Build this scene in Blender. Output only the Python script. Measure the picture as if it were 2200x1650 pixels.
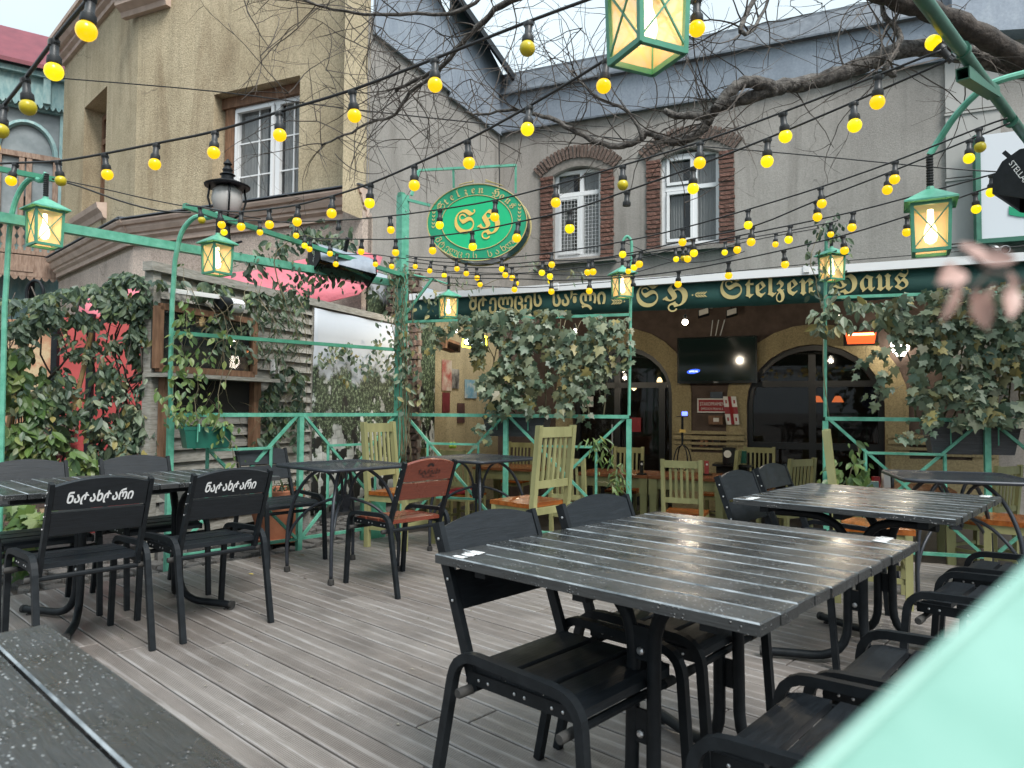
import bpy, bmesh, math, random
from math import sin, cos, tan, atan, atan2, pi, sqrt, radians
from mathutils import Vector, Matrix
from mathutils.geometry import tessellate_polygon

for o in list(bpy.data.objects):
    bpy.data.objects.remove(o)
SC = bpy.context.scene
COL = SC.collection
rnd = random.Random(11)
V = Vector

# ------------------------------------------------------------------ camera
FPX, CX, CY, EYE = 1530.0, 1100.0, 825.0, 1.15
PIT, ROL = atan(53 / FPX), 0.0068
FW = V((0, cos(PIT), sin(PIT))); _r = V((1, 0, 0)); _u = V((0, -sin(PIT), cos(PIT)))
RT = _r * cos(ROL) + _u * sin(ROL)
UP = _u * cos(ROL) - _r * sin(ROL)
CAMP = V((0, 0, EYE))
cam = bpy.data.cameras.new('camera')
cam.sensor_fit = 'HORIZONTAL'; cam.sensor_width = 36.0; cam.lens = 36.0 * FPX / 2200
cam.clip_start = 0.02; cam.clip_end = 2000
cam.dof.use_dof = True; cam.dof.focus_distance = 4.2; cam.dof.aperture_fstop = 6.5
camo = bpy.data.objects.new('camera', cam); COL.objects.link(camo)
Mc = Matrix.Identity(4)
for i in range(3):
    Mc[i][0] = RT[i]; Mc[i][1] = UP[i]; Mc[i][2] = -FW[i]; Mc[i][3] = CAMP[i]
camo.matrix_world = Mc
SC.camera = camo

# ------------------------------------------------------------------ sky, sun, exposure
world = bpy.data.worlds.new('World'); SC.world = world; world.use_nodes = True
wn = world.node_tree; wn.nodes.clear()
wo = wn.nodes.new('ShaderNodeOutputWorld'); wb = wn.nodes.new('ShaderNodeBackground')
sky = wn.nodes.new('ShaderNodeTexSky'); sky.sky_type = 'NISHITA'; sky.sun_disc = False
SUN_EL, SUN_AZ = radians(52), radians(150)
sky.sun_elevation = SUN_EL; sky.sun_rotation = SUN_AZ
sky.air_density = 1.0; sky.dust_density = 4.0; sky.ozone_density = 1.0
hs = wn.nodes.new('ShaderNodeHueSaturation'); hs.inputs['Saturation'].default_value = 0.30
hs.inputs['Value'].default_value = 1.0
wn.links.new(sky.outputs[0], hs.inputs['Color'])
# the cloud sheet of an overcast day: pale, even light over the whole dome
mx = wn.nodes.new('ShaderNodeMixRGB'); mx.inputs[0].default_value = 0.80
mx.inputs[2].default_value = (5.8, 6.9, 7.5, 1)
wn.links.new(hs.outputs[0], mx.inputs[1])
# an overcast dome is about three times brighter overhead than at the horizon (CIE overcast sky)
wt = wn.nodes.new('ShaderNodeTexCoord'); wsp = wn.nodes.new('ShaderNodeSeparateXYZ'); wn.links.new(wt.outputs['Generated'], wsp.inputs[0])
wmx = wn.nodes.new('ShaderNodeMath'); wmx.operation = 'MAXIMUM'; wmx.inputs[1].default_value = 0.0; wn.links.new(wsp.outputs['Z'], wmx.inputs[0])
wma = wn.nodes.new('ShaderNodeMath'); wma.operation = 'MULTIPLY_ADD'; wma.inputs[1].default_value = 2 / 3; wma.inputs[2].default_value = 1 / 3; wn.links.new(wmx.outputs[0], wma.inputs[0])
wmu = wn.nodes.new('ShaderNodeMixRGB'); wmu.blend_type = 'MULTIPLY'; wmu.inputs[0].default_value = 1.0
# faint cloud mottling
wnz = wn.nodes.new('ShaderNodeTexNoise'); wnz.inputs['Scale'].default_value = 3.5; wnz.inputs['Detail'].default_value = 5; wn.links.new(wt.outputs['Generated'], wnz.inputs['Vector'])
wrp = wn.nodes.new('ShaderNodeMapRange'); wrp.inputs['From Min'].default_value = .3; wrp.inputs['From Max'].default_value = .7; wrp.inputs['To Min'].default_value = .90; wrp.inputs['To Max'].default_value = 1.06; wn.links.new(wnz.outputs[0], wrp.inputs[0])
wmc = wn.nodes.new('ShaderNodeMixRGB'); wmc.blend_type = 'MULTIPLY'; wmc.inputs[0].default_value = 1.0; wn.links.new(mx.outputs[0], wmc.inputs[1]); wn.links.new(wrp.outputs[0], wmc.inputs[2])
wn.links.new(wmc.outputs[0], wmu.inputs[1]); wn.links.new(wma.outputs[0], wmu.inputs[2])
wn.links.new(wmu.outputs[0], wb.inputs['Color'])
wb.inputs['Strength'].default_value = 0.10
wn.links.new(wb.outputs[0], wo.inputs[0])
sl = bpy.data.lights.new('sun', 'SUN'); sl.energy = 1.5; sl.angle = radians(25); sl.color = (1, 0.97, 0.92)
so = bpy.data.objects.new('sun', sl); COL.objects.link(so)
so.rotation_euler = (pi / 2 - SUN_EL, 0, pi - SUN_AZ + 0)
SC.view_settings.view_transform = 'Standard'; SC.view_settings.look = 'None'
SC.view_settings.gamma = 1; SC.view_settings.use_curve_mapping = False
SC.view_settings.exposure = 1.48
SC.cycles.max_bounces = 5; SC.cycles.diffuse_bounces = 3; SC.cycles.glossy_bounces = 2
SC.cycles.use_adaptive_sampling = True; SC.cycles.adaptive_threshold = 0.02
SC.cycles.transparent_max_bounces = 8; SC.cycles.use_denoising = True
SC.cycles.sample_clamp_indirect = 6.0
SC.cycles.caustics_reflective = False; SC.cycles.caustics_refractive = False

# ------------------------------------------------------------------ where a pixel of the 2200x1650 photograph lies in the place
def ray(px, py): return FW * FPX + RT * (px - CX) + UP * (CY - py)
def at(px, py, Y):
    d = ray(px, py); return CAMP + d * (Y / d.y)
def ong(px, py, z=0.0):
    d = ray(px, py); return CAMP + d * ((z - EYE) / d.z)
def onpl(px, py, p, n):
    d = ray(px, py); return CAMP + d * ((p - CAMP).dot(n) / d.dot(n))
U1 = V((-.735, .678, 0)); U2 = V((.678, .735, 0)); Z = V((0, 0, 1))   # deck: along the boards, across the boards
A_U1 = atan2(U1.y, U1.x)
class Frame:
    """vertical plane: e along it, n out of it towards the viewer"""
    def __init__(s, o, e):
        s.o = V(o); s.e = V(e).normalized(); s.n = V((s.e.y, -s.e.x, 0))
        if s.n.dot(CAMP - s.o) < 0: s.n = -s.n
    def w(s, u, z, d=0.0): return s.o + s.e * u + Z * z + s.n * d
    def uz(s, px, py):
        q = onpl(px, py, s.o, s.n); return (q - s.o).dot(s.e), q.z
FA = Frame((-.24, 12.56, 0), (.916, -.401, 0))          # grey house front
FS = Frame((-.24, 12.56, 0), (-.401, -.916, 0))         # its side wall (u runs towards the viewer)
FT = Frame((-1.83, 8.91, 0), (-.916, .401, 0))          # tan house front (u runs to the left)

# ------------------------------------------------------------------ mesh builder
MATW = {}
def wm(o):
    m = MATW.get(o.name) if o else None
    return m if m is not None else Matrix.Identity(4)
class MB:
    def __init__(s): s.v = []; s.f = []
    def add(s, vs, fs):
        b = len(s.v); s.v += [V(p) for p in vs]; s.f += [tuple(b + i for i in f) for f in fs]; return s
    def box(s, c, sx, sy, sz, ax=None, ay=None, az=None):
        c = V(c); ax = V(ax or (1, 0, 0)); ay = V(ay or (0, 1, 0)); az = V(az or (0, 0, 1))
        p = [c + ax * (i * sx / 2) + ay * (j * sy / 2) + az * (k * sz / 2) for k in (-1, 1) for j in (-1, 1) for i in (-1, 1)]
        return s.add(p, [(0, 2, 3, 1), (4, 5, 7, 6), (0, 1, 5, 4), (2, 6, 7, 3), (0, 4, 6, 2), (1, 3, 7, 5)])
    def bar(s, a, b, w, h, up=None):
        a = V(a); b = V(b); d = (b - a); L = d.length; d.normalize()
        up = V(up) if up else (Z if abs(d.z) < .95 else V((0, 1, 0)))
        sd = d.cross(up).normalized(); up = sd.cross(d).normalized()
        return s.box((a + b) / 2, L, w, h, d, sd, up)
    def tube(s, pts, r, seg=8, cap=True, flat=None):
        pts = [V(p) for p in pts]; n = len(pts)
        rs = r if isinstance(r, (list, tuple)) else [r] * n
        t0 = (pts[1] - pts[0]).normalized()
        ref = Z if abs(t0.z) < .9 else V((1, 0, 0))
        if flat is not None: ref = V(flat)
        nx = t0.cross(ref).normalized(); rings = []
        b0 = len(s.v)
        for i in range(n):
            if i == 0: t = pts[1] - pts[0]
            elif i == n - 1: t = pts[-1] - pts[-2]
            else: t = (pts[i + 1] - pts[i]).normalized() + (pts[i] - pts[i - 1]).normalized()
            if t.length < 1e-9: t = t0.copy()
            t.normalize()
            nx = (nx - t * nx.dot(t))
            if nx.length < 1e-6: nx = t.cross(V((1, .3, .2)))
            nx.normalize(); ny = t.cross(nx)
            for k in range(seg):
                a = 2 * pi * (k + .5) / seg
                s.v.append(pts[i] + nx * (cos(a) * rs[i]) + ny * (sin(a) * rs[i]))
        for i in range(n - 1):
            for k in range(seg):
                k2 = (k + 1) % seg
                s.f.append((b0 + i * seg + k, b0 + i * seg + k2, b0 + (i + 1) * seg + k2, b0 + (i + 1) * seg + k))
        if cap:
            s.f.append(tuple(b0 + k for k in range(seg))[::-1])
            s.f.append(tuple(b0 + (n - 1) * seg + k for k in range(seg)))
        return s
    def lathe(s, prof, o=(0, 0, 0), ax=(0, 0, 1), seg=12, cap=True):
        o = V(o); ax = V(ax).normalized()
        x = ax.cross(V((0, 0, 1)) if abs(ax.z) < .9 else V((1, 0, 0))).normalized(); y = ax.cross(x)
        b0 = len(s.v)
        for r, h in prof:
            for k in range(seg):
                a = 2 * pi * k / seg
                s.v.append(o + ax * h + x * (r * cos(a)) + y * (r * sin(a)))
        for i in range(len(prof) - 1):
            for k in range(seg):
                k2 = (k + 1) % seg
                s.f.append((b0 + i * seg + k, b0 + i * seg + k2, b0 + (i + 1) * seg + k2, b0 + (i + 1) * seg + k))
        if cap:
            s.f.append(tuple(b0 + k for k in range(seg))[::-1])
            s.f.append(tuple(b0 + (len(prof) - 1) * seg + k for k in range(seg)))
        return s
    def poly(s, pts, ext=None):
        """flat polygon, extruded by the vector ext"""
        pts = [V(p) for p in pts]; n = len(pts)
        if ext is None: return s.add(pts, [tuple(range(n))])
        ext = V(ext)
        s.add(pts + [p + ext for p in pts],
              [tuple(range(n))[::-1], tuple(range(n, 2 * n))] + [(i, (i + 1) % n, n + (i + 1) % n, n + i) for i in range(n)])
        return s
    def holed(s, outer, holes, fr, depth):
        """wall in frame fr with openings; reveals go back by depth"""
        loops = [outer] + holes
        flat = [p for l in loops for p in l]
        tris = tessellate_polygon([[V((u, z, 0)) for u, z in l] for l in loops])
        b = len(s.v); s.v += [fr.w(u, z) for u, z in flat]
        s.f += [tuple(b + i for i in t) for t in tris]
        for l in holes:
            n = len(l)
            s.add([fr.w(u, z) for u, z in l] + [fr.w(u, z, -depth) for u, z in l], [(i, (i + 1) % n, n + (i + 1) % n, n + i) for i in range(n)])
        return s
    def build(s, name, mat, parent=None, local=False, smooth=False, fixn=True, kind=None):
        me = bpy.data.meshes.new(name)
        vs = s.v
        if parent is not None and not local:
            inv = wm(parent).inverted(); vs = [inv @ p for p in vs]
        me.from_pydata([tuple(p) for p in vs], [], s.f)
        if fixn:
            bm = bmesh.new(); bm.from_mesh(me); bmesh.ops.recalc_face_normals(bm, faces=bm.faces); bm.to_mesh(me); bm.free()
        if smooth:
            me.polygons.foreach_set('use_smooth', [True] * len(me.polygons))
            if smooth != 'all':
                try: me.set_sharp_from_angle(angle=radians(40))
                except Exception: pass
        if mat: me.materials.append(mat)
        return link(name, me, parent, kind)
def link(name, me, parent=None, kind=None):
    o = bpy.data.objects.new(name, me); COL.objects.link(o)
    if parent is not None:
        o.parent = parent; MATW[o.name] = wm(parent)
    if kind: o['kind'] = kind
    return o
def tag(o, label, cat, group=None, kind=None):
    o['label'] = label; o['category'] = cat
    if group: o['group'] = group
    if kind: o['kind'] = kind
    return o
def thing(name, label, cat, loc=(0, 0, 0), rz=0.0, group=None):
    o = bpy.data.objects.new(name, None); COL.objects.link(o)
    o.empty_display_size = .1
    o.location = loc; o.rotation_euler = (0, 0, rz)
    MATW[o.name] = Matrix.Translation(V(loc)) @ Matrix.Rotation(rz, 4, 'Z')
    return tag(o, label, cat, group)
def struct(o): o['kind'] = 'structure'; return o
KIDS = {}
def dup(root, loc, rz, label=None, group=None):
    r = root.copy(); COL.objects.link(r); r.location = loc; r.rotation_euler = (0, 0, rz)
    if label: r['label'] = label
    if group: r['group'] = group
    for ch in kids(root):
        c = ch.copy(); COL.objects.link(c); c.parent = r
        for g in kids(ch):
            d = g.copy(); COL.objects.link(d); d.parent = c
    return r
def kids(o):
    if o.name not in KIDS: KIDS[o.name] = list(o.children)
    return KIDS[o.name]
def text_mesh(body, size=1.0, res=3, shear=0.0, sx=1.0, bold=0.0):
    """outline of one line of lettering: verts (x, y), faces, width"""
    c = bpy.data.curves.new('lettering', 'FONT'); c.body = body; c.size = size; c.resolution_u = res; c.shear = shear
    c.offset = bold
    o = bpy.data.objects.new('lettering', c); COL.objects.link(o)
    dg = bpy.context.evaluated_depsgraph_get(); ev = o.evaluated_get(dg); m = ev.to_mesh()
    vs = [(v.co.x * sx, v.co.y) for v in m.vertices]; fs = [tuple(p.vertices) for p in m.polygons]
    ev.to_mesh_clear(); bpy.data.objects.remove(o); bpy.data.curves.remove(c)
    x0 = min(v[0] for v in vs); x1 = max(v[0] for v in vs)
    return [(x - x0, y) for x, y in vs], fs, x1 - x0
def text_on(mb, body, org, ex, ey, size, sx=1.0, shear=0.0, fit=None, res=3, center=False, bold=0.0):
    vs, fs, w = text_mesh(body, size, res, shear, sx, bold)
    k = fit / w if fit else 1.0
    off = w * k / 2 if center else 0
    org = V(org); ex = V(ex); ey = V(ey)
    mb.add([org + ex * (x * k - off) + ey * y for x, y in vs], fs)
    return mb
def lerp(a, b, t): return a + (b - a) * t
def path_px(pts, y0, y1):
    """photo points with the distance falling off as along a straight line from y0 to y1"""
    x0, x1 = pts[0][0], pts[-1][0]; out = []
    for i, (x, y) in enumerate(pts):
        t = (x - x0) / (x1 - x0) if abs(x1 - x0) > 1 else i / (len(pts) - 1)
        out.append(at(x, y, 1 / lerp(1 / y0, 1 / y1, t)))
    return out
def smooth_path(P, n=4):
    out = []
    for i in range(len(P) - 1):
        p0 = P[max(i - 1, 0)]; p1 = P[i]; p2 = P[i + 1]; p3 = P[min(i + 2, len(P) - 1)]
        for k in range(n):
            t = k / n; t2 = t * t; t3 = t2 * t
            out.append(.5 * ((2 * p1) + (p2 - p0) * t + (2 * p0 - 5 * p1 + 4 * p2 - p3) * t2 + (3 * p1 - p0 - 3 * p2 + p3) * t3))
    out.append(P[-1]); return out
def arc_corner(a, b, c, r, n=4):
    """a-b-c with the corner at b rounded"""
    a, b, c = V(a), V(b), V(c)
    d1 = (a - b).normalized(); d2 = (c - b).normalized()
    return [((b + d1 * r) * (1 - t) ** 2 + b * 2 * t * (1 - t) + (b + d2 * r) * t * t) for t in [i / n for i in range(n + 1)]]

# ------------------------------------------------------------------ materials
def nmat(name):
    m = bpy.data.materials.new(name); m.use_nodes = True
    nt = m.node_tree; b = nt.nodes['Principled BSDF']
    return m, nt, b
def N(nt, t, **kw):
    n = nt.nodes.new(t)
    for k, v in kw.items():
        if k in n.inputs: n.inputs[k].default_value = v
        else: setattr(n, k, v)
    return n
def ramp(nt, fac, stops):
    r = nt.nodes.new('ShaderNodeValToRGB'); cr = r.color_ramp
    while len(cr.elements) > len(stops): cr.elements.remove(cr.elements[-1])
    while len(cr.elements) < len(stops): cr.elements.new(.5)
    for e, (p, c) in zip(cr.elements, stops):
        e.position = p; e.color = (*c, 1) if len(c) == 3 else c
    nt.links.new(fac, r.inputs[0]); return r.outputs[0]
def g3(x): return (x, x, x)
def coords(nt, scale=(1, 1, 1), rand=False, kind='Object'):
    tc = N(nt, 'ShaderNodeTexCoord'); mp = N(nt, 'ShaderNodeMapping'); mp.inputs['Scale'].default_value = scale
    nt.links.new(tc.outputs[kind], mp.inputs[0])
    if rand:
        oi = N(nt, 'ShaderNodeObjectInfo'); mu = N(nt, 'ShaderNodeMath', operation='MULTIPLY'); mu.inputs[1].default_value = 37.0
        nt.links.new(oi.outputs['Random'], mu.inputs[0]); nt.links.new(mu.outputs[0], mp.inputs['Location'])
    return mp.outputs[0]
def noise(nt, vec, scale, detail=5, rough=.6, dist=0.0):
    n = N(nt, 'ShaderNodeTexNoise'); n.inputs['Scale'].default_value = scale; n.inputs['Detail'].default_value = detail
    n.inputs['Roughness'].default_value = rough; n.inputs['Distortion'].default_value = dist
    nt.links.new(vec, n.inputs['Vector']); return n.outputs[0]
def mix(nt, f, a, b, mode='MIX'):
    m = nt.nodes.new('ShaderNodeMixRGB'); m.blend_type = mode
    for i, x in ((0, f), (1, a), (2, b)):
        if isinstance(x, (int, float)): m.inputs[i].default_value = x if i == 0 else (x, x, x, 1)
        elif isinstance(x, tuple): m.inputs[i].default_value = (*x, 1)
        else: nt.links.new(x, m.inputs[i])
    return m.outputs[0]
def bump(nt, b, h, strength=.3, dist=.01, prev=None):
    n = nt.nodes.new('ShaderNodeBump'); n.inputs['Strength'].default_value = strength; n.inputs['Distance'].default_value = dist
    nt.links.new(h, n.inputs['Height'])
    if prev is not None: nt.links.new(prev, n.inputs['Normal'])
    nt.links.new(n.outputs[0], b.inputs['Normal']); return n.outputs[0]
def pm(name, c1, c2=None, rough=.6, scale=6, stretch=(1, 1, 1), bst=0, bsc=60, bd=.004, metal=0, lo=.35, hi=.65, rand=False, emis=None, es=0, spec=None, vary=0, kind='Object'):
    """paint-like material: two colours mixed by noise, fine relief"""
    m, nt, b = nmat(name)
    b.inputs['Roughness'].default_value = rough; b.inputs['Metallic'].default_value = metal
    if spec is not None: b.inputs['Specular IOR Level'].default_value = spec
    vec = coords(nt, stretch, rand, kind)
    col = None
    if c2 is not None:
        col = ramp(nt, noise(nt, vec, scale), [(lo, c1), (hi, c2)])
    if vary:
        oi = N(nt, 'ShaderNodeObjectInfo')
        k = ramp(nt, oi.outputs['Random'], [(0, g3(1 - vary)), (1, g3(1 + vary))])
        # ramp clamps above 1: scale the dark side instead
        k = ramp(nt, oi.outputs['Random'], [(0, g3(1 - 2 * vary)), (1, g3(1))])
        col = mix(nt, 1.0, col if col is not None else c1, k, 'MULTIPLY')
    if col is not None: nt.links.new(col, b.inputs['Base Color'])
    else: b.inputs['Base Color'].default_value = (*c1, 1)
    if bst: bump(nt, b, noise(nt, vec, bsc, 4), bst, bd)
    if emis:
        b.inputs['Emission Color'].default_value = (*emis, 1); b.inputs['Emission Strength'].default_value = es
    return m
def glass_mat(name, tint=(.05, .06, .06), refl=.9, rough=.02, trans=.65):
    """window pane: fresnel reflection over a tinted clear sheet"""
    m = bpy.data.materials.new(name); m.use_nodes = True; nt = m.node_tree; nt.nodes.clear()
    out = N(nt, 'ShaderNodeOutputMaterial'); gl = N(nt, 'ShaderNodeBsdfGlossy'); gl.inputs['Roughness'].default_value = rough
    gl.inputs['Color'].default_value = (refl, refl, refl, 1)
    tr = N(nt, 'ShaderNodeBsdfTransparent'); tr.inputs['Color'].default_value = (trans, trans, trans, 1)
    df = N(nt, 'ShaderNodeBsdfDiffuse'); df.inputs['Color'].default_value = (*tint, 1)
    m1 = N(nt, 'ShaderNodeMixShader'); m1.inputs[0].default_value = .15
    nt.links.new(tr.outputs[0], m1.inputs[1]); nt.links.new(df.outputs[0], m1.inputs[2])
    lw = N(nt, 'ShaderNodeFresnel'); lw.inputs[0].default_value = 1.6
    # only the outer face of a pane mirrors; the inner face lets the view out again
    ge = N(nt, 'ShaderNodeNewGeometry'); iv_ = N(nt, 'ShaderNodeMath', operation='SUBTRACT'); iv_.inputs[0].default_value = 1.0; nt.links.new(ge.outputs['Backfacing'], iv_.inputs[1])
    mf = N(nt, 'ShaderNodeMath', operation='MULTIPLY'); nt.links.new(lw.outputs[0], mf.inputs[0]); nt.links.new(iv_.outputs[0], mf.inputs[1])
    m2 = N(nt, 'ShaderNodeMixShader'); nt.links.new(mf.outputs[0], m2.inputs[0])
    nt.links.new(m1.outputs[0], m2.inputs[1]); nt.links.new(gl.outputs[0], m2.inputs[2])
    nt.links.new(m2.outputs[0], out.inputs[0]); return m
def wet_wood(name, base, grain, drops=True, r0=.11, r1=.36, spec=.6):
    """dark stained boards, rain on them"""
    m, nt, b = nmat(name)
    v = coords(nt, (1.2, 14, 14), True); v2 = coords(nt, (1, 1, 1), True)
    gr = noise(nt, v, 9, 6, .65, .6)
    col = ramp(nt, gr, [(.3, base), (.7, grain)])
    nt.links.new(col, b.inputs['Base Color'])
    wet = noise(nt, v2, 3.2, 4)
    rg = ramp(nt, wet, [(.36, g3(r0)), (.62, g3(r1))])
    nt.links.new(rg, b.inputs['Roughness'])
    p = bump(nt, b, gr, .30, .005)
    if drops:
        vo = N(nt, 'ShaderNodeTexVoronoi'); vo.inputs['Scale'].default_value = 95; nt.links.new(v2, vo.inputs['Vector'])
        vo.inputs['Randomness'].default_value = 1
        d1 = ramp(nt, vo.outputs['Distance'], [(.06, g3(1)), (.34, g3(0))])
        msk = ramp(nt, noise(nt, v2, 14, 3), [(.5, g3(0)), (.56, g3(1))])
        dm = mix(nt, 1.0, d1, msk, 'MULTIPLY')
        bump(nt, b, dm, .9, .004, p)
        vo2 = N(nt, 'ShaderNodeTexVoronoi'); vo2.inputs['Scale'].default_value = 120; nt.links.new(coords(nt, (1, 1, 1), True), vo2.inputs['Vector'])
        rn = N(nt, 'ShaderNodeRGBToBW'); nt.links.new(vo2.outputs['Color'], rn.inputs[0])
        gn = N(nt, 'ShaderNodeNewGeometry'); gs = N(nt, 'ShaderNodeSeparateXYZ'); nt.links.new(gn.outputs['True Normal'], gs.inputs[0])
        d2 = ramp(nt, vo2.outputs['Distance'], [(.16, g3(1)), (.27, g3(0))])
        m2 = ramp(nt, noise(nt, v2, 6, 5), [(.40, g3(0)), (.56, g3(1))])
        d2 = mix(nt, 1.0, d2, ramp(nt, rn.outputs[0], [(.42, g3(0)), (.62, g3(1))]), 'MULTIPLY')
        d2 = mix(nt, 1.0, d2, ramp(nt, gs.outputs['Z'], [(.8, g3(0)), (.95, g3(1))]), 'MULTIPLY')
        col = mix(nt, mix(nt, 1.0, d2, m2, 'MULTIPLY'), col, (.42, .44, .45))  # pale specks in the colour stand for glints on the raindrops
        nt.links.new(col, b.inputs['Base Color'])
    b.inputs['Specular IOR Level'].default_value = spec
    return m
def leaf_mat(name, cols, rough=.45, obj=False):
    m, nt, b = nmat(name)
    if obj:
        r = N(nt, 'ShaderNodeObjectInfo').outputs['Random']
    else:
        r = N(nt, 'ShaderNodeNewGeometry').outputs['Random Per Island']
    col = ramp(nt, r, [(i / max(1, len(cols) - 1), c) for i, c in enumerate(cols)])
    vec = coords(nt); col = mix(nt, .35, col, ramp(nt, noise(nt, vec, 25, 3), [(.3, g3(.35)), (.7, g3(1.0))]), 'MULTIPLY')
    nt.links.new(col, b.inputs['Base Color']); b.inputs['Roughness'].default_value = rough
    b.inputs['Specular IOR Level'].default_value = .5
    # thin leaves let some light through
    tl = N(nt, 'ShaderNodeBsdfTranslucent'); nt.links.new(col, tl.inputs['Color'])
    ms = N(nt, 'ShaderNodeMixShader'); ms.inputs[0].default_value = .22
    out = nt.nodes['Material Output']
    nt.links.new(b.outputs[0], ms.inputs[1]); nt.links.new(tl.outputs[0], ms.inputs[2]); nt.links.new(ms.outputs[0], out.inputs['Surface'])
    return m
def emit(name, col, s):
    m, nt, b = nmat(name)
    b.inputs['Base Color'].default_value = (*[c * .25 for c in col], 1); b.inputs['Emission Color'].default_value = (*col, 1)
    b.inputs['Emission Strength'].default_value = s; b.inputs['Roughness'].default_value = .2
    m.cycles.emission_sampling = 'NONE'
    return m

M = {}
M['mint'] = pm('mint_paint', (.075, .30, .205), (.14, .42, .305), .42, 16, bst=.08, bsc=40)
M['mint_dark'] = pm('green_paint_weathered', (.05, .22, .14), (.07, .28, .18), .42, 9, bst=.1, bsc=40)
M['black_metal'] = pm('black_painted_steel', (.006, .008, .010), (.012, .015, .018), .5, 20, bst=.05, spec=.25)
M['black_wood'] = wet_wood('black_stained_wood', (.004, .006, .008), (.014, .018, .023), False, .36, .60, .4)
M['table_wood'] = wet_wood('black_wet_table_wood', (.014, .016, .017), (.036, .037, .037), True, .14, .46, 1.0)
M['edge_glint'] = pm('painted_glint_board_edge', (.07, .085, .095), (.30, .33, .35), .22, 14, rand=True)  # bright sky glint on wet board edges, painted as pale colour
M['red_wood'] = wet_wood('red_brown_wood', (.13, .030, .018), (.20, .05, .028), False)
M['rivet'] = pm('steel_rivet', (.6, .6, .6), None, .3, metal=.9)
M['rubber'] = pm('black_rubber', (.02, .02, .02), (.04, .038, .035), .8, 30)
M['print_white'] = pm('white_print', (.75, .76, .76), None, .5)
M['print_black'] = pm('black_print', (.02, .012, .012), None, .5)
M['mesh_metal'] = pm('dark_grey_mesh_metal', (.022, .026, .034), (.035, .04, .05), .38, 15, metal=.2)
M['olive'] = pm('olive_green_painted_wood', (.23, .225, .10), (.34, .33, .155), .5, 7, (1, 1, .25), bst=.15, bsc=30, rand=True)
M['orange_wood'] = pm('varnished_orange_wood', (.20, .055, .012), (.38, .12, .026), .22, 5, (1, 6, 6), bst=.08, bsc=30, rand=True)
M['table_brown'] = pm('varnished_brown_wood', (.16, .055, .022), (.30, .12, .05), .25, 5, (1, 5, 5), bst=.06, rand=True)
M['white_pvc'] = pm('white_window_frame', (.72, .73, .74), None, .35)
M['glass'] = glass_mat('window_glass', (.03, .035, .04), .9, .02, .85)
M['dark_glass'] = glass_mat('dark_door_glass', (.01, .011, .012), .7, .03, .5)
M['curtain'] = pm('grey_curtain', (.50, .51, .50), (.74, .75, .73), .9, 5, (26, 26, .3))
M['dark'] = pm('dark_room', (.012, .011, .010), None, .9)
M['wire'] = pm('black_cable', (.012, .012, .013), None, .5)
M['socket'] = pm('black_socket_plastic', (.014, .016, .018), (.03, .032, .034), .45, 60)
M['bulb_lit'] = emit('lit_yellow_bulb', (1.0, .60, .002), .40)
M['bulb_lit2'] = emit('bright_yellow_bulb', (1.0, .74, .003), .42)
M['bulb_off'] = pm('unlit_yellow_bulb', (.52, .42, .015), None, .3)
M['lamp_glow'] = emit('warm_lamp', (1.0, .72, .34), 5.0)
M['white_glow'] = emit('white_lamp', (1.0, .90, .74), 7.0)
M['soil'] = pm('soil', (.03, .02, .012), (.07, .05, .03), .95, 30, bst=.6, bsc=60, bd=.02)
M['terracotta'] = pm('terracotta', (.30, .105, .055), (.42, .17, .09), .75, 8, bst=.1)
M['stem'] = pm('green_brown_stem', (.10, .085, .045), (.20, .17, .10), .7, 20)
M['bark'] = pm('dark_bark', (.04, .035, .032), (.17, .155, .14), .9, 26, (1, 1, 1), bst=1.0, bsc=55, bd=.02, lo=.38, hi=.66)
M['bark_dark'] = pm('dark_brown_bark', (.025, .02, .017), (.075, .06, .05), .85, 20, bst=.8, bsc=45, bd=.015)
M['pipe_green'] = pm('dark_green_pipe_paint', (.028, .115, .078), (.04, .15, .10), .4, 12, bst=.1)
M['twig'] = pm('brown_twig', (.04, .032, .027), (.10, .082, .068), .8, 10)
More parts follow.
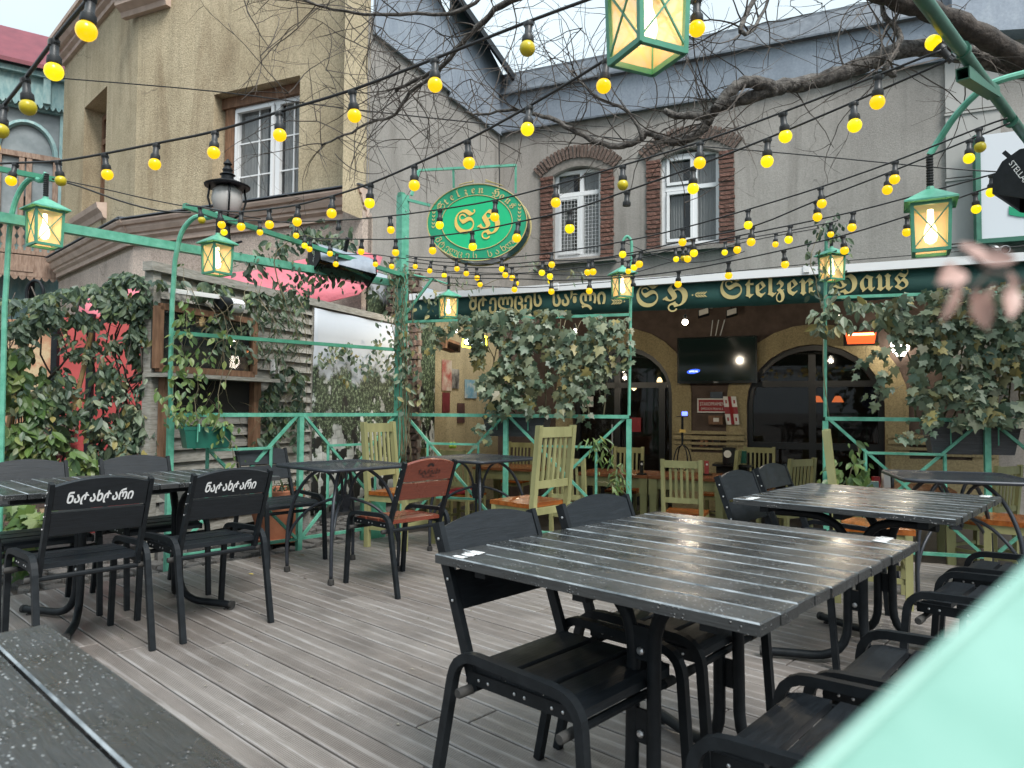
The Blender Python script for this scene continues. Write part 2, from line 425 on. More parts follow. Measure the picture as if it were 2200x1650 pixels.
# ------------------------------------------------------------------ surfaces of the place
def stucco(name, c1, c2, stain, s=1.0, bst=.8, grain=.85):
    m, nt, b = nmat(name); v = coords(nt)
    base = ramp(nt, noise(nt, v, .9 * s, 6, .65), [(.3, c1), (.7, c2)])
    vv = coords(nt, (1.0, 1.0, .12))
    st = ramp(nt, noise(nt, vv, 1.3, 7, .62, .8), [(.54, g3(1)), (.76, stain)])
    vk = N(nt, 'ShaderNodeTexVoronoi', feature='DISTANCE_TO_EDGE'); vk.inputs['Scale'].default_value = .9
    vkm = N(nt, 'ShaderNodeMixRGB'); vkm.inputs[0].default_value = .25; nt.links.new(v, vkm.inputs[1]); nzc = N(nt, 'ShaderNodeTexNoise'); nzc.inputs['Scale'].default_value = 3; nzc.inputs['Detail'].default_value = 6; nt.links.new(v, nzc.inputs['Vector']); nt.links.new(nzc.outputs['Color'], vkm.inputs[2]); nt.links.new(vkm.outputs[0], vk.inputs['Vector'])
    crk = ramp(nt, vk.outputs['Distance'], [(.0, g3(1)), (.006, g3(0))])
    crm = ramp(nt, noise(nt, v, .7, 3), [(.52, g3(0)), (.60, g3(.7))])
    c = mix(nt, 1.0, base, st, 'MULTIPLY')
    c = mix(nt, .8, c, ramp(nt, noise(nt, coords(nt, (5, 5, .14)), 1.4, 5, .6), [(.50, g3(1)), (.78, g3(.74))]), 'MULTIPLY')
    sp = ramp(nt, noise(nt, v, 42, 4, .8), [(.34, g3(.50)), (.60, g3(1.0))])
    c = mix(nt, grain, c, sp, 'MULTIPLY')
    c = mix(nt, mix(nt, 1.0, crk, crm, 'MULTIPLY'), c, (.09, .08, .07))
    c = mix(nt, 1.0, c, ramp(nt, noise(nt, v, .45, 5, .6), [(.35, g3(.82)), (.6, g3(1))]), 'MULTIPLY')
    nt.links.new(c, b.inputs['Base Color']); b.inputs['Roughness'].default_value = .92
    b.inputs['Specular IOR Level'].default_value = .2
    bump(nt, b, noise(nt, v, 60, 3, .7), bst, .018)
    return m
M['tan_stucco'] = stucco('tan_roughcast', (.58, .475, .315), (.68, .575, .40), (.56, .50, .46))
M['pink_stucco'] = stucco('pink_roughcast', (.64, .52, .445), (.72, .60, .52), (.72, .68, .66))
M['grey_stucco'] = stucco('grey_render', (.33, .308, .285), (.405, .38, .352), (.64, .63, .62), .8, .35, .45)
M['cream_wall'] = stucco('cream_painted_wall', (.40, .33, .19), (.48, .40, .24), (.8, .78, .75), 1, .2)
M['cornice'] = pm('moulded_cornice', (.46, .345, .28), (.58, .45, .375), .8, 5, bst=.3, bsc=50)
M['brown_wall'] = pm('dark_brown_brick_wall', (.075, .052, .043), (.115, .082, .068), .85, 6, bst=.4)
M['zinc'] = None
def zinc():
    m, nt, b = nmat('weathered_zinc_sheet'); v = coords(nt, (1.2, 1.2, .35)); v2 = coords(nt)
    c = ramp(nt, noise(nt, v, 2.6, 7, .68, .6), [(.25, (.235, .27, .32)), (.52, (.30, .34, .40)), (.80, (.40, .44, .49))])
    c = mix(nt, .5, c, ramp(nt, noise(nt, v2, 30, 4), [(.3, g3(.65)), (.65, g3(1))]), 'MULTIPLY')
    nt.links.new(c, b.inputs['Base Color']); b.inputs['Roughness'].default_value = .5; b.inputs['Metallic'].default_value = .25
    bump(nt, b, noise(nt, v, 5, 3), .15, .02); return m
M['zinc'] = zinc()
M['zinc_dark'] = pm('dark_zinc_roof', (.085, .10, .12), (.15, .17, .195), .55, 8, metal=.25, bst=.1)
M['brick'] = pm('rough_red_brick', (.185, .085, .062), (.30, .155, .12), .88, 9, bst=.9, bsc=22, bd=.03, rand=True, vary=.16)
M['brick_grey'] = pm('weathered_arch_brick', (.17, .115, .095), (.27, .19, .155), .9, 9, bst=.9, bsc=22, bd=.03, rand=True, vary=.16)
M['mortar'] = pm('mortar', (.16, .145, .13), (.24, .22, .20), .95, 20, bst=.5)
M['brown_wood'] = pm('old_brown_wood', (.13, .065, .035), (.24, .13, .075), .7, 6, (6, 6, 1), bst=.3, bsc=25)
M['awning'] = pm('dark_green_awning_cloth', (.010, .055, .048), (.014, .07, .060), .75, 3, bst=.25, bsc=8, bd=.02)
M['gold'] = pm('pale_gold_print', (.44, .36, .15), (.52, .43, .19), .5, 12)
M['gold2'] = pm('gold_lettering', (.72, .48, .12), None, .4)
M['sign_green'] = pm('sign_green_face', (.008, .40, .165), (.010, .45, .19), .28, 4)
M['sign_green2'] = pm('sign_green_rim_face', (.012, .26, .135), (.015, .30, .155), .28, 4)
M['black_gloss'] = pm('black_gloss', (.01, .011, .012), None, .12)
M['door_black'] = pm('black_door_paint', (.008, .009, .011), None, .35)
M['grey_wood'] = pm('weathered_grey_boards', (.24, .225, .195), (.40, .385, .345), .85, 5, (2, 2, 14), bst=.35, bsc=20, rand=True, vary=.1)
M['pave'] = pm('grey_paving_stone', (.10, .095, .09), (.19, .18, .17), .75, 9, bst=.5, bsc=30, bd=.01, rand=True, vary=.15)
M['grit'] = pm('dirt_and_grit', (.055, .048, .042), (.11, .10, .09), .95, 18, bst=.8, bsc=50, bd=.02)
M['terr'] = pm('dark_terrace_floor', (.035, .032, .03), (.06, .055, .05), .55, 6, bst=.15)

def deck_mat():
    m, nt, b = nmat('weathered_ribbed_decking')
    tc = N(nt, 'ShaderNodeTexCoord'); sep = N(nt, 'ShaderNodeSeparateXYZ'); nt.links.new(tc.outputs['Object'], sep.inputs[0])
    v = coords(nt, (1, 1, 1), True); vs = coords(nt, (.55, 9, 9), True)
    c = ramp(nt, noise(nt, v, 2.2, 6, .7), [(.30, (.172, .152, .139)), (.7, (.265, .240, .222))])
    c = mix(nt, .75, c, ramp(nt, noise(nt, vs, 3.0, 6, .7), [(.3, g3(.74)), (.66, g3(1.0))]), 'MULTIPLY')
    fl = ramp(nt, noise(nt, v, 75, 4, .75), [(.60, g3(0)), (.72, g3(1))])
    fm = ramp(nt, noise(nt, v, 3.0, 4), [(.42, g3(0)), (.62, g3(.75))])
    c = mix(nt, mix(nt, 1.0, fl, fm, 'MULTIPLY'), c, (.44, .43, .425))
    # ribs: two fields of fine grooves with a plain strip between and at the edges
    mu = N(nt, 'ShaderNodeMath', operation='MULTIPLY'); mu.inputs[1].default_value = 2 * pi / .0075; nt.links.new(sep.outputs['Y'], mu.inputs[0])
    sn = N(nt, 'ShaderNodeMath', operation='SINE'); nt.links.new(mu.outputs[0], sn.inputs[0])
    ab = N(nt, 'ShaderNodeMath', operation='ABSOLUTE'); nt.links.new(sep.outputs['Y'], ab.inputs[0])
    field = ramp(nt, ab.outputs[0], [(.0, g3(0)), (.010, g3(0)), (.013, g3(1)), (.058, g3(1)), (.062, g3(0))])
    rib = mix(nt, 1.0, sn.outputs[0], field, 'MULTIPLY')
    edge = ramp(nt, ab.outputs[0], [(.0, g3(1)), (.008, g3(1)), (.014, g3(0)), (.060, g3(0)), (.066, g3(1))])
    wl = mix(nt, 1.0, edge, ramp(nt, noise(nt, vs, 5, 4), [(.42, g3(0)), (.6, g3(.42))]), 'MULTIPLY')
    c = mix(nt, wl, c, (.44, .43, .425))
    dk = ramp(nt, noise(nt, v, .9, 4), [(.55, g3(1)), (.72, g3(.62))])
    c = mix(nt, 1.0, c, dk, 'MULTIPLY')
    oi = N(nt, 'ShaderNodeObjectInfo')
    c = mix(nt, 1.0, c, ramp(nt, oi.outputs['Random'], [(0, (.80, .78, .77)), (1, (1, 1, 1))]), 'MULTIPLY')
    nt.links.new(c, b.inputs['Base Color'])
    nt.links.new(ramp(nt, noise(nt, v, 1.4, 4), [(.35, g3(.34)), (.65, g3(.62))]), b.inputs['Roughness'])
    b.inputs['Specular IOR Level'].default_value = .35
    p = bump(nt, b, rib, .5, .0025); bump(nt, b, fl, .25, .003, p)
    return m
M['deck'] = deck_mat()

# ------------------------------------------------------------------ ground
mb = MB().add([(-400, -400, -.50), (400, -400, -.50), (400, 400, -.50), (-400, 400, -.50)], [(0, 1, 2, 3)])
struct(mb.build('ground', M['grit']))
RM = V((-1.04, 6.65, 0)); RD = V((.956, -.294, 0)); RN = V((.294, .956, 0))
def ab(a, b, z=0): return U1 * a + U2 * b + Z * z
mb = MB().poly([ab(-4, -4, -.05), ab(5.15, -4, -.05), ab(5.15, 4.28, -.05), RM + RN * .08 + Z * -.05, RM + RD * 9 + RN * .08 + Z * -.05], (0, 0, -.40))
deck = struct(mb.build('deck', M['dark']))
PW = .1555
DECKA = 5.165
for i in range(58):
    b0 = -2.35 + i * PW; b1 = b0 + PW - .009
    am = min(DECKA, (6.05 + .10 - b1 * .902) / .432)
    am0 = min(DECKA, (6.05 + .10 - b0 * .902) / .432)
    joints = []
    a = -2.9 - rnd.random() * 2
    while a < am0:
        joints.append(a); a += rnd.choice([1.9, 2.4, 2.8, 3.0])
    joints.append(99)
    for k in range(len(joints) - 1):
        s0, s1 = joints[k], joints[k + 1] - .007
        e0, e1 = min(s1, am0), min(s1, am)
        if e1 - s0 < .15: continue
        mid = ab((s0 + e1) / 2, (b0 + b1) / 2)
        hh = rnd.uniform(-.0012, .0012)
        loc = [((s0 - (s0 + e1) / 2), -(PW - .009) / 2), (e0 - (s0 + e1) / 2, -(PW - .009) / 2), (e1 - (s0 + e1) / 2, (PW - .009) / 2), ((s0 - (s0 + e1) / 2), (PW - .009) / 2)]
        # local x along the board, y across, bevelled top edges
        pm_ = MB(); bv = .003
        base = [V((x, -y, -.028)) for x, y in loc]; sh = [V((x, -y, -bv + hh)) for x, y in loc]
        ins = [V((x + (bv if q in (0, 3) else -bv), -(y + (bv if q in (0, 1) else -bv)), hh)) for q, (x, y) in enumerate(loc)]
        pm_.add(base + sh + ins, [(8, 9, 10, 11)] + [(q, (q + 1) % 4, 4 + (q + 1) % 4, 4 + q) for q in range(4)] + [(4 + q, 4 + (q + 1) % 4, 8 + (q + 1) % 4, 8 + q) for q in range(4)])
        o = pm_.build('plank', M['deck'], deck, local=True)
        o.location = mid + Z * .0; o.rotation_euler = (0, 0, A_U1 + pi * 0)
# paving strip along the deck's far side
mb = MB().poly([ab(5.17, -3.5, -.055), ab(9.5, -3.5, -.055), V((-9, 13, -.055)), V((-1.95, 9.3, -.055)), V((-1.40, 9.05, -.055)), RM + V((-.02, .05, -.055)), ab(5.17, 4.20, -.055)], (0, 0, -.3))
pav = struct(mb.build('pavement', M['grit']))
def stone_mesh(seed):
    r = random.Random(seed); n = r.choice([5, 6, 7]); b = MB()
    pts = [(cos(2 * pi * (i + r.uniform(-.22, .22)) / n) * r.uniform(.85, 1.05), sin(2 * pi * (i + r.uniform(-.22, .22)) / n) * r.uniform(.85, 1.05)) for i in range(n)]
    b.add([V((x, y, -.05)) for x, y in pts] + [V((x, y, -.006)) for x, y in pts] + [V((x * .93, y * .93, r.uniform(-.002, .003))) for x, y in pts],
          [tuple(range(2 * n, 3 * n))] + [(i, (i + 1) % n, n + (i + 1) % n, n + i) for i in range(n)] + [(n + i, n + (i + 1) % n, 2 * n + (i + 1) % n, 2 * n + i) for i in range(n)])
    me = bpy.data.meshes.new('stone'); me.from_pydata([tuple(p) for p in b.v], [], b.f); me.materials.append(M['pave']); return me
STM = [stone_mesh(i) for i in range(7)]
for i in range(16):
    for j in range(38):
        a_ = 5.33 + i * .19 + (j % 2) * .07 + rnd.uniform(-.03, .03); b_ = -.6 + j * .145 + rnd.uniform(-.02, .02)
        p = ab(a_, b_)
        if (p - RM).dot(RN) > -.12 and p.x > -1.5: continue
        if a_ > 6.6: continue
        o = link('stone', rnd.choice(STM), pav); o.location = (p.x, p.y, -.018 + rnd.uniform(-.008, .006))
        o.scale = (.098, .074, 1); o.rotation_euler = (rnd.uniform(-.02, .02), rnd.uniform(-.02, .02), A_U1 + rnd.uniform(-.2, .2) + rnd.choice([0, pi]))
# sunken terrace below the awning
TZ = -.40
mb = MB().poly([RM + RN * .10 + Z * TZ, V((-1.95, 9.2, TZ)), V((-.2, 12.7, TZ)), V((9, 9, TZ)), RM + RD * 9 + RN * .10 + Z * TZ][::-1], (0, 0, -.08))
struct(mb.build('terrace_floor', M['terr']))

# ------------------------------------------------------------------ grey house
gh = thing('grey_house', 'two storey grey rendered house with zinc roof band above the awning', 'house', FA.w(0, 0))
def rect(u0, u1, z0, z1): return [(u0, z0), (u1, z0), (u1, z1), (u0, z1)]
def arch(u0, u1, z0, zs, zt, n=14):
    c = (u0 + u1) / 2; r = (u1 - u0) / 2
    return [(u0, z0), (u1, z0)] + [(c + r * cos(pi * i / n), zs + (zt - zs) * sin(pi * i / n)) for i in range(n + 1)]
def seg_arch(u0, u1, z0, zs, zt, n=10):
    return [(u0, z0), (u1, z0)] + [(u1 + (u0 - u1) * i / n, zs + (zt - zs) * sin(pi * i / n)) for i in range(n + 1)]
WL = (1.02, 1.86, 3.72, 5.28); WR = (2.87, 3.78, 3.78, 5.31)
holes = [seg_arch(*WL[:2], WL[2], 5.16, 5.28), seg_arch(*WR[:2], WR[2], 5.20, 5.33)]
MB().holed(rect(0, 7.0, 2.95, 6.2), holes, FA, .22).build('wall', M['grey_stucco'], gh)
# right bay of the front: flat sheet panels and the wall behind the white sign
MB().poly([FA.w(u, z) for u, z in rect(7.0, 14, -.45, 7.6)], FA.n * -.3).build('wall', M['grey_stucco'], gh)
M['panel_grey'] = pm('pale_grey_sheet', (.33, .325, .31), (.40, .39, .37), .7, 3, (1, 1, .3), bst=.05)
for k in range(5):
    z1 = 6.2 - k * .92
    mb = MB().box(FA.w(7.16, z1 - .45, .03), .64, .05, .89, FA.e, FA.n, Z); mb.box(FA.w(7.16, z1 - .012, .055), .67, .04, .03, FA.e, FA.n, Z)
    mb.build('panel', M['panel_grey'], gh)
DR = (4.18, 6.05, TZ, 1.25, 2.13); DL = (1.39, 3.05, TZ, 1.40, 2.18)
D3 = (7.4, 9.2, TZ, 1.25, 2.13)
MB().holed(rect(0, 12, TZ - .05, 2.95), [arch(*DL), arch(*DR), arch(*D3)], FA, .25).build('lower_wall', M['brown_wall'], gh)
def arch_trim(u0, u1, z0, zs, zt, w, d):
    o = arch(u0 - w, u1 + w, z0, zs, zt + w); i = arch(u0, u1, z0, zs, zt)
    o = o[1:] + o[:1]; i = i[1:] + i[:1]
    b = MB(); n = len(o)
    b.add([FA.w(u, z, d) for u, z in o] + [FA.w(u, z, d) for u, z in i] + [FA.w(u, z, 0) for u, z in o] + [FA.w(u, z, 0) for u, z in i],
          [(k, k + 1, n + k + 1, n + k) for k in range(n - 1)] + [(k, k + 1, 2 * n + k + 1, 2 * n + k) for k in range(n - 1)] + [(n + k, n + k + 1, 3 * n + k + 1, 3 * n + k) for k in range(n - 1)])
    return b
for D in (DL, DR, D3):
    arch_trim(*D, .30, .035).build('arch_trim', M['cream_wall'], gh)
# pier mouldings
for u0, u1 in ((3.36, 3.87), (6.36, 7.09)):
    for z, h, d in ((.72, .06, .10), (.80, .05, .075), (.63, .04, .07), (.55, .03, .055)):
        MB().box(FA.w((u0 + u1) / 2, z, d / 2), u1 - u0 + .56, d, h, FA.e, FA.n, Z).build('moulding', M['cream_wall'], gh)
    MB().box(FA.w((u0 + u1) / 2, .04, .025), u1 - u0 + .5, .05, .9, FA.e, FA.n, Z).build('wainscot', M['cream_wall'], gh)
MB().poly([FS.w(u, z) for u, z in rect(0, 2.28, TZ - .05, 2.9)], FS.n * -.02).build('side_wall', M['cream_wall'], gh)
MB().poly([FS.w(u, z) for u, z in rect(0, 4.04, 2.9, 6.15)], FS.n * -.02).build('side_wall', M['grey_stucco'], gh)
# zinc bands and roof edges
def band(fr, u0, u1, step):
    u = u0
    while u < u1 - .01:
        v = min(u + step, u1)
        MB().poly([fr.w(a, z, .06 + dd) for a, z, dd in ((u + .004, 6.05, 0), (v - .004, 6.05, 0), (v - .004, 6.66, .05), (u + .004, 6.66, .05))], fr.n * -.04).build('zinc_sheet', M['zinc'], gh)
        u = v
    MB().bar(fr.w(u0, 6.045, .07), fr.w(u1, 6.045, .07), .05, .03).build('drip_edge', M['zinc_dark'], gh)
    mb = MB().poly([fr.w(a, z, dd) for a, z, dd in ((u0, 6.68, .19), (u1, 6.68, .19), (u1, 7.06, .03), (u0, 7.06, .03))], fr.n * -.05)
    mb.bar(fr.w(u0, 6.675, .20), fr.w(u1, 6.675, .20), .03, .03)
    mb.build('roof_edge', M['zinc_dark'], gh)
band(FA, -.05, 7.05, 1.75)
for u0, u1 in ((0, 1.95), (1.95, 3.95)):
    MB().poly([FS.w(a, z, .06) for a, z in ((u0 + .004, 6.0), (u1 - .004, 5.92), (u1 - .004, 7.8), (u0 + .004, 7.1))], FS.n * -.04).build('zinc_sheet', M['zinc'], gh)
MB().poly([FS.w(a, z, d) for a, z, d in ((-.1, 7.02, .30), (4.1, 7.60, .30), (4.1, 8.1, 0), (-.1, 7.5, 0))], FS.n * -.04).bar(FS.w(-.1, 6.98, .28), FS.w(4.1, 7.58, .28), .05, .12).build('roof_edge', M['black_metal'], gh)
MB().poly([FA.w(a, 7.06, d) for a, d in ((-.4, .02), (7.05, .02), (7.05, -6), (-.4, -6))], (0, 0, .05)).build('roof', M['zinc_dark'], gh)
# rounded zinc hood on the right corner of the roof
mb = MB()
hp = [FA.w(6.9, 6.25, .25), FA.w(8.0, 6.25, .25)]
pr = [(6.9, 6.3), (8.35, 6.1), (8.35, 6.75)] + [(8.35 - .45 * (1 - cos(t * pi / 2)) , 6.75 + .42 * sin(t * pi / 2)) for t in (.25, .5, .75, 1)] + [(7.05, 7.2), (6.9, 7.2)]
mb.poly([FA.w(u, z, .30) for u, z in pr], FA.n * -.6); mb.build('roof_hood', M['zinc'], gh)
# windows of the grey house
def bar_uz(mb, fr, u0, z0, u1, z1, w, d, dep):
    mb.bar(fr.w(u0, z0, dep), fr.w(u1, z1, dep), d, w, None) if abs(z1 - z0) < 1e-6 else mb.bar(fr.w(u0, z0, dep), fr.w(u1, z1, dep), w, d, fr.n)
def pvc_window(parent, fr, u0, u1, z0, z1, dep, mull, trans, grid=None, sashes=(), mat='white_pvc', bw=.06, curtain=True, arch_top=0):
    fb = MB(); W = bw
    for (a, b_, c, d_) in ((u0, z0 + W / 2, u1, z0 + W / 2), (u0, z1 - W / 2, u1, z1 - W / 2), (u0 + W / 2, z0 + W, u0 + W / 2, z1 - W), (u1 - W / 2, z0 + W, u1 - W / 2, z1 - W)):
        bar_uz(fb, fr, a, b_, c, d_, W, .06, -dep)
    if mull: bar_uz(fb, fr, mull, z0 + W, mull, z1 - W, W * 1.1, .064, -dep + .003)
    if trans: bar_uz(fb, fr, u0 + W, trans, u1 - W, trans, W * 1.1, .068, -dep + .006)
    f = fb.build('window', M[mat], parent)
    for (a, b_, c, d_) in sashes:
        sb = MB()
        bar_uz(sb, fr, a, b_ + .02, c, b_ + .02, .045, .05, -dep + .035); bar_uz(sb, fr, a, d_ - .02, c, d_ - .02, .045, .05, -dep + .035)
        bar_uz(sb, fr, a + .02, b_ + .045, a + .02, d_ - .045, .045, .05, -dep + .035); bar_uz(sb, fr, c - .02, b_ + .045, c - .02, d_ - .045, .045, .05, -dep + .035)
        sb.build('sash', M[mat], f)
    if grid:
        gb = MB()
        for gu in grid[0]: bar_uz(gb, fr, gu, z0 + W, gu, z1 - W, .018, .02, -dep - .002)
        for gz in grid[1]: bar_uz(gb, fr, u0 + W, gz, u1 - W, gz, .018, .02, -dep - .004)
        gb.build('glazing_bar', M[mat], f)
    cols = [u0 + W, mull, u1 - W] if mull else [u0 + W, u1 - W]; rows = [z0 + W, trans, z1 - W] if trans else [z0 + W, z1 - W]
    for i in range(len(cols) - 1):
        for j in range(len(rows) - 1):
            MB().poly([fr.w(u, z, -dep - .015) for u, z in rect(cols[i], cols[i + 1], rows[j], rows[j + 1])], fr.n * -.006).build('pane', M['glass'], f)
    if curtain:
        cb = MB(); n = 40
        for side in (0, 1):
            c0, c1 = (u0, lerp(u0, u1, .36)) if side == 0 else (lerp(u0, u1, .60), u1)
            vs = []
            for k in range(n + 1):
                u = lerp(c0, c1, k / n); w = .025 * sin(k * 1.25) + .012 * sin(k * 2.7)
                vs += [fr.w(u, z0, -dep - .065 + w), fr.w(u, z1, -dep - .065 + w * .8)]
            cb.add(vs, [(2 * k, 2 * k + 2, 2 * k + 3, 2 * k + 1) for k in range(n)])
        cb.build('curtain', M['curtain'], f, smooth='all')
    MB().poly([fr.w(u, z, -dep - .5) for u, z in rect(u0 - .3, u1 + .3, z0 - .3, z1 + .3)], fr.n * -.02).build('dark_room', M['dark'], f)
    return f
wl = pvc_window(gh, FA, 1.02, 1.86, 3.72, 5.24, .12, 1.50, 4.83, sashes=((1.09, 3.80, 1.47, 4.78),))
gr = MB()
for k in range(13): u = 1.08 + k * .062; gr.bar(FA.w(u, 3.76, -.04), FA.w(u, 4.86, -.04), .004, .004)
for k in range(18): z = 3.78 + k * .062; gr.bar(FA.w(1.05, z, -.036), FA.w(1.84, z, -.036), .004, .004)
gr.build('wire_grille', M['white_pvc'], wl)
pvc_window(gh, FA, 2.87, 3.78, 3.78, 5.28, .12, 3.40, 4.72, sashes=((2.95, 3.86, 3.37, 4.67), (2.95, 4.78, 3.37, 5.22)))
# brick surrounds, brick by brick
def brick_mesh(seed, mat):
    r = random.Random(seed); b = MB()
    n = 5; vs = []
    for i in range(n + 1):
        x = -.5 + i / n; hh = .5 + r.uniform(-.10, .04); lo = -.5 + r.uniform(-.04, .10)
        for (y, zz) in ((0, lo), (0, hh), (1 + r.uniform(-.15, .15), hh * .92), (1 + r.uniform(-.15, .15), lo * .92)):
            vs.append(V((x, y, zz)))
    fs = [(4 * i + k, 4 * (i + 1) + k, 4 * (i + 1) + (k + 1) % 4, 4 * i + (k + 1) % 4) for i in range(n) for k in range(4)] + [(0, 1, 2, 3), (4 * n + 3, 4 * n + 2, 4 * n + 1, 4 * n)]
    b.add(vs, fs); me = bpy.data.meshes.new('brick'); me.from_pydata([tuple(p) for p in b.v], [], b.f); me.materials.append(mat); return me
BRM = [brick_mesh(i, M['brick']) for i in range(8)]; BRG = [brick_mesh(i + 20, M['brick_grey']) for i in range(8)]
def put_brick(parent, fr, u, z, L, Hh, rot, dep, meshes):
    o = link('brick', rnd.choice(meshes), parent)
    ex = fr.e * cos(rot) + Z * sin(rot); ez = Z * cos(rot) - fr.e * sin(rot); ey = fr.n
    p = fr.w(u, z, .001) - fr.o     # grey_house empty sits at FA.o
    m = Matrix.Identity(4)
    for i in range(3):
        m[i][0] = ex[i] * L; m[i][1] = ey[i] * dep; m[i][2] = ez[i] * Hh; m[i][3] = p[i]
    o.matrix_local = m
for (u0, u1, z0, zs, zt) in ((1.02, 1.86, 3.66, 5.16, 5.28), (2.87, 3.78, 3.72, 5.20, 5.33)):
    w = .235
    sb = MB()
    for a, c in ((u0 - w, u0 - .002), (u1 + .002, u1 + w)):
        sb.box(FA.w((a + c) / 2, (z0 + zs) / 2, .008), c - a, .016, zs - z0, FA.e, FA.n, Z)
    oo = [(lerp(u0 - w, u1 + w, k / 12), zs + .05 + (zt - zs) * 1.2 * sin(pi * k / 12) + .16) for k in range(13)]; ii = [(lerp(u0 - w, u1 + w, k / 12), zs + (zt - zs) * max(0, sin(pi * (k / 12 * 1.4 - .2)))) for k in range(13)]
    sb.add([FA.w(u, z, .012) for u, z in oo] + [FA.w(u, z, .012) for u, z in ii], [(k, k + 1, 14 + k, 13 + k) for k in range(12)])
    s = sb.build('brick_surround', M['mortar'], gh)
    nb = 21
    for side in (0, 1):
        cu = u0 - w / 2 if side == 0 else u1 + w / 2
        for k in range(nb):
            z = z0 + (zs - z0) * (k + .5) / nb
            L = w * rnd.uniform(.90, 1.02)
            put_brick(s, FA, cu + rnd.uniform(-.006, .006), z, L, (zs - z0) / nb * .84, rnd.uniform(-.02, .02), rnd.uniform(.026, .05), BRM)
    na = 24; cc = (u0 + u1) / 2; half = (u1 - u0) / 2 + w
    R = (half ** 2 + .27 ** 2) / (2 * .27)
    am_ = math.asin(half / R)
    for k in range(na):
        t = lerp(-am_, am_, (k + .5) / na)
        rr = R + .10; zc = zs + .02 - (R - .27) + 0
        put_brick(s, FA, cc + rr * sin(t), zc + rr * cos(t) - .02, .22 * rnd.uniform(.92, 1.05), 2 * am_ * R / na * .86, pi / 2 - t, rnd.uniform(.028, .048), BRG)
    MB().box(FA.w(cc, z0 - .03, .05), half * 2 + .1, .14, .06, FA.e, FA.n, Z).build('window_sill', M['mortar'], gh)
# arched doors: black frames, dark panes, the dim room behind
def arched_door(D, nm, hinge):
    u0, u1, z0, zs, zt = D; w = .075; dep = .12
    fb = MB(); o = arch(u0, u1, z0, zs, zt); i = arch(u0 + w, u1 - w, z0, zs, zt - w); o = o[1:] + o[:1]; i = i[1:] + i[:1]; n = len(o)
    fb.add([FA.w(u, z, -dep) for u, z in o] + [FA.w(u, z, -dep) for u, z in i] + [FA.w(u, z, -dep - .08) for u, z in i],
           [(k, k + 1, n + k + 1, n + k) for k in range(n - 1)] + [(n + k, n + k + 1, 2 * n + k + 1, 2 * n + k) for k in range(n - 1)])
    zt_ = 1.55
    bar_uz(fb, FA, u0 + .1, zt_, u1 - .1, zt_, .09, .08, -dep - .035)
    c = (u0 + u1) / 2
    for mu_ in hinge: bar_uz(fb, FA, mu_, z0, mu_, zt - .14 if abs(mu_ - c) < .3 else zt_, .10, .07, -dep - .03)
    bar_uz(fb, FA, u0 + w, z0 + .12, u1 - w, z0 + .12, .24, .07, -dep - .032)
    if nm == 'b': bar_uz(fb, FA, u0 + w, .62, u1 - w, .62, .10, .06, -dep - .028)
    d = fb.build('arched_door', M['door_black'], gh)
    i2 = arch(u0 + w, u1 - w, z0, zs, zt - w)
    cuts = [u0 + w] + list(hinge) + [u1 - w]
    for k in range(len(cuts) - 1):
        a, b_ = cuts[k] + .05 * (k > 0), cuts[k + 1] - .05 * (k < len(cuts) - 2)
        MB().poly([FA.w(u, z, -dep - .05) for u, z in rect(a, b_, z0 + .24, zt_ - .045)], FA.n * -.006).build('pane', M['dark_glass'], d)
    top = [(u, z) for u, z in i2 if z > zt_ + .04]; 
    if len(top) > 2:
        MB().poly([FA.w(u, z, -dep - .05) for u, z in [(top[-1][0], zt_ + .045), (top[0][0], zt_ + .045)] + top], FA.n * -.006).build('pane', M['dark_glass'], d)
    return d
dl = arched_door(DL, 'a', (2.12, 2.86)); dr = arched_door(DR, 'b', (5.10,)); d3 = arched_door(D3, 'c', (8.3,))
hb = MB().tube([FA.w(2.05, .3, -.06), FA.w(2.05, .9, -.06)], .014, 8); hb.build('handle', M['rivet'], dl)
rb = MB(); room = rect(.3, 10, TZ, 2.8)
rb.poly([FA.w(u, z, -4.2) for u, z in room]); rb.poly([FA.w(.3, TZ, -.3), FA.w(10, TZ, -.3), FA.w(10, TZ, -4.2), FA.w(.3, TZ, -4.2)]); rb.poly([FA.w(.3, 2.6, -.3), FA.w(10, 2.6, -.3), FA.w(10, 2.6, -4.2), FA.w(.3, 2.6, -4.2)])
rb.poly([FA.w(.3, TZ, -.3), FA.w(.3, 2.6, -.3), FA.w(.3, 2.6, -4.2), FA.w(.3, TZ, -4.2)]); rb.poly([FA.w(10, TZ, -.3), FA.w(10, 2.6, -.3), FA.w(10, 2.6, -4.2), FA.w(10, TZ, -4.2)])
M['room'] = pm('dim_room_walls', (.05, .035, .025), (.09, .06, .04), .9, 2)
rb.build('room', M['room'], gh)

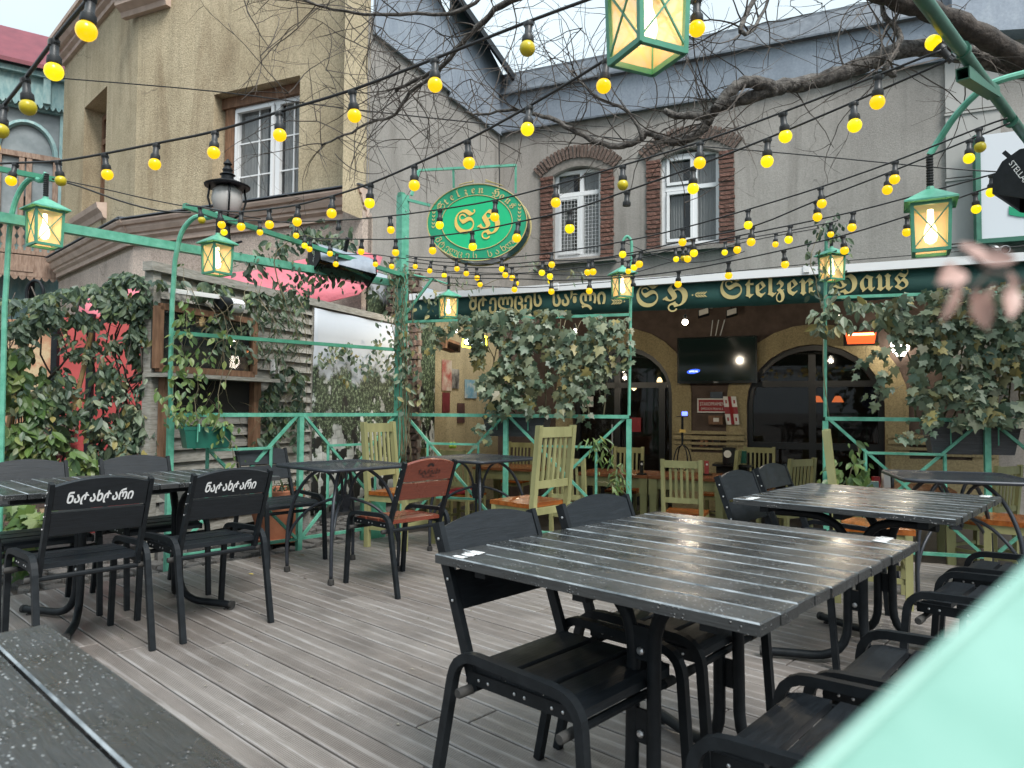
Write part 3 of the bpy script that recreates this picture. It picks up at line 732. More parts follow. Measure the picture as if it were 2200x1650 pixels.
# ------------------------------------------------------------------ tan house
th = thing('tan_house', 'tan roughcast house with pink lower wall and moulded cornices', 'house', FT.w(0, 0))
TOPZ = 9.5
MB().holed(rect(0, 4.22, 3.55, TOPZ), [rect(1.12, 2.66, 3.93, 5.58)], FT, .26).build('wall', M['tan_stucco'], th)
F2 = Frame(FT.w(4.22, 0), (-.716, .698, 0))
MB().holed(rect(0, 4.1, 3.5, 7.66), [rect(1.45, 2.72, 4.45, 6.45)], F2, .35).build('wall', M['tan_stucco'], th)
MB().poly([FT.w(u, z) for u, z in rect(0, 4.22, -.4, 3.58)], FT.n * -.1).build('lower_wall', M['pink_stucco'], th)
MB().poly([F2.w(u, z) for u, z in rect(0, 4.1, -.4, 3.58)], F2.n * -.1).build('lower_wall', M['pink_stucco'], th)
MB().poly([FS.w(u, z, .0) for u, z in rect(4.02, 4.5, 3.5, TOPZ)]).build('wall', M['tan_stucco'], th)
def cornice(fr, u0, u1, z, prof, name='cornice', par=None, mat='cornice'):
    b = MB(); n = len(prof)
    b.add([fr.w(u0, z + dz, d) for d, dz in prof] + [fr.w(u1, z + dz, d) for d, dz in prof], [(i, i + 1, n + i + 1, n + i) for i in range(n - 1)] + [tuple(range(n)), tuple(range(n, 2 * n))])
    return b.build(name, M[mat], par)
PROF = [(0, -.33), (.05, -.33), (.05, -.26), (.10, -.22), (.10, -.18), (.13, -.17), (.16, -.11), (.16, -.07), (.20, -.06), (.22, -.02), (.22, .0), (0, .02)]
cornice(FT, -.02, 4.31, 3.88, PROF, par=th); cornice(F2, -.09, 4.1, 3.90, PROF, par=th)
cornice(FT, -.03, 4.31, 3.905, [(0, 0), (.24, -.003), (.24, .012), (0, .03)], 'flashing', th, 'zinc_dark'); cornice(F2, -.09, 4.1, 3.925, [(0, 0), (.24, -.003), (.24, .012), (0, .03)], 'flashing', th, 'zinc_dark')
PROF2 = [(0, -.36), (.06, -.36), (.06, -.28), (.12, -.24), (.12, -.18), (.18, -.16), (.24, -.08), (.24, -.04), (.30, -.02), (.30, .06), (0, .10)]
cornice(F2, -.25, 4.1, 8.02, PROF2, par=th)
cornice(FT, 3.55, 4.5, 7.30, [(0, -.25), (.08, -.25), (.10, -.18), (.2, -.12), (.2, -.02), (.26, 0), (.26, .08), (0, .12)], par=th)
# scroll stub below it and the parapet rising on the left
MB().poly([FT.w(u, z, .1) for u, z in ((3.6, 7.4), (4.45, 7.4), (4.45, 8.6), (3.9, 9.4), (3.6, 9.4))], FT.n * -.2).build('parapet', M['tan_stucco'], th)
MB().poly([FT.w(u, z, .12) for u, z in rect(0, .30, TZ, 3.62)], FT.n * -.2).build('pilaster', M['pink_stucco'], th)
tw = pvc_window(th, FT, 1.14, 2.44, 3.95, 5.42, .23, 1.66, None, grid=((1.40, 2.02), (4.42, 4.90)), sashes=((1.72, 3.99, 2.42, 5.38),), bw=.07)
MB().box(FT.w(1.89, 5.50, -.20), 1.54, .10, .15, FT.e, FT.n, Z).build('lintel', M['brown_wood'], tw)
MB().box(FT.w(2.53, 4.70, -.22), .17, .08, 1.46, FT.e, FT.n, Z).build('jamb', M['brown_wood'], tw)
bw2 = pvc_window(th, F2, 1.55, 2.66, 4.50, 6.35, .30, 2.1, 5.85, grid=((1.82, 2.4), (5.1, 5.5)), mat='brown_wood', bw=.09, curtain=False)
cornice(F2, 1.3, 2.88, 4.42, [(0, -.22), (.05, -.2), (.08, -.12), (.14, -.06), (.16, .02), (0, .05)], 'window_sill', th)
MB().poly([F2.w(u, z, .03) for u, z in rect(1.5, 2.7, 3.98, 4.22)], F2.n * -.05).build('sill_panel', M['tan_stucco'], th)

# ------------------------------------------------------------------ old blue timber house behind
M['blue_wood'] = pm('faded_blue_timber', (.16, .29, .30), (.30, .42, .41), .75, 5, (3, 3, 1), bst=.3, bsc=25)
M['raw_wood'] = pm('weathered_raw_timber', (.19, .12, .085), (.33, .235, .18), .8, 6, (5, 5, 1), bst=.4, bsc=25, rand=True)
M['red_roof'] = pm('dark_red_roof_sheet', (.13, .016, .03), (.19, .03, .045), .5, 3)
M['old_pane'] = pm('dusty_window_pane', (.16, .19, .20), (.28, .31, .32), .25, 2)
p_ = at(137, 520, 14.0); FB = Frame((p_.x, p_.y, 0), (-.83, -.56, 0))
bh = thing('timber_house', 'old blue timber house with glazed balcony and red roof', 'house', FB.w(0, 0))
def fz(px, py): return FB.uz(px, py)
uL = 2.6
MB().poly([FB.w(u, z, -.25) for u, z in rect(-.1, uL, -.4, 8.0)], FB.n * -.1).build('wall', M['blue_wood'], bh)
zb = fz(60, 545)[1]; zt0 = fz(60, 455)[1]
zs0 = fz(110, 152)[1]
# eaves, red roof, blue frieze with lambrequin teeth
MB().poly([FB.w(-.1, 7.62, .35), FB.w(uL, 7.62, .35), FB.w(uL, 8.6, -.6), FB.w(-.1, 8.6, -.6)], Z * .08).build('roof', M['red_roof'], bh)
fr_ = MB().box(FB.w(uL / 2, 7.28, .08), uL, .12, .60, FB.e, FB.n, Z); fr_.box(FB.w(uL / 2, 7.55, .15), uL, .2, .1, FB.e, FB.n, Z)
frz = fr_.build('frieze', M['blue_wood'], bh)
for k in range(26):
    u = .05 + k * .1
    MB().poly([FB.w(u - .045, 6.98, .16), FB.w(u + .045, 6.98, .16), FB.w(u + .03, 6.93, .16), FB.w(u, 6.90, .16), FB.w(u - .03, 6.93, .16)], FB.n * -.02).build('tooth', M['blue_wood'], frz)
for k in range(3): MB().box(FB.w(.35 + k * .95, 7.25, .18), .12, .1, .5, FB.e, FB.n, Z).build('bracket', M['blue_wood'], bh)
# glazed gallery window with round head
gf = MB()
for u in (.06, 1.15, 2.3): bar_uz(gf, FB, u, 4.6, u, 6.95, .12, .1, 0)
bar_uz(gf, FB, .0, 6.93, uL, 6.93, .08, .1, .01)
g = gf.build('window', M['blue_wood'], bh)
MB().poly([FB.w(u, z, -.06) for u, z in rect(.1, uL, 5.2, 6.9)], FB.n * -.01).build('pane', M['old_pane'], g)
ac = MB().tube([FB.w(.65 + .47 * cos(pi * k / 14), 6.02 + .62 * sin(pi * k / 14), .0) for k in range(15)], .05, 4); ac.build('round_head', M['blue_wood'], g)
db = MB()
for (a, b_, c, d_) in ((.1, 5.98, 2.4, 5.98), (.1, 4.68, 2.4, 4.68)): bar_uz(db, FB, a, b_, c, d_, .1, .09, .02)
for u in (.17, .60, .72, 1.08, 1.3, 1.7): bar_uz(db, FB, u, 4.7, u, 5.95, .09, .08, .015)
cs = db.build('casement', M['raw_wood'], bh)
for a, b_ in ((.22, .55), (.77, 1.03), (1.35, 1.65)): MB().poly([FB.w(u, z, -.02) for u, z in rect(a, b_, 4.74, 5.92)], FB.n * -.01).build('pane', M['old_pane'], cs)
# balcony: fretted balusters, each a board
bal = MB(); bar_uz(bal, FB, 0, 4.60, uL, 4.60, .07, .12, .42); bar_uz(bal, FB, 0, 4.02, uL, 4.02, .07, .12, .42)
bal.box(FB.w(uL / 2, 3.90, .1), uL, .8, .12, FB.e, FB.n, Z); bal.box(FB.w(uL / 2, 3.70, .48), uL, .04, .28, FB.e, FB.n, Z)
bo = bal.build('balcony', M['raw_wood'], bh)
def baluster(u):
    h = [(0, .045), (.06, .045), (.08, .02), (.12, .055), (.2, .06), (.26, .025), (.30, .05), (.36, .06), (.42, .02), (.46, .045), (.52, .045)]
    return MB().poly([FB.w(u - w, 4.06 + z, .43) for z, w in h] + [FB.w(u + w, 4.06 + z, .43) for z, w in reversed(h)], FB.n * -.025)
for k in range(20): baluster(.07 + k * .125).build('baluster', M['raw_wood'], bo)
for k in range(22):
    u = .05 + k * .12
    MB().poly([FB.w(u - .058, 3.57, .5), FB.w(u + .058, 3.57, .5), FB.w(u + .04, 3.52, .5), FB.w(u, 3.49, .5), FB.w(u - .04, 3.52, .5)], FB.n * -.02).build('tooth', M['raw_wood'], bo)
MB().box(FB.w(.7, 3.71, .505), .42, .02, .12, FB.e, FB.n, Z).build('fretwork', M['raw_wood'], bo)
for u in (.5, 1.8): MB().bar(FB.w(u, 3.75, .35), FB.w(u, 3.0, -.2), .09, .09).build('brace', M['black_metal'], bo)
# ------------------------------------------------------------------ railings (mint-green square tube, crossed braces with an inner square)
RZ = 1.10
def bay(parent, A, B, zb=.07, zt=RZ):
    """braces of one bay between posts at A and B"""
    A = V(A); B = V(B); P = lambda s, t: A + (B - A) * s + Z * lerp(zb, zt - .02, t)
    w = .022
    nrm = (B - A).normalized().cross(Z)
    for a, b, nm, off in (((.03, 1), (.97, 0), 'brace', .004), ((.97, 1), (.03, 0), 'brace', -.006)):
        MB().bar(P(*a) + nrm * off, P(*b) + nrm * off, w, w).build(nm, M['mint'], parent)
    for a, b, nm in (((.26, .745), (.74, .745), 'mid_rail'), ((.26, .255), (.74, .255), 'mid_rail'), ((.255, .25), (.255, .75), 'upright'), ((.745, .25), (.745, .75), 'upright')):
        MB().bar(P(*a) + nrm * .012, P(*b) + nrm * .012, w * .9, w * .9).build(nm, M['mint'], parent)
def railing(pts, label, posts=None, z0=-.05):
    pts = [V(p) for p in pts]
    r = thing('railing', label, 'railing', pts[0])
    for i, p in enumerate(pts):
        if posts and not posts[i]: continue
        MB().box(p + Z * ((RZ - .03 + z0) / 2), .04, .04, RZ - .03 - z0, (pts[-1] - pts[0]).normalized(), (pts[-1] - pts[0]).normalized().cross(Z)).build('post', M['mint'], r)
    a, b = pts[0], pts[-1]
    MB().bar(a + Z * (RZ - .012), b + Z * (RZ - .012), .036, .03).build('top_rail', M['mint'], r)
    MB().bar(a + Z * .075, b + Z * .075, .026, .024).build('bottom_rail', M['mint'], r)
    for i in range(len(pts) - 1): bay(r, pts[i], pts[i + 1], .085)
    return r
PL0 = V((-2.44, 5.10, 0)); PL1 = V((-1.735, 5.865, 0)); PC2 = V((.99, 6.02, 0)); PR0 = V((2.48, 5.64, 0)); PR1 = PR0 + RD * 1.11
PCm = RM + (PC2 - RM) * .487
railing([PL0, PL1, RM - U2 * .03], 'mint green railing with crossed braces beside the flower box and terracotta pot', (1, 1, 0))
railing([RM + RD * .03, PCm, PC2], 'mint green railing with crossed braces under the middle ivy', (0, 1, 1))
railing([PR0, PR1, PR1 + RD * 1.11, PR1 + RD * 2.22], 'mint green railing carrying the long grey ivy trough beside the entrance', (1, 1, 1, 1))
pl_ = at(2, 900, 4.42); lp = V((pl_.x - .05, pl_.y, 0))
t = thing('railing_post', 'short mint green post end at the planted edge of the deck', 'post', lp)
MB().box(lp + Z * .52, .04, .04, 1.15, U1, U2).build('post', M['mint'], t); MB().box(lp + Z * 1.10, .06, .06, .012, U1, U2).build('cap', M['mint'], t)

# ------------------------------------------------------------------ main post, overhead beams
mp = thing('pergola_post', 'tall mint green square post where railings and overhead beam meet', 'post', RM)
ptop = at(880, 420, RM.y).z
MB().box(RM + Z * (ptop / 2 - .02), .085, .085, ptop + .04, U1, U2).build('post', M['mint'], mp)
MB().box(RM + Z * ptop - U2 * .02 + U1 * .0, .05, .05, .04, U1, U2).build('cap', M['mint_dark'], mp)
MB().bar(RM + Z * (ptop - .03), RM + Z * (ptop - .10) + V((.26, -.02, 0)), .025, .025).build('arm', M['mint'], mp)
MB().bar(RM + Z * 2.0 + V((.02, 0, 0)), RM + Z * 2.36 + V((.30, -.08, 0)), .022, .022).build('brace', M['mint'], mp)
for z in (2.45, 2.75, 3.0): MB().lathe([(.007, 0), (.007, .01)], RM + Z * z - U1 * .043, -U1, 6).build('bolt', M['rivet'], mp)
MB().box(RM + V((-.20, -.22, .12)), .26, .03, .42, U2, U1).build('base_plate', M['mint_dark'], mp)
BEAM0 = V((-4.2, 3.19, 2.30)); BEAM1 = RM + Z * 2.305 - U2 * .04
bm_ = thing('pergola_beam', 'long mint green square beam running overhead to the tall post', 'beam', (BEAM0 + BEAM1) / 2)
MB().bar(BEAM0, BEAM1, .06, .06).build('beam', M['mint'], bm_)
ba = thing('lamp_rail', 'thin green rail carrying the bulb strings above the beam', 'rail', at(400, 443, 4.82))
MB().bar(at(395, 442, 4.80), at(866, 592, 6.55), .035, .035).build('rail', M['mint_dark'], ba)
bb = thing('lamp_rail', 'short green rail end above the lantern at the blue house', 'rail', at(60, 372, 4.2))
MB().bar(at(-60, 352, 4.0), at(118, 386, 4.45), .03, .03).build('rail', M['mint_dark'], bb)
bc = thing('lamp_rail', 'thin green rail half hidden by vines across the slatted screen', 'rail', at(560, 735, 5.6))
MB().bar(at(372, 715, 5.08), at(860, 752, 6.6), .028, .028).build('rail', M['mint_dark'], bc)
# right-hand frame over the seats
def onb(px, py, off=0): return onpl(px, py, U1 * .484, U1)
q0, q1 = onb(1985, 0), onb(2200, 290)
qd = (q1 - q0).normalized(); qa = q0 - qd * 1.6; qb = q1 + qd * 2.6
rf = thing('pergola_pipe', 'dark green pipe overhead where the bulb strings end', 'pipe', q0)
MB().tube([qa, onb(2092, 145), qb], .021, 12).build('pipe', M['pipe_green'], rf, smooth=True)
for px, py in ((2066, 108), (2172, 260)):
    p = onb(px, py); MB().tube([p - qd * .012, p + qd * .012], .028, 12).build('ring', M['pipe_green'], rf, smooth=True)
a_, b_ = at(2068, 158, 2.40), at(2135, 200, 2.75)
sq = MB()
dd = (b_ - a_).normalized(); s1 = dd.cross(Z).normalized(); s2 = s1.cross(dd)
w = .021
oc = [a_ + s1 * (i * w) + s2 * (j * w) for i, j in ((-1, -1), (1, -1), (1, 1), (-1, 1))]; ic = [a_ + s1 * (i * w * .8) + s2 * (j * w * .8) for i, j in ((-1, -1), (1, -1), (1, 1), (-1, 1))]
L = b_ - a_
sq.add(oc + [p + L for p in oc] + ic + [p + L * .8 for p in ic], [(i, (i + 1) % 4, 4 + (i + 1) % 4, 4 + i) for i in range(4)] + [(i, (i + 1) % 4, 8 + (i + 1) % 4, 8 + i) for i in range(4)] + [(8 + i, 8 + (i + 1) % 4, 12 + (i + 1) % 4, 12 + i) for i in range(4)] + [(4, 5, 6, 7), (12, 13, 14, 15)])
sq.build('stub', M['pipe_green'], rf)
# top ivy rails of the middle and right railings (thin bars between lamp poles)
def zrail(a, b, z, label):
    t = thing('trellis_bar', label, 'bar', (a + b) / 2 + Z * z)
    MB().bar(a + Z * z, b + Z * z, .024, .024).build('bar', M['mint'], t)
zi = at(1352, 676, PC2.y).z
zrail(RM, PC2, zi, 'thin mint bar the middle ivy hangs from')
zir = at(1773, 640, PR0.y).z
zrail(PR0, PR0 + RD * 3.3, zir, 'thin mint bar the ivy hangs from beside the entrance')

# ------------------------------------------------------------------ lanterns
def frost():
    m, nt, b = nmat('frosted_lantern_glass')
    b.inputs['Base Color'].default_value = (.72, .52, .26, 1); b.inputs['Roughness'].default_value = .45
    b.inputs['Alpha'].default_value = .55
    b.inputs['Emission Color'].default_value = (1, .56, .17, 1); b.inputs['Emission Strength'].default_value = .16
    m.cycles.emission_sampling = 'NONE'
    return m
M['frost'] = frost()
M['spring'] = pm('black_conduit', (.012, .012, .013), None, .45)
def lantern(top, s, label, rz, conduit=True):
    """top: point where it hangs; s: width of the body"""
    t = thing('lantern', label, 'lantern', top, rz, 'green square lanterns')
    k = s / .15
    h0 = -.07 * k; hb = -.30 * k      # eaves, bottom
    b = MB(); r = .105 * k
    b.add([(x * r, y * r, h0) for x, y in ((-1, -1), (1, -1), (1, 1), (-1, 1))] + [(x * .02 * k, y * .02 * k, h0 + .06 * k) for x, y in ((-1, -1), (1, -1), (1, 1), (-1, 1))] + [(x * r, y * r, h0 - .008 * k) for x, y in ((-1, -1), (1, -1), (1, 1), (-1, 1))],
          [(i, (i + 1) % 4, 4 + (i + 1) % 4, 4 + i) for i in range(4)] + [(4, 5, 6, 7)] + [(i, (i + 1) % 4, 8 + (i + 1) % 4, 8 + i) for i in range(4)])
    b.lathe([(.02 * k, h0 + .055 * k), (.016 * k, h0 + .075 * k)], seg=10)
    b.build('roof', M['mint'], t, local=True)
    f = MB(); w = .014 * k; r1 = .074 * k; r2 = .068 * k
    cs = [(-1, -1), (1, -1), (1, 1), (-1, 1)]
    for x, y in cs: f.bar((x * r1, y * r1, h0 - .008 * k), (x * r2, y * r2, hb), w, w, (0, 1, 0))
    for i in range(4):
        a, c = cs[i], cs[(i + 1) % 4]
        f.bar((a[0] * r2, a[1] * r2, hb + w * .4), (c[0] * r2, c[1] * r2, hb + w * .4), w, w * 1.1)
        f.bar((a[0] * r1, a[1] * r1, h0 - .016 * k), (c[0] * r1, c[1] * r1, h0 - .016 * k), w, w)
    f.build('frame', M['mint_dark'], t, local=True)
    x_ = MB()
    for i in range(4):
        a, c = cs[i], cs[(i + 1) % 4]; o = 1.06
        x_.bar((a[0] * r1 * o, a[1] * r1 * o, h0 - .02 * k), (c[0] * r2 * o, c[1] * r2 * o, hb + .01 * k), .005 * k, .005 * k)
        x_.bar((c[0] * r1 * o, c[1] * r1 * o, h0 - .02 * k), (a[0] * r2 * o, a[1] * r2 * o, hb + .01 * k), .005 * k, .005 * k)
    x_.build('cross_bars', M['mint_dark'], t, local=True)
    for i in range(4):
        a, c = cs[i], cs[(i + 1) % 4]; o = .95
        MB().add([(a[0] * r2 * o, a[1] * r2 * o, hb + .012 * k), (c[0] * r2 * o, c[1] * r2 * o, hb + .012 * k), (c[0] * r1 * o, c[1] * r1 * o, h0 - .02 * k), (a[0] * r1 * o, a[1] * r1 * o, h0 - .02 * k)], [(0, 1, 2, 3)]).build('pane', M['frost'], t, local=True)
    MB().lathe([(.012 * k, h0 - .03 * k), (.014 * k, h0 - .09 * k), (.024 * k, h0 - .12 * k), (.028 * k, h0 - .15 * k), (.022 * k, h0 - .175 * k), (.008 * k, h0 - .185 * k)], seg=12).build('bulb', M['lamp_glow'], t, local=True, smooth='all')
    if conduit:
        c = MB(); n = 12; L = .15 * k
        for i in range(n):
            z = h0 + .07 * k + L * i / n
            c.lathe([(.011 * k, z), (.0155 * k, z + L / n * .3), (.0155 * k, z + L / n * .7), (.011 * k, z + L / n)], seg=10, cap=False)
        c.build('conduit', M['spring'], t, local=True)
    return t
def pole(pts, r, label, base, seg=8):
    t = thing('lamp_pole', label, 'pole', base)
    MB().tube(pts, r, seg).build('pipe', M['mint'], t, smooth=True)
    return t
def lan_at(px, py_bot, Y, s, label, rz, conduit=True):
    """bottom edge of the lantern seen at px, py_bot"""
    p = at(px, py_bot, Y); k = s / .15
    return lantern(p + Z * .30 * k, s, label, rz, conduit), p + Z * (.30 * k + .15 * k)
yaw = A_U1
l1, e1 = lan_at(95, 530, 4.30, .15, 'lit green lantern on curved arm before the blue timber house', yaw + .1)
A = at(8, 900, 4.42)
pole([V((A.x, A.y, 0)), at(10, 660, 4.42)] + smooth_path([at(14, 600, 4.42), at(22, 480, 4.42), at(40, 415, 4.40), at(66, 384, 4.36), at(88, 388, 4.32), e1], 4), .016, 'slim mint pole bending over to the lantern before the blue timber house', V((A.x, A.y, 0)))
l2, e2 = lan_at(466, 590, 5.0, .145, 'lit green lantern on curved arm in front of the slatted screen', yaw + .15)
pole([PL0 + Z * RZ, at(366, 800, 5.08), at(370, 650, 5.05)] + smooth_path([at(376, 560, 5.03), at(390, 500, 5.02), at(418, 467, 5.0), at(446, 468, 5.0), e2], 4), .017, 'slim mint pole bending over to the lantern before the slatted screen', PL0 + Z * RZ)
l3, e3 = lan_at(1337, 640, PC2.y, .135, 'lit green lantern above the middle railing end at the entrance', .35)
pole([PC2 + Z * RZ, at(1355, 640, PC2.y)] + smooth_path([at(1357, 540, PC2.y), at(1356, 518, PC2.y), at(1347, 508, PC2.y), at(1339, 518, PC2.y), e3], 3), .013, 'slim mint pole at the entrance with hooked top by the middle ivy', PC2 + Z * RZ)
l4, e4 = lan_at(1787, 603, PR0.y, .135, 'lit green lantern above the ivy railing on the far side of the entrance', .30)
pole([PR0 + Z * RZ, at(1773, 640, PR0.y)] + smooth_path([at(1775, 520, PR0.y), at(1776, 496, PR0.y), at(1784, 486, PR0.y), e4], 3), .013, 'slim mint pole at the entrance beside the hanging ivy trough', PR0 + Z * RZ)
l5, e5 = lan_at(963, 683, 6.6, .13, 'lit green lantern over the first letters of the awning', .5)
MB_ = pole([e5 - Z * .02, at(962, 610, 6.6), at(930, 600, 6.62), RM + Z * 2.42], .010, 'short mint arm holding the lantern by the tall post', e5)
l6, e6 = lan_at(2000, 545, 3.30, .155, 'large lit green lantern on curved arm before the white sign', yaw + .25)
pole(smooth_path([at(2290, 140, 3.0), at(2200, 158, 3.05), at(2120, 185, 3.1), at(2060, 240, 3.2), at(2018, 300, 3.28), e6], 5), .015, 'mint green curved arm reaching down to the large lantern', at(2200, 158, 3.05))
l7, e7 = lan_at(1390, 128, 1.90, .155, 'lit green lantern hanging at the top edge close to the camera', yaw + 1.18)
pole(smooth_path([e7, e7 + V((.02, 0, .12)), e7 + V((.12, .05, .25)), e7 + V((.4, .2, .30))], 4), .013, 'mint arm above the lantern at the top edge', e7)

# ------------------------------------------------------------------ awning
p_ = at(1430, 597, 6.8); AW = Frame((p_.x, p_.y, 0), FA.e)
aw = thing('awning', 'dark green awning over the terrace with gold blackletter house name', 'awning', AW.w(0, 2.1))
AU0, AU1 = -2.84, 5.2
dB = (AW.o - FA.o).dot(FA.n)           # distance of the awning front from the house front
n = 70; vs = []
for k in range(n + 1):
    u = lerp(AU0, AU1, k / n); wv = .006 * sin(k * .9) + .004 * sin(k * 2.3)
    vs += [AW.w(u, 2.355, 0), AW.w(u, 2.23, wv * .6), AW.w(u, 2.105 + .003 * sin(k * 1.7), wv)]
vb = MB().add(vs, [(3 * k + j, 3 * k + 3 + j, 3 * k + 4 + j, 3 * k + 1 + j) for k in range(n) for j in (0, 1)])
val = vb.build('valance', M['awning'], aw, smooth='all', fixn=False)
val.modifiers.new('cloth_thickness', 'SOLIDIFY').thickness = -.003
rb = MB().poly([AW.w(AU0, 2.37, -.03), AW.w(AU1, 2.37, -.03), AW.w(AU1, 3.1, -dB + .02), AW.w(AU0, 3.1, -dB + .02)], Z * .006); rb.build('canopy', M['awning'], aw)
MB().box(AW.w((AU0 + AU1) / 2, 2.385, .0), AU1 - AU0, .10, .07, AW.e, AW.n, Z).build('front_bar', M['white_pvc'], aw)
for u in (-2.2, -.2, 1.9, 3.6): MB().bar(AW.w(u, 2.36, -.06), AW.w(u, 2.75, -dB + .15), .05, .07).build('arm', M['white_pvc'], aw)
for u in (-1.1, 1.25, 2.9): MB().box(AW.w(u, 2.40, .055), .05, .015, .06, AW.e, AW.n, Z).build('clip', M['white_pvc'], aw)
D_ = .012
gx = AW.w
def awtext(body, px0, px1, pyb, size, **kw):
    u0, z0 = AW.uz(px0, pyb); u1, z1 = AW.uz(px1, pyb); lb = MB()
    text_on(lb, body, gx(u0, z0, D_), AW.e, Z, size, fit=(u1 - u0), **kw)
    lb.build('lettering', M['gold'], aw, fixn=False)
awtext('შტელცეს', 1008, 1165, 666, .205, bold=.006); awtext('სახლი', 1188, 1302, 658, .205, bold=.006)
awtext('𝕾', 1368, 1416, 660, .31); awtext('𝕳', 1424, 1478, 657, .31)
awtext('𝕾𝖙𝖊𝖑𝖟𝖊𝖓', 1548, 1752, 643, .285); awtext('𝕳𝖆𝖚𝖘', 1790, 1952, 630, .285)
def wheat(px, py, s, dr):
    u, z = AW.uz(px, py); lb = MB()
    for k in range(4):
        for sg in (-1, 1):
            c = gx(u + dr * k * s * .5, z, D_); a = AW.e * dr * cos(.6) + Z * sg * sin(.6); nn = AW.e * -sg * sin(.6) * dr + Z * cos(.6)
            lb.add([c, c + a * s * .4 + nn * s * .16, c + a * s, c + a * s * .4 - nn * s * .16], [(0, 1, 2, 3)])
    c = gx(u - dr * s * .4, z, D_); lb.add([c + AW.e * s * .16 * cos(t) + Z * s * .16 * sin(t) for t in [i * pi / 4 for i in range(8)]], [tuple(range(8))])
    lb.build('wheat_ear', M['gold'], aw, fixn=False)
wheat(1338, 648, .05, -1); wheat(1493, 634, .05, 1)

# ------------------------------------------------------------------ oval hanging sign
SY = 6.75
sc_ = at(1024, 478, SY); se = V((.985, -.17, 0)).normalized(); sn = V((se.y, -se.x, 0))
if sn.dot(CAMP - sc_) < 0: sn = -sn
sr = V((.0, 0, 0))
ang = .0
RA, RB = .495, .375
tlt = radians(-2)
ex = se * cos(tlt) + Z * sin(tlt); ey = Z * cos(tlt) - se * sin(tlt)
SG = lambda a, r=1.0, d=0.0: sc_ + ex * (RA * r * cos(a)) + ey * (RB * r * sin(a)) + sn * d
sg = thing('oval_sign', 'oval bright green house sign with gold blackletter monogram', 'sign', sc_)
nS = 48
A_ = [2 * pi * k / nS for k in range(nS)]
MB().add([SG(a, 1, 0) for a in A_] + [SG(a, 1, -.20) for a in A_], [(k, (k + 1) % nS, nS + (k + 1) % nS, nS + k) for k in range(nS)] + [tuple(range(nS)), tuple(range(nS, 2 * nS))]).build('box', M['black_gloss'], sg, smooth=True)
def ring(r0, r1, d):
    b = MB().add([SG(a, r0, d) for a in A_] + [SG(a, r1, d) for a in A_], [(k, (k + 1) % nS, nS + (k + 1) % nS, nS + k) for k in range(nS)]); return b
ring(.685, .985, .004).build('face', M['sign_green2'], sg); MB().add([SG(a, .69, .005) for a in A_], [tuple(range(nS))]).build('face', M['sign_green'], sg)
for r, w_, nm in ((.70, .008, 'inner_ring'), (.985, .010, 'rim')):
    MB().tube([SG(a, r, .008) for a in A_ + [0]], w_ * .55, 6, False).build(nm, M['gold'], sg, smooth=True)
MB().tube([SG(a, 1.0, -.19) for a in A_ + [0]], .010, 6, False).build('rim', M['gold'], sg, smooth=True)
def arc_text(body, a0, a1, r, size, flip=False):
    n = len(body)
    for i, ch in enumerate(body):
        if ch == ' ': continue
        a = lerp(a0, a1, i / (n - 1)); p = SG(a, r, .010)
        # tangent of the oval
        tx = (ex * (-RA * sin(a)) + ey * (RB * cos(a))).normalized() * (1 if flip else -1)
        up_ = sn.cross(tx); 
        if (p - sc_).dot(up_) * (-1 if flip else 1) < 0: up_ = -up_
        text_on(MB(), ch, p, tx, up_, size, center=True).build('letter', M['gold'], sg, fixn=False)
arc_text('𝕾𝖙𝖊𝖑𝖟𝖊𝖓 𝕳𝖆𝖚𝖘', radians(152), radians(30), .745, .105)
arc_text('შტელცეს სახლი', radians(212), radians(328), .93, .085, True)
for ch, x_o, f_ in (('𝕾', -.215, .20), ('𝕳', .01, .22)):
    text_on(MB(), ch, sc_ + ex * x_o - ey * .10 + sn * .012, ex, ey, .30, fit=f_).build('monogram', M['gold2'], sg, fixn=False)
for a0 in (radians(178), radians(14)):
    wb_ = MB()
    for k in range(5):
        for sd in (-1, 1):
            c = SG(a0, .86, .010) + ey * (k - 2) * .035; d1 = ey * .8 + ex * .45 * sd; d2 = ex * .8 - ey * .45 * sd
            wb_.add([c, c + d1 * .018 + d2 * .007, c + d1 * .038, c + d1 * .018 - d2 * .007], [(0, 1, 2, 3)])
    wb_.build('wheat_ear', M['gold'], sg, fixn=False)
# neon-tube ends curling over the top
for x0, x1 in ((-.20, -.06), (.06, .24)):
    pts = [sc_ + ex * x + ey * (RB * sqrt(max(0, 1 - (x / RA) ** 2)) + .03) + sn * -.03 for x in [lerp(x0, x1, k / 8) for k in range(9)]]
    MB().tube(pts + [pts[-1 if x0 < 0 else 0] + ey * .02], .006, 6).build('tube', M['gold'], sg, smooth=True)
br = thing('sign_bracket', 'thin mint frame over the oval sign tied to the tall post', 'bracket', RM + Z * 3.0)
b0 = at(900, 366, 6.72); b1 = at(1110, 355, 6.62)
MB().bar(b0, b1, .022, .022).build('bar', M['mint'], br)
MB().bar(at(884, 420, 6.64), b0, .022, .022).build('stay', M['mint'], br)
for x, yb in ((974, 400), (1108, 412)):
    yt = lerp(366, 355, (x - 900) / 210); Yq = lerp(6.72, 6.62, (x - 900) / 210)
    MB().bar(at(x, yt, Yq), at(x, yb, Yq) + V((0, .05, 0)), .02, .02).build('hanger', M['mint'], br)

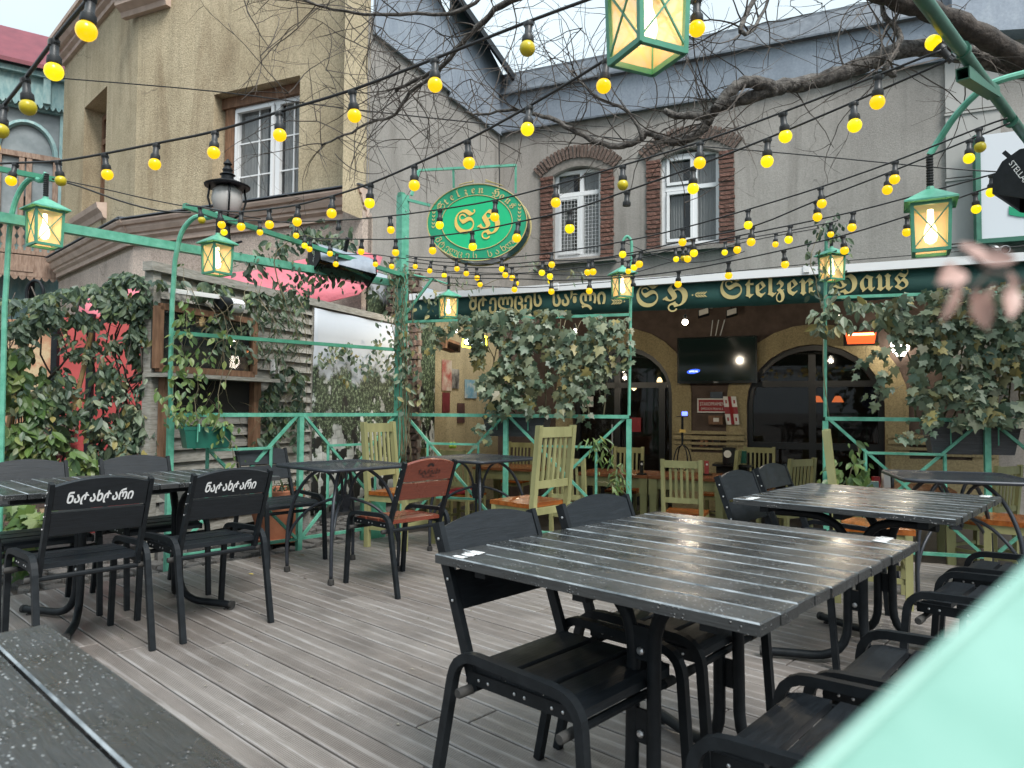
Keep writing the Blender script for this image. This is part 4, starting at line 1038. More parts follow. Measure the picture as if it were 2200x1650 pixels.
# ------------------------------------------------------------------ slatted screen with banner
FP = Frame((-2.77, 5.42, 0), (.365, .931, 0))
sp = thing('slatted_screen', 'weathered grey louvre screen standing behind the planter railing', 'screen', FP.w(0, 0))
for k in range(21):
    z = .12 + k * .098
    L0, L1 = .06, 1.93
    b = MB().add([FP.w(L0, z, .045), FP.w(L1, z, .045), FP.w(L1, z + .105, .0), FP.w(L0, z + .105, .0), FP.w(L0, z + .004, .03), FP.w(L1, z + .004, .03), FP.w(L1, z + .105, -.014), FP.w(L0, z + .105, -.014)], [(0, 1, 2, 3), (4, 5, 6, 7), (0, 1, 5, 4), (2, 3, 7, 6), (0, 3, 7, 4), (1, 2, 6, 5)])
    o = b.build('slat', M['grey_wood'], sp)
    b = MB().add([FP.w(3.86, z, .045), FP.w(4.12, z, .045), FP.w(4.12, z + .105, .0), FP.w(3.86, z + .105, .0)], [(0, 1, 2, 3)]); b.build('slat', M['grey_wood'], sp)
for u in (.02, 1.96, 4.12): MB().box(FP.w(u, 1.08, .0), .07, .09, 2.24, FP.e, FP.n, Z).build('post', M['grey_wood'], sp)
MB().box(FP.w(2.05, 2.215, .02), 4.2, .10, .07, FP.e, FP.n, Z).build('top_rail', M['grey_wood'], sp)
MB().poly([FP.w(u, z, -.03) for u, z in rect(0, 4.1, .05, 2.17)], FP.n * -.01).build('backing', M['dark'], sp)
def town_print(sw, sh, sky_from, name):
    """flat photo print of a hill town: pale sky, tree slopes, roofs and walls in black, white and green"""
    m, nt, b = nmat(name)
    tc = N(nt, 'ShaderNodeTexCoord'); sep = N(nt, 'ShaderNodeSeparateXYZ'); nt.links.new(tc.outputs['Generated'], sep.inputs[0])
    cmb = N(nt, 'ShaderNodeCombineXYZ')
    # use the long horizontal axis as x whichever way the sheet faces
    add = N(nt, 'ShaderNodeMath', operation='ADD'); nt.links.new(sep.outputs['X'], add.inputs[0]); nt.links.new(sep.outputs['Y'], add.inputs[1])
    hlf = N(nt, 'ShaderNodeMath', operation='MULTIPLY'); nt.links.new(add.outputs[0], hlf.inputs[0]); hlf.inputs[1].default_value = .5 * sw
    zz = N(nt, 'ShaderNodeMath', operation='MULTIPLY'); nt.links.new(sep.outputs['Z'], zz.inputs[0]); zz.inputs[1].default_value = sh
    nt.links.new(hlf.outputs[0], cmb.inputs['X']); nt.links.new(zz.outputs[0], cmb.inputs['Y'])
    vec = cmb.outputs[0]
    br_ = N(nt, 'ShaderNodeTexBrick'); br_.inputs['Scale'].default_value = 7; br_.inputs['Color1'].default_value = (1, 1, 1, 1); br_.inputs['Color2'].default_value = (.05, .05, .05, 1); br_.inputs['Mortar'].default_value = (.02, .02, .02, 1)
    br_.inputs['Mortar Size'].default_value = .06; br_.inputs['Bias'].default_value = .1; br_.inputs['Brick Width'].default_value = .7; br_.inputs['Row Height'].default_value = .5
    wv = N(nt, 'ShaderNodeMixRGB'); wv.inputs[0].default_value = .12; nt.links.new(vec, wv.inputs[1])
    nz = N(nt, 'ShaderNodeTexNoise'); nz.inputs['Scale'].default_value = 3; nt.links.new(vec, nz.inputs['Vector']); nt.links.new(nz.outputs['Color'], wv.inputs[2])
    nt.links.new(wv.outputs[0], br_.inputs['Vector'])
    vo = N(nt, 'ShaderNodeTexVoronoi'); vo.inputs['Scale'].default_value = 9; vo.distance = 'CHEBYCHEV'; nt.links.new(wv.outputs[0], vo.inputs['Vector'])
    vb_ = N(nt, 'ShaderNodeRGBToBW'); nt.links.new(vo.outputs['Color'], vb_.inputs[0])
    houses = ramp(nt, vb_.outputs[0], [(.42, (.008, .010, .009)), (.50, (.03, .035, .03)), (.52, (.60, .63, .58)), (.8, (.80, .82, .78))])
    houses = mix(nt, .40, houses, br_.outputs[0], 'MULTIPLY')
    tr = ramp(nt, noise(nt, vec, 22, 8, .8), [(.42, (.008, .012, .008)), (.52, (.05, .08, .04)), (.57, (.24, .31, .18)), (.66, (.50, .56, .42))])
    sz_ = N(nt, 'ShaderNodeMath', operation='MULTIPLY_ADD'); nt.links.new(sep.outputs['Z'], sz_.inputs[0]); sz_.inputs[1].default_value = .55; nt.links.new(noise(nt, vec, 4.5, 3), sz_.inputs[2])
    sel = ramp(nt, sz_.outputs[0], [(.70, g3(0)), (.74, g3(1))])
    ground = mix(nt, sel, houses, tr)
    ground = mix(nt, 1.0, ground, ramp(nt, noise(nt, vec, 1.6, 3), [(.35, g3(.5)), (.6, g3(1))]), 'MULTIPLY')
    hgt = N(nt, 'ShaderNodeMath', operation='MULTIPLY_ADD'); nt.links.new(noise(nt, vec, 2.5, 6, .7), hgt.inputs[0]); hgt.inputs[1].default_value = -.45; nt.links.new(sep.outputs['Z'], hgt.inputs[2])
    skm = ramp(nt, hgt.outputs[0], [(sky_from - .22 - .02, g3(0)), (sky_from - .22 + .02, g3(1))])
    c = mix(nt, skm, ground, (.42, .45, .49))
    nt.links.new(c, b.inputs['Base Color']); b.inputs['Roughness'].default_value = .6
    bump(nt, b, noise(nt, vec, 3, 2), .15, .02)
    return m
M['town'] = town_print(2.4, 2.2, .70, 'hill_town_print')
M['town2'] = town_print(2.4, 2.6, .95, 'hill_town_print_dark')
n = 24; vs = []
for i in range(n + 1):
    for j in range(9):
        u = lerp(1.93, 3.86, i / n); z = lerp(.06, 2.16, j / 8)
        vs.append(FP.w(u, z, .055 + .006 * sin(i * .7 + j) + (.012 * sin(i * .9) if j == 0 else 0)))
bn = MB().add(vs, [(9 * i + j, 9 * i + j + 1, 9 * i + j + 10, 9 * i + j + 9) for i in range(n) for j in range(8)]).build('town_banner', M['town'], smooth='all')
tag(bn, 'large printed banner of an old hill town hung on the screen', 'banner')
bn.modifiers.new('cloth_thickness', 'SOLIDIFY').thickness = .002
mb = MB().add([FS.w(u, z, .03) for u, z in rect(2.29, 4.0, TZ, 2.75)] + [FS.w(u, z, .0) for u, z in rect(2.29, 4.0, TZ, 2.75)], [(0, 1, 2, 3), (4, 5, 6, 7), (0, 1, 5, 4), (1, 2, 6, 5), (2, 3, 7, 6), (3, 0, 4, 7)])
tag(mb.build('town_mural', M['town2']), 'dark printed mural of town roofs behind the tall post', 'mural')
# ------------------------------------------------------------------ steel-and-board chairs
def rz_of(d): return atan2(d[1], d[0]) - pi / 2      # local +y looks along d
RIV = MB().lathe([(.0045, 0), (.0045, .002), (.002, .0035)], seg=6)
rivme = bpy.data.meshes.new('rivet'); rivme.from_pydata([tuple(p) for p in RIV.v], [], RIV.f); rivme.materials.append(M['rivet'])
def rivet(parent, p, ax):
    o = link('rivet', rivme, parent); o.location = p
    o.rotation_euler = V((0, 0, 1)).rotation_difference(V(ax)).to_euler(); return o
BL = V((0, -.15, .40)).normalized(); BN = V((0, -.936, -.351))       # back: up the slope, out of its rear face
BP = lambda x, s, d=0.0: V((x, -.15, .40)) + BL * s + BN * d
def board(x0, x1, s0, s1, arch_h, d0, d1, n=12):
    """back board, its top edge arched"""
    top = [(lerp(x0, x1, k / n), s1 + arch_h * (1 - (2 * k / n - 1) ** 2)) for k in range(n + 1)]
    pts = [(x0, s0), ] + [(x1, s0)] + top[::-1]
    return MB().poly([BP(x, s, d0) for x, s in pts], BN * (d1 - d0))
def make_chair(label, wood, wood_group, lettering=None):
    t = thing('slatted_chair', label, 'chair', group=wood_group)
    bm_, wd = M['black_metal'], M[wood]
    for sx in (-1, 1):
        x = sx * .232
        pts = [V((x, .27, 0)), V((x, .255, .2))] + arc_corner((x, .255, .2), (x, .235, .468), (x, -.16, .486), .075, 5) + arc_corner((x, .2, .472), (x, -.185, .484), (x, -.305, 0), .075, 5) + [V((x, -.29, .0))]
        MB().tube(pts, .0128 * 1.414, 4, True, (1, 0, 0)).build('side_frame', bm_, t, local=True)
        xr = sx * .208
        sr = MB().box((xr, .02, .417), .012, .38, .034).build('seat_rail', bm_, t, local=True)
        for y in (.17, .135, .045, .01, -.085, -.12): rivet(sr, (xr + sx * .006, y, .417), (sx, 0, 0))
        MB().bar(BP(sx * .203, -.02), BP(sx * .203, .445), .019, .031, BN).build('back_post', bm_, t, local=True)
        bp = t.children[-1] if False else None
        for s in (.225, .285, .34, .40): rivet(t, BP(sx * .2145, s, -.002), (sx, 0, 0))
        for y, z in ((-.155, .385), (.195, .375)):
            MB().lathe([(.014, 0), (.014, .05), (.0115, .055)], (sx * .205, y, z), (sx, 0, 0), 10).build('stub', M['rubber'], t, local=True, smooth=True)
    for y, z in ((-.155, .385), (.195, .375)):
        MB().tube([(-.21, y, z), (.21, y, z)], .012, 8).build('stretcher', bm_, t, local=True, smooth=True)
    for k in range(3):
        y1 = .215 - k * .132; y0 = y1 - .115
        if k == 0:
            prof = [(y0, .447), (y1 - .045, .446), (y1 - .02, .440), (y1 - .004, .425), (y1, .405), (y1 - .018, .402), (y1 - .025, .420), (y0, .426)]
        else:
            prof = [(y0, .448 + .001 * k), (y1 - .003, .448 + .001 * k), (y1, .445), (y1, .427), (y0, .427)]
        MB().poly([V((-.203, y, z)) for y, z in prof], (.406, 0, 0)).build('seat_slat', wd, t, local=True)
    lo = board(-.191, .191, .195, .305, 0, .010, -.012).build('back_board', wd, t, local=True)
    up = board(-.191, .191, .318, .430, .032, .010, -.012).build('back_board', wd, t, local=True)
    if lettering == 'white':
        b = MB(); text_on(b, 'ნატახტარი', BP(-.14, .350, .0115), (1, 0, 0), BL, .068, shear=.15, fit=.272, bold=.0022)
        b.build('lettering', M['print_white'], up, local=True, fixn=False)
    if lettering == 'dark':
        b = MB(); text_on(b, 'ნატახტარი', BP(-.088, .362, .0115), (1, 0, 0), BL, .046, shear=.15, fit=.176, bold=.001); b.build('lettering', M['print_black'], up, local=True, fixn=False)
        b = MB(); text_on(b, 'NATAKHTARI', BP(-.05, .338, .0115), (1, 0, 0), BL, .016, fit=.10); b.build('lettering', M['print_black'], up, local=True, fixn=False)
        for k in range(-3, 4):
            a = k * .36; c = BP(0, .408, .0115); d = V((-1, 0, 0)) * sin(a) + BL * cos(a); e = V((-1, 0, 0)) * cos(a) - BL * sin(a)
            MB().add([c + d * .012, c + d * .022 + e * .006, c + d * .036, c + d * .022 - e * .006], [(0, 1, 2, 3)]).build('emblem', M['print_black'], up, local=True, fixn=False)
    return t
GRP = 'black slatted chairs on the deck'
cw = make_chair('black slatted chair with white lettering, beside the rain-wet table board at the corner', 'black_wood', GRP, 'white')
cw.location = (-2.055, 3.42, 0); cw.rotation_euler = (0, 0, rz_of(U1))
dup(cw, (-1.648, 3.86, 0), rz_of(U1) + .02, 'black slatted chair with white lettering, nearer the terracotta pot')
cb = make_chair('plain black chair across the table under the planted hedge, cut by the picture edge', 'black_wood', GRP)
cb.location = (-2.61, 3.962, 0); cb.rotation_euler = (0, 0, rz_of(-U1))
for p, d, l in (((-2.203, 4.403), -U1, 'plain black chair across the lettered chairs, in front of the red wall'),
                ((-1.761, 5.449), -U1, 'plain black chair by the terracotta pot, turned to the deck'),
                ((.15, 2.02), -U1, 'large black chair tucked under the near table at its label corner'),
                ((.535, 2.44), -U1, 'black chair tucked behind the near table, second from its label corner'),
                ((1.40, 3.55), -U1, 'black chair at the farther wet table, nearer the near table'),
                ((1.77, 4.06), -U1, 'black chair at the farther wet table, nearer the entrance'),
                ((.722, 1.54), U1, 'black chair with wet seat close beside the pale green panel'),
                ((1.117, 1.91), U1, 'black chair at the near table, half behind the pale green panel'),
                ((1.827, 2.714), U1, 'black chair at the farther wet table, second from the mesh table'),
                ((2.227, 3.144), U1, 'black chair at the farther wet table, close to the mesh table')):
    dup(cb, (*p, 0), rz_of(d) + rnd.uniform(-.02, .02), l)
cr = make_chair('red-brown slatted chair with dark lettering between the mesh tables', 'red_wood', None, 'dark')
cr.location = (-.727, 4.70, 0); cr.rotation_euler = (0, 0, rz_of(U1) - .02)

# ------------------------------------------------------------------ black plank tables
def plank_table(cx, cy, Lx, Ly, label, rz=None, stickers=(), zt=.74, peds=(-.25, .25)):
    t = thing('plank_table', label, 'table', (cx, cy, 0), rz if rz is not None else atan2(U2.y, U2.x), 'black plank tables on the deck')
    n = round(Lx / .0985); pw = Lx / n
    for k in range(n):
        x = -Lx / 2 + (k + .5) * pw; yo = rnd.uniform(-.003, .003); w = (pw - .005) / 2; h = Ly / 2; bv = .0032
        zz = zt + rnd.uniform(-.001, .001); th = .026
        b = MB()
        base = [(-w, -h), (w, -h), (w, h), (-w, h)]
        b.add([V((a, c, -th)) for a, c in base] + [V((a, c, -bv)) for a, c in base] + [V((a * (1 - bv / w), c * (1 - bv / h), 0)) for a, c in base],
              [(8, 9, 10, 11), (3, 2, 1, 0)] + [(i, (i + 1) % 4, 4 + (i + 1) % 4, 4 + i) for i in range(4)] + [(4 + i, 4 + (i + 1) % 4, 8 + (i + 1) % 4, 8 + i) for i in range(4)])
        # board runs along local y: turn so that grain follows it
        for q in b.v: q.x, q.y = q.y, -q.x
        o = b.build('plank', M['table_wood'], t, local=True); o.data.materials.append(M['edge_glint'])
        for pol in o.data.polygons:      # long arrises get a pale colour in place of the sky's glint
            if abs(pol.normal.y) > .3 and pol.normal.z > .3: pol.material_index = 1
        o.location = (x, yo, zz); o.rotation_euler = (0, 0, pi / 2)
    for y in (-Ly * .36, 0, Ly * .36):
        MB().bar((-Lx / 2 + .05, y, zt - .042), (Lx / 2 - .05, y, zt - .042), .04, .028).build('batten', M['black_metal'], t, local=True)
    for sx, px in zip((-1, 1), peds):
        for sy in (-1, 1):
            y = sy * .032
            top = [V((px + sx * .06, sy * .34, zt - .07)), V((px + sx * .04, sy * .24, zt - .07))] + arc_corner((px + sx * .04, sy * .24, zt - .07), (px + sx * .005, y, zt - .075), (px, y, .4), .17, 6)
            bot = arc_corner((px, y, .4), (px + sx * .012, y * 1.1, .035), (px + sx * .14, sy * .34, .03), .15, 6) + [V((px + sx * .165, sy * .37, .030))]
            lg = MB().tube(top + bot, .0195, 10).build('leg', M['black_metal'], t, local=True, smooth=True)
            e = bot[-1]; d = (bot[-1] - bot[-2]).normalized()
            MB().tube([e - d * .012, e + d * .006], .0225, 10).build('end_cap', M['rubber'], lg, local=True, smooth=True)
            MB().lathe([(.014, .0), (.014, .008), (.006, .009), (.006, .02)], (e.x - d.x * .04, e.y - d.y * .04, 0), (0, 0, 1), 8).build('glide', M['rubber'], lg, local=True)
        for z in (.52, .30):
            br_ = MB().box((px + sx * .012, 0, z), .008, .07, .09).build('bracket', M['black_metal'], t, local=True)
            MB().lathe([(.011, 0), (.011, .006), (.006, .010)], (px + sx * .016, 0, z - .02), (sx, 0, 0), 8).build('bolt', M['rivet'], br_, local=True)
    for (x, y, a, seed) in stickers:
        r = random.Random(seed); b = MB(); cols = 14
        for i in range(cols):
            if r.random() < .12: continue
            x0 = (i / cols - .5) * .11; w = .11 / cols * r.uniform(.8, 1.15); y0 = -.016 - r.random() * .010; y1 = .010 + r.random() * .014; sk = r.uniform(-.006, .006)
            b.add([V((x0, y0, 0)), V((x0 + w, y0 + r.uniform(-.004, .004), 0)), V((x0 + w + sk, y1, 0)), V((x0 + sk, y1 + r.uniform(-.006, .006), 0))], [(0, 1, 2, 3)])
        for q in b.v:
            px_, py_ = q.x, q.y; q.x = x + px_ * cos(a) - py_ * sin(a); q.y = y + px_ * sin(a) + py_ * cos(a); q.z = zt + .0018
        b.build('worn_label', M['print_white'], t, local=True, fixn=False, kind='stuff')
    return t
plank_table(.533, 2.14, 1.185, .945, 'large black plank table with rain on top and white label remains nearest the camera chairs', stickers=((-.535, .39, .15, 3), (.545, -.38, .1, 5)))
plank_table(1.705, 3.40, 1.00, .90, 'wet black plank table between the large near table and the entrance', stickers=((-.45, .38, .1, 6), (.46, -.39, .1, 8)), peds=(-.22, .22))
plank_table(-2.13, 4.02, 1.38, .78, 'black plank table between the lettered chairs and the hedge')
plank_table(-.868 - .678 * .65 + .735 * .52, 1.356 - .735 * .65 - .678 * .52, 1.30, 1.04, 'rain-beaded black plank table corner filling the lower corner next to the camera')

# ------------------------------------------------------------------ metal mesh tables
def mesh_metal():
    m, nt, b = nmat('expanded_metal_sheet'); b.inputs['Base Color'].default_value = (.03, .035, .045, 1); b.inputs['Roughness'].default_value = .35; b.inputs['Metallic'].default_value = .25
    tc = N(nt, 'ShaderNodeTexCoord'); sep = N(nt, 'ShaderNodeSeparateXYZ'); nt.links.new(tc.outputs['Object'], sep.inputs[0])
    def lin(kx, ky):
        a = N(nt, 'ShaderNodeMath', operation='MULTIPLY'); a.inputs[1].default_value = kx; nt.links.new(sep.outputs['X'], a.inputs[0])
        c = N(nt, 'ShaderNodeMath', operation='MULTIPLY_ADD'); c.inputs[1].default_value = ky; nt.links.new(sep.outputs['Y'], c.inputs[0]); nt.links.new(a.outputs[0], c.inputs[2])
        s = N(nt, 'ShaderNodeMath', operation='SINE'); nt.links.new(c.outputs[0], s.inputs[0])
        ab_ = N(nt, 'ShaderNodeMath', operation='ABSOLUTE'); nt.links.new(s.outputs[0], ab_.inputs[0]); return ab_.outputs[0]
    mn = N(nt, 'ShaderNodeMath', operation='MINIMUM'); nt.links.new(lin(260, 150), mn.inputs[0]); nt.links.new(lin(260, -150), mn.inputs[1])
    al = ramp(nt, mn.outputs[0], [(.60, g3(1)), (.66, g3(0))]); al.node.color_ramp.interpolation = 'LINEAR'
    nt.links.new(al, b.inputs['Alpha'])
    bump(nt, b, ramp(nt, mn.outputs[0], [(0, g3(1)), (.6, g3(0))]), .6, .004)
    return m
M['mesh_top'] = mesh_metal()
def mesh_table(label, loc, rz):
    t = thing('mesh_table', label, 'table', loc, rz, 'dark metal mesh tables'); s = .35; r = .07; mm = M['mesh_metal']
    out = []
    for cx_, cy_, a0 in ((s - r, s - r, 0), (-s + r, s - r, pi / 2), (-s + r, -s + r, pi), (s - r, -s + r, 1.5 * pi)):
        out += [V((cx_ + r * cos(a0 + k * pi / 10), cy_ + r * sin(a0 + k * pi / 10), .742)) for k in range(6)]
    MB().tube(out + [out[0]], .012, 8, False).build('rim', mm, t, local=True, smooth='all')
    MB().add([p + Z * .008 for p in out] + [p + Z * .004 for p in out], [tuple(range(24)), tuple(range(24, 48))[::-1]]).build('tabletop', M['mesh_top'], t, local=True, fixn=False)
    for i in range(4):
        a = pi / 4 + i * pi / 2; d = V((cos(a), sin(a), 0)); P = lambda rr, z: d * rr + Z * z
        lg = MB().tube(smooth_path([P(.385, .03), P(.388, .25), P(.36, .45), P(.28, .62), P(.17, .715), P(.10, .728)], 4), .0125, 8).build('leg', mm, t, local=True, smooth='all')
        MB().lathe([(.02, 0), (.022, .008), (.02, .035), (.014, .04)], P(.385, 0), (0, 0, 1), 10).build('foot', M['rubber'], lg, local=True, smooth=True)
        MB().tube(smooth_path([P(.388, .20), P(.34, .33), P(.22, .45), P(.10, .50), P(.035, .515)], 4), .0105, 8).build('brace', mm, t, local=True, smooth='all')
        MB().tube(smooth_path([P(.038, .44), P(.045, .56), P(.10, .68), P(.19, .726), P(.27, .73)], 4), .0105, 8).build('arch', mm, t, local=True, smooth='all')
    MB().box((0, 0, .50), .075, .075, .075).box((0, 0, .445), .06, .06, .05).build('hub', mm, t, local=True)
    return t
m1 = mesh_table('metal mesh table between the terracotta pot and the red-brown chair', (-1.18, 5.04, 0), A_U1)
dup(m1, (-.27, 5.82, 0), A_U1 + .05, 'metal mesh table behind the red-brown chair, by the middle railing')
dup(m1, (2.76, 4.45, 0), atan2(RD.y, RD.x), 'metal mesh table in front of the long grey ivy trough')

# ------------------------------------------------------------------ olive wooden chairs and terrace tables
def olive_chair(label, loc, d, group='olive wooden chairs', seat='orange_wood'):
    t = thing('wooden_chair', label, 'chair', loc, rz_of(d), group); ol = M['olive']; w = .195; h = 1.03
    def slope(z): return -.19 - max(0, z - .46) * .10
    for sx in (-1, 1):
        MB().add([V((sx * w + i * .02, slope(z) + j * .021, z)) for z in (0, .46, h) for i, j in ((-1, -1), (1, -1), (1, 1), (-1, 1))], [(0, 3, 2, 1), (8, 9, 10, 11)] + [(4 * l + i, 4 * l + (i + 1) % 4, 4 * l + 4 + (i + 1) % 4, 4 * l + 4 + i) for l in (0, 1) for i in range(4)]).build('back_post', ol, t, local=True)
        MB().box((sx * w, .19, .215), .04, .04, .43).build('leg', ol, t, local=True)
        MB().box((sx * w, 0, .405), .024, .34, .05).build('seat_rail', ol, t, local=True)
        MB().box((sx * w, 0, .16), .02, .34, .03).build('stretcher', ol, t, local=True)
    MB().box((0, .19, .405), .35, .024, .05).box((0, -.188, .405), .35, .024, .05).build('apron', ol, t, local=True)
    MB().box((0, .19, .20), .35, .02, .03).build('stretcher', ol, t, local=True)
    n = 10; vs = []; nx = 10
    for j in range(n + 1):
        for i in range(nx + 1):
            x = lerp(-.215, .215, i / nx); y = lerp(-.165, .225, j / n)
            q = max(0, 1 - ((x / .16) ** 2 + ((y - .0) / .15) ** 2)); vs.append(V((x, y, .462 - .010 * q + (.003 * max(0, 1 - abs(x) / .03) if y > .02 else 0))))
    sb = MB().add(vs, [(j * (nx + 1) + i, j * (nx + 1) + i + 1, (j + 1) * (nx + 1) + i + 1, (j + 1) * (nx + 1) + i) for j in range(n) for i in range(nx)])
    sb.box((0, .03, .446), .43, .39, .030)
    sb.build('seat', M[seat], t, local=True, fixn=False)
    for z, hh in ((.98, .075), (.60, .055)):
        MB().bar((-w + .02, slope(z), z), (w - .02, slope(z), z), .022, hh).build('back_rail', ol, t, local=True)
    for k in range(5):
        x = (k - 2) * .058
        MB().bar((x, slope(.62), .62), (x, slope(.95), .95), .026, .014, (0, 1, 0)).build('back_slat', ol, t, local=True)
    return t
oc = olive_chair('olive chair with orange seat between the first mesh table and the tall post', (-.93, 6.02, 0), V((.88, -.47, 0)))
for loc, d, l in (((.15, 5.42, 0), U1, 'olive chair with glossy orange seat beside the second mesh table'),
                  ((2.22, 4.42, 0), V((.9, -.42, 0)), 'olive chair seen edge-on behind the farther wet table'),
                  ((3.32, 4.62, 0), V((-.75, .6, 0)), 'olive chair at the far side of the third mesh table'),
                  ((1.87, 7.68, TZ), V((.40, .916, 0)), 'olive chair with its slatted back squarely to us at the terrace tables'),
                  ((1.55, 9.80, TZ), V((-.40, -.916, 0)), 'olive chair on the far side of the terrace tables'),
                  ((.70, 7.9, TZ), V((.45, .89, 0)), 'olive chair behind the middle railing, its back to the entrance post'),
                  ((-1.08, 9.6, TZ), V((.7, .7, 0)), 'olive chair half hidden by the second mesh table near the mural'),
                  ((-.62, 9.2, TZ), V((.5, .86, 0)), 'olive chair with green ornaments on its back post'),
                  ((.05, 11.0, TZ), V((-.40, -.916, 0)), 'olive chair deep under the middle planter'),
                  ((2.75, 9.45, TZ), V((-.9, .4, 0)), 'olive chair at the end of the terrace tables'),
                  ((3.45, 10.0, TZ), V((-.40, -.916, 0)), 'olive chair against the terrace wall beside the arched door'),
                  ((3.05, 8.0, TZ), V((-.5, .86, 0)), 'olive chair behind the black chairs near the entrance step'),
                  ((4.75, 7.2, TZ), V((-.45, .9, 0)), 'olive chair behind the ivy railing at the side table')):
    dup(oc, loc, rz_of(d), l)
def terrace_table(label, c, Lx, Ly):
    t = thing('wooden_table', label, 'table', (c[0], c[1], TZ), atan2(FA.e.y, FA.e.x), 'wooden terrace tables')
    MB().box((0, 0, .735), Lx, Ly, .035).build('tabletop', M['table_brown'], t, local=True)
    MB().box((0, -Ly / 2 + .05, .655), Lx - .1, .03, .12).box((0, Ly / 2 - .05, .655), Lx - .1, .03, .12).box((-Lx / 2 + .05, 0, .655), .03, Ly - .1, .12).box((Lx / 2 - .05, 0, .655), .03, Ly - .1, .12).build('apron', M['olive'], t, local=True)
    for sx in (-1, 1):
        for sy in (-1, 1):
            x, y = sx * (Lx / 2 - .055), sy * (Ly / 2 - .055)
            b = MB().box((x, y, .62), .10, .10, .19)
            b.add([V((x + i * r_, y + j * r_, z)) for z, r_ in ((0, .032), (.525, .043)) for i, j in ((-1, -1), (1, -1), (1, 1), (-1, 1))], [(0, 1, 2, 3), (4, 5, 6, 7)] + [(i, (i + 1) % 4, 4 + (i + 1) % 4, 4 + i) for i in range(4)])
            b.build('leg', M['olive'], t, local=True)
    return t
terrace_table('brown-topped terrace table beside the entrance pole', (1.38, 9.15), .90, .75)
terrace_table('brown-topped terrace table behind the chair with squared slatted back', (2.20, 8.78), .88, .75)
terrace_table('brown-topped terrace table beyond the second mesh table', (.05, 9.95), .95, .75)
terrace_table('brown-topped terrace table behind the ivy railing', (4.15, 7.65), .95, .75)
# ------------------------------------------------------------------ festoon strings: each string a thing, each socket a part, each bulb a sub-part
def mesh_of(mb, name, mat, smooth=True):
    me = bpy.data.meshes.new(name); me.from_pydata([tuple(p) for p in mb.v], [], mb.f)
    if smooth: me.polygons.foreach_set('use_smooth', [True] * len(me.polygons)); me.set_sharp_from_angle(angle=radians(45))
    me.materials.append(mat); return me
sk = MB().lathe([(.006, .006), (.0125, .005), (.0125, -.008), (.0105, -.010), (.0115, -.034), (.0135, -.036), (.0135, -.0385), (.0175, -.041), (.0185, -.056), (.0165, -.060), (.0150, -.060)], seg=14)
sk.box((0, 0, .0), .030, .011, .011); sk.box((.0, .0115, -.004), .012, .006, .014)
SOCK = mesh_of(sk, 'socket', M['socket'])
bl = MB().lathe([(.012, -.054)] + [(.0235 * sin(radians(a)), -.078 - .0235 * cos(radians(180 - a)) * -1 * -1) for a in (35, 55, 75, 95, 115, 135, 150, 165, 176)], seg=16)
BULB = {k: mesh_of(bl, 'bulb', M[m_], True) for k, m_ in (('L', 'bulb_lit'), ('B', 'bulb_lit2'), ('O', 'bulb_off'))}
for b_ in BULB.values(): b_.polygons.foreach_set('use_smooth', [True] * len(b_.polygons))
def festoon(label, pts, flags, y0, y1, pre=None, post=None, r=.0042, tilt=0.0):
    """pts: cable points in the photo that carry sockets; flags: L/B lit, O unlit, X empty socket, . none"""
    allp = ([pre] if pre else []) + list(pts) + ([post] if post else [])
    P = path_px(allp, y0, y1)
    t = thing('festoon_string', label, 'string lights', P[len(P) // 2], 0, 'festoon strings of yellow bulbs')
    MB().tube(smooth_path(P, 3), r, 6).build('cable', M['wire'], t, smooth='all')
    base = V(t.location)
    for i, q in enumerate(pts):
        f = flags[i] if i < len(flags) else 'L'
        if f == '.': continue
        j = i + (1 if pre else 0)
        d = P[min(j + 1, len(P) - 1)] - P[max(j - 1, 0)]
        rz = atan2(d.y, d.x)
        s = link('socket', SOCK, t); s.location = P[j] - base - Z * .008; s.rotation_euler = (rnd.uniform(-.16, .16), rnd.uniform(-.10, .10) + tilt, rz)
        if f in BULB:
            ff = f if f != 'L' or rnd.random() > .25 else 'B'
            b = link('bulb', BULB[ff], s)
    return t
festoon('thick near festoon string crossing the sky at the blue house', [(197, -10), (118, 84), (56, 166), (9, 226), (-20, 258)], 'LLOOL', 1.42, 2.55, (300, -130), (-60, 300), .0055)
festoon('festoon string rising from the blue house across the tan house to the sky', [(33, 350), (125, 346), (225, 330), (336, 308), (462, 282), (600, 240), (757, 193), (934, 126), (1136, 46)], 'LOLLLLLLO', 3.3, 1.95, (-20, 352), (1330, -25), .0055)
festoon('festoon string rising past the tan house window to the near hanging lantern', [(429, 444), (473, 452), (518, 455), (578, 449), (640, 440), (714, 421), (796, 394), (890, 354), (1004, 301), (1137, 228), (1303, 127), (1497, -4)], 'OLLLLLLLLLLL', 4.6, 1.90, (400, 440), (1580, -60), .0052)
festoon('festoon string crossing the upper half of the oval sign', [(728, 473), (838, 464), (945, 450), (1064, 430), (1194, 397), (1338, 355), (1504, 305), (1682, 241), (1887, 161)], 'XLLLLOLLL', 5.6, 2.15, (560, 478), (2022, 108))
festoon('festoon string crossing the lower half of the oval sign', [(777, 514), (850, 514), (929, 508), (1014, 497), (1113, 477), (1224, 452), (1347, 410), (1489, 359), (1649, 297), (1834, 219)], 'LLLLLLXLLL', 5.7, 2.16, (640, 512), (2040, 128))
festoon('upper festoon string from the tall post to the white sign pipe', [(893, 552), (980, 555), (1078, 554), (1185, 543), (1338, 519), (1467, 490), (1607, 450), (1763, 402), (1923, 346), (2103, 275)], 'LLLLLLLLLO', 6.5, 2.95, (872, 548), (2164, 254))
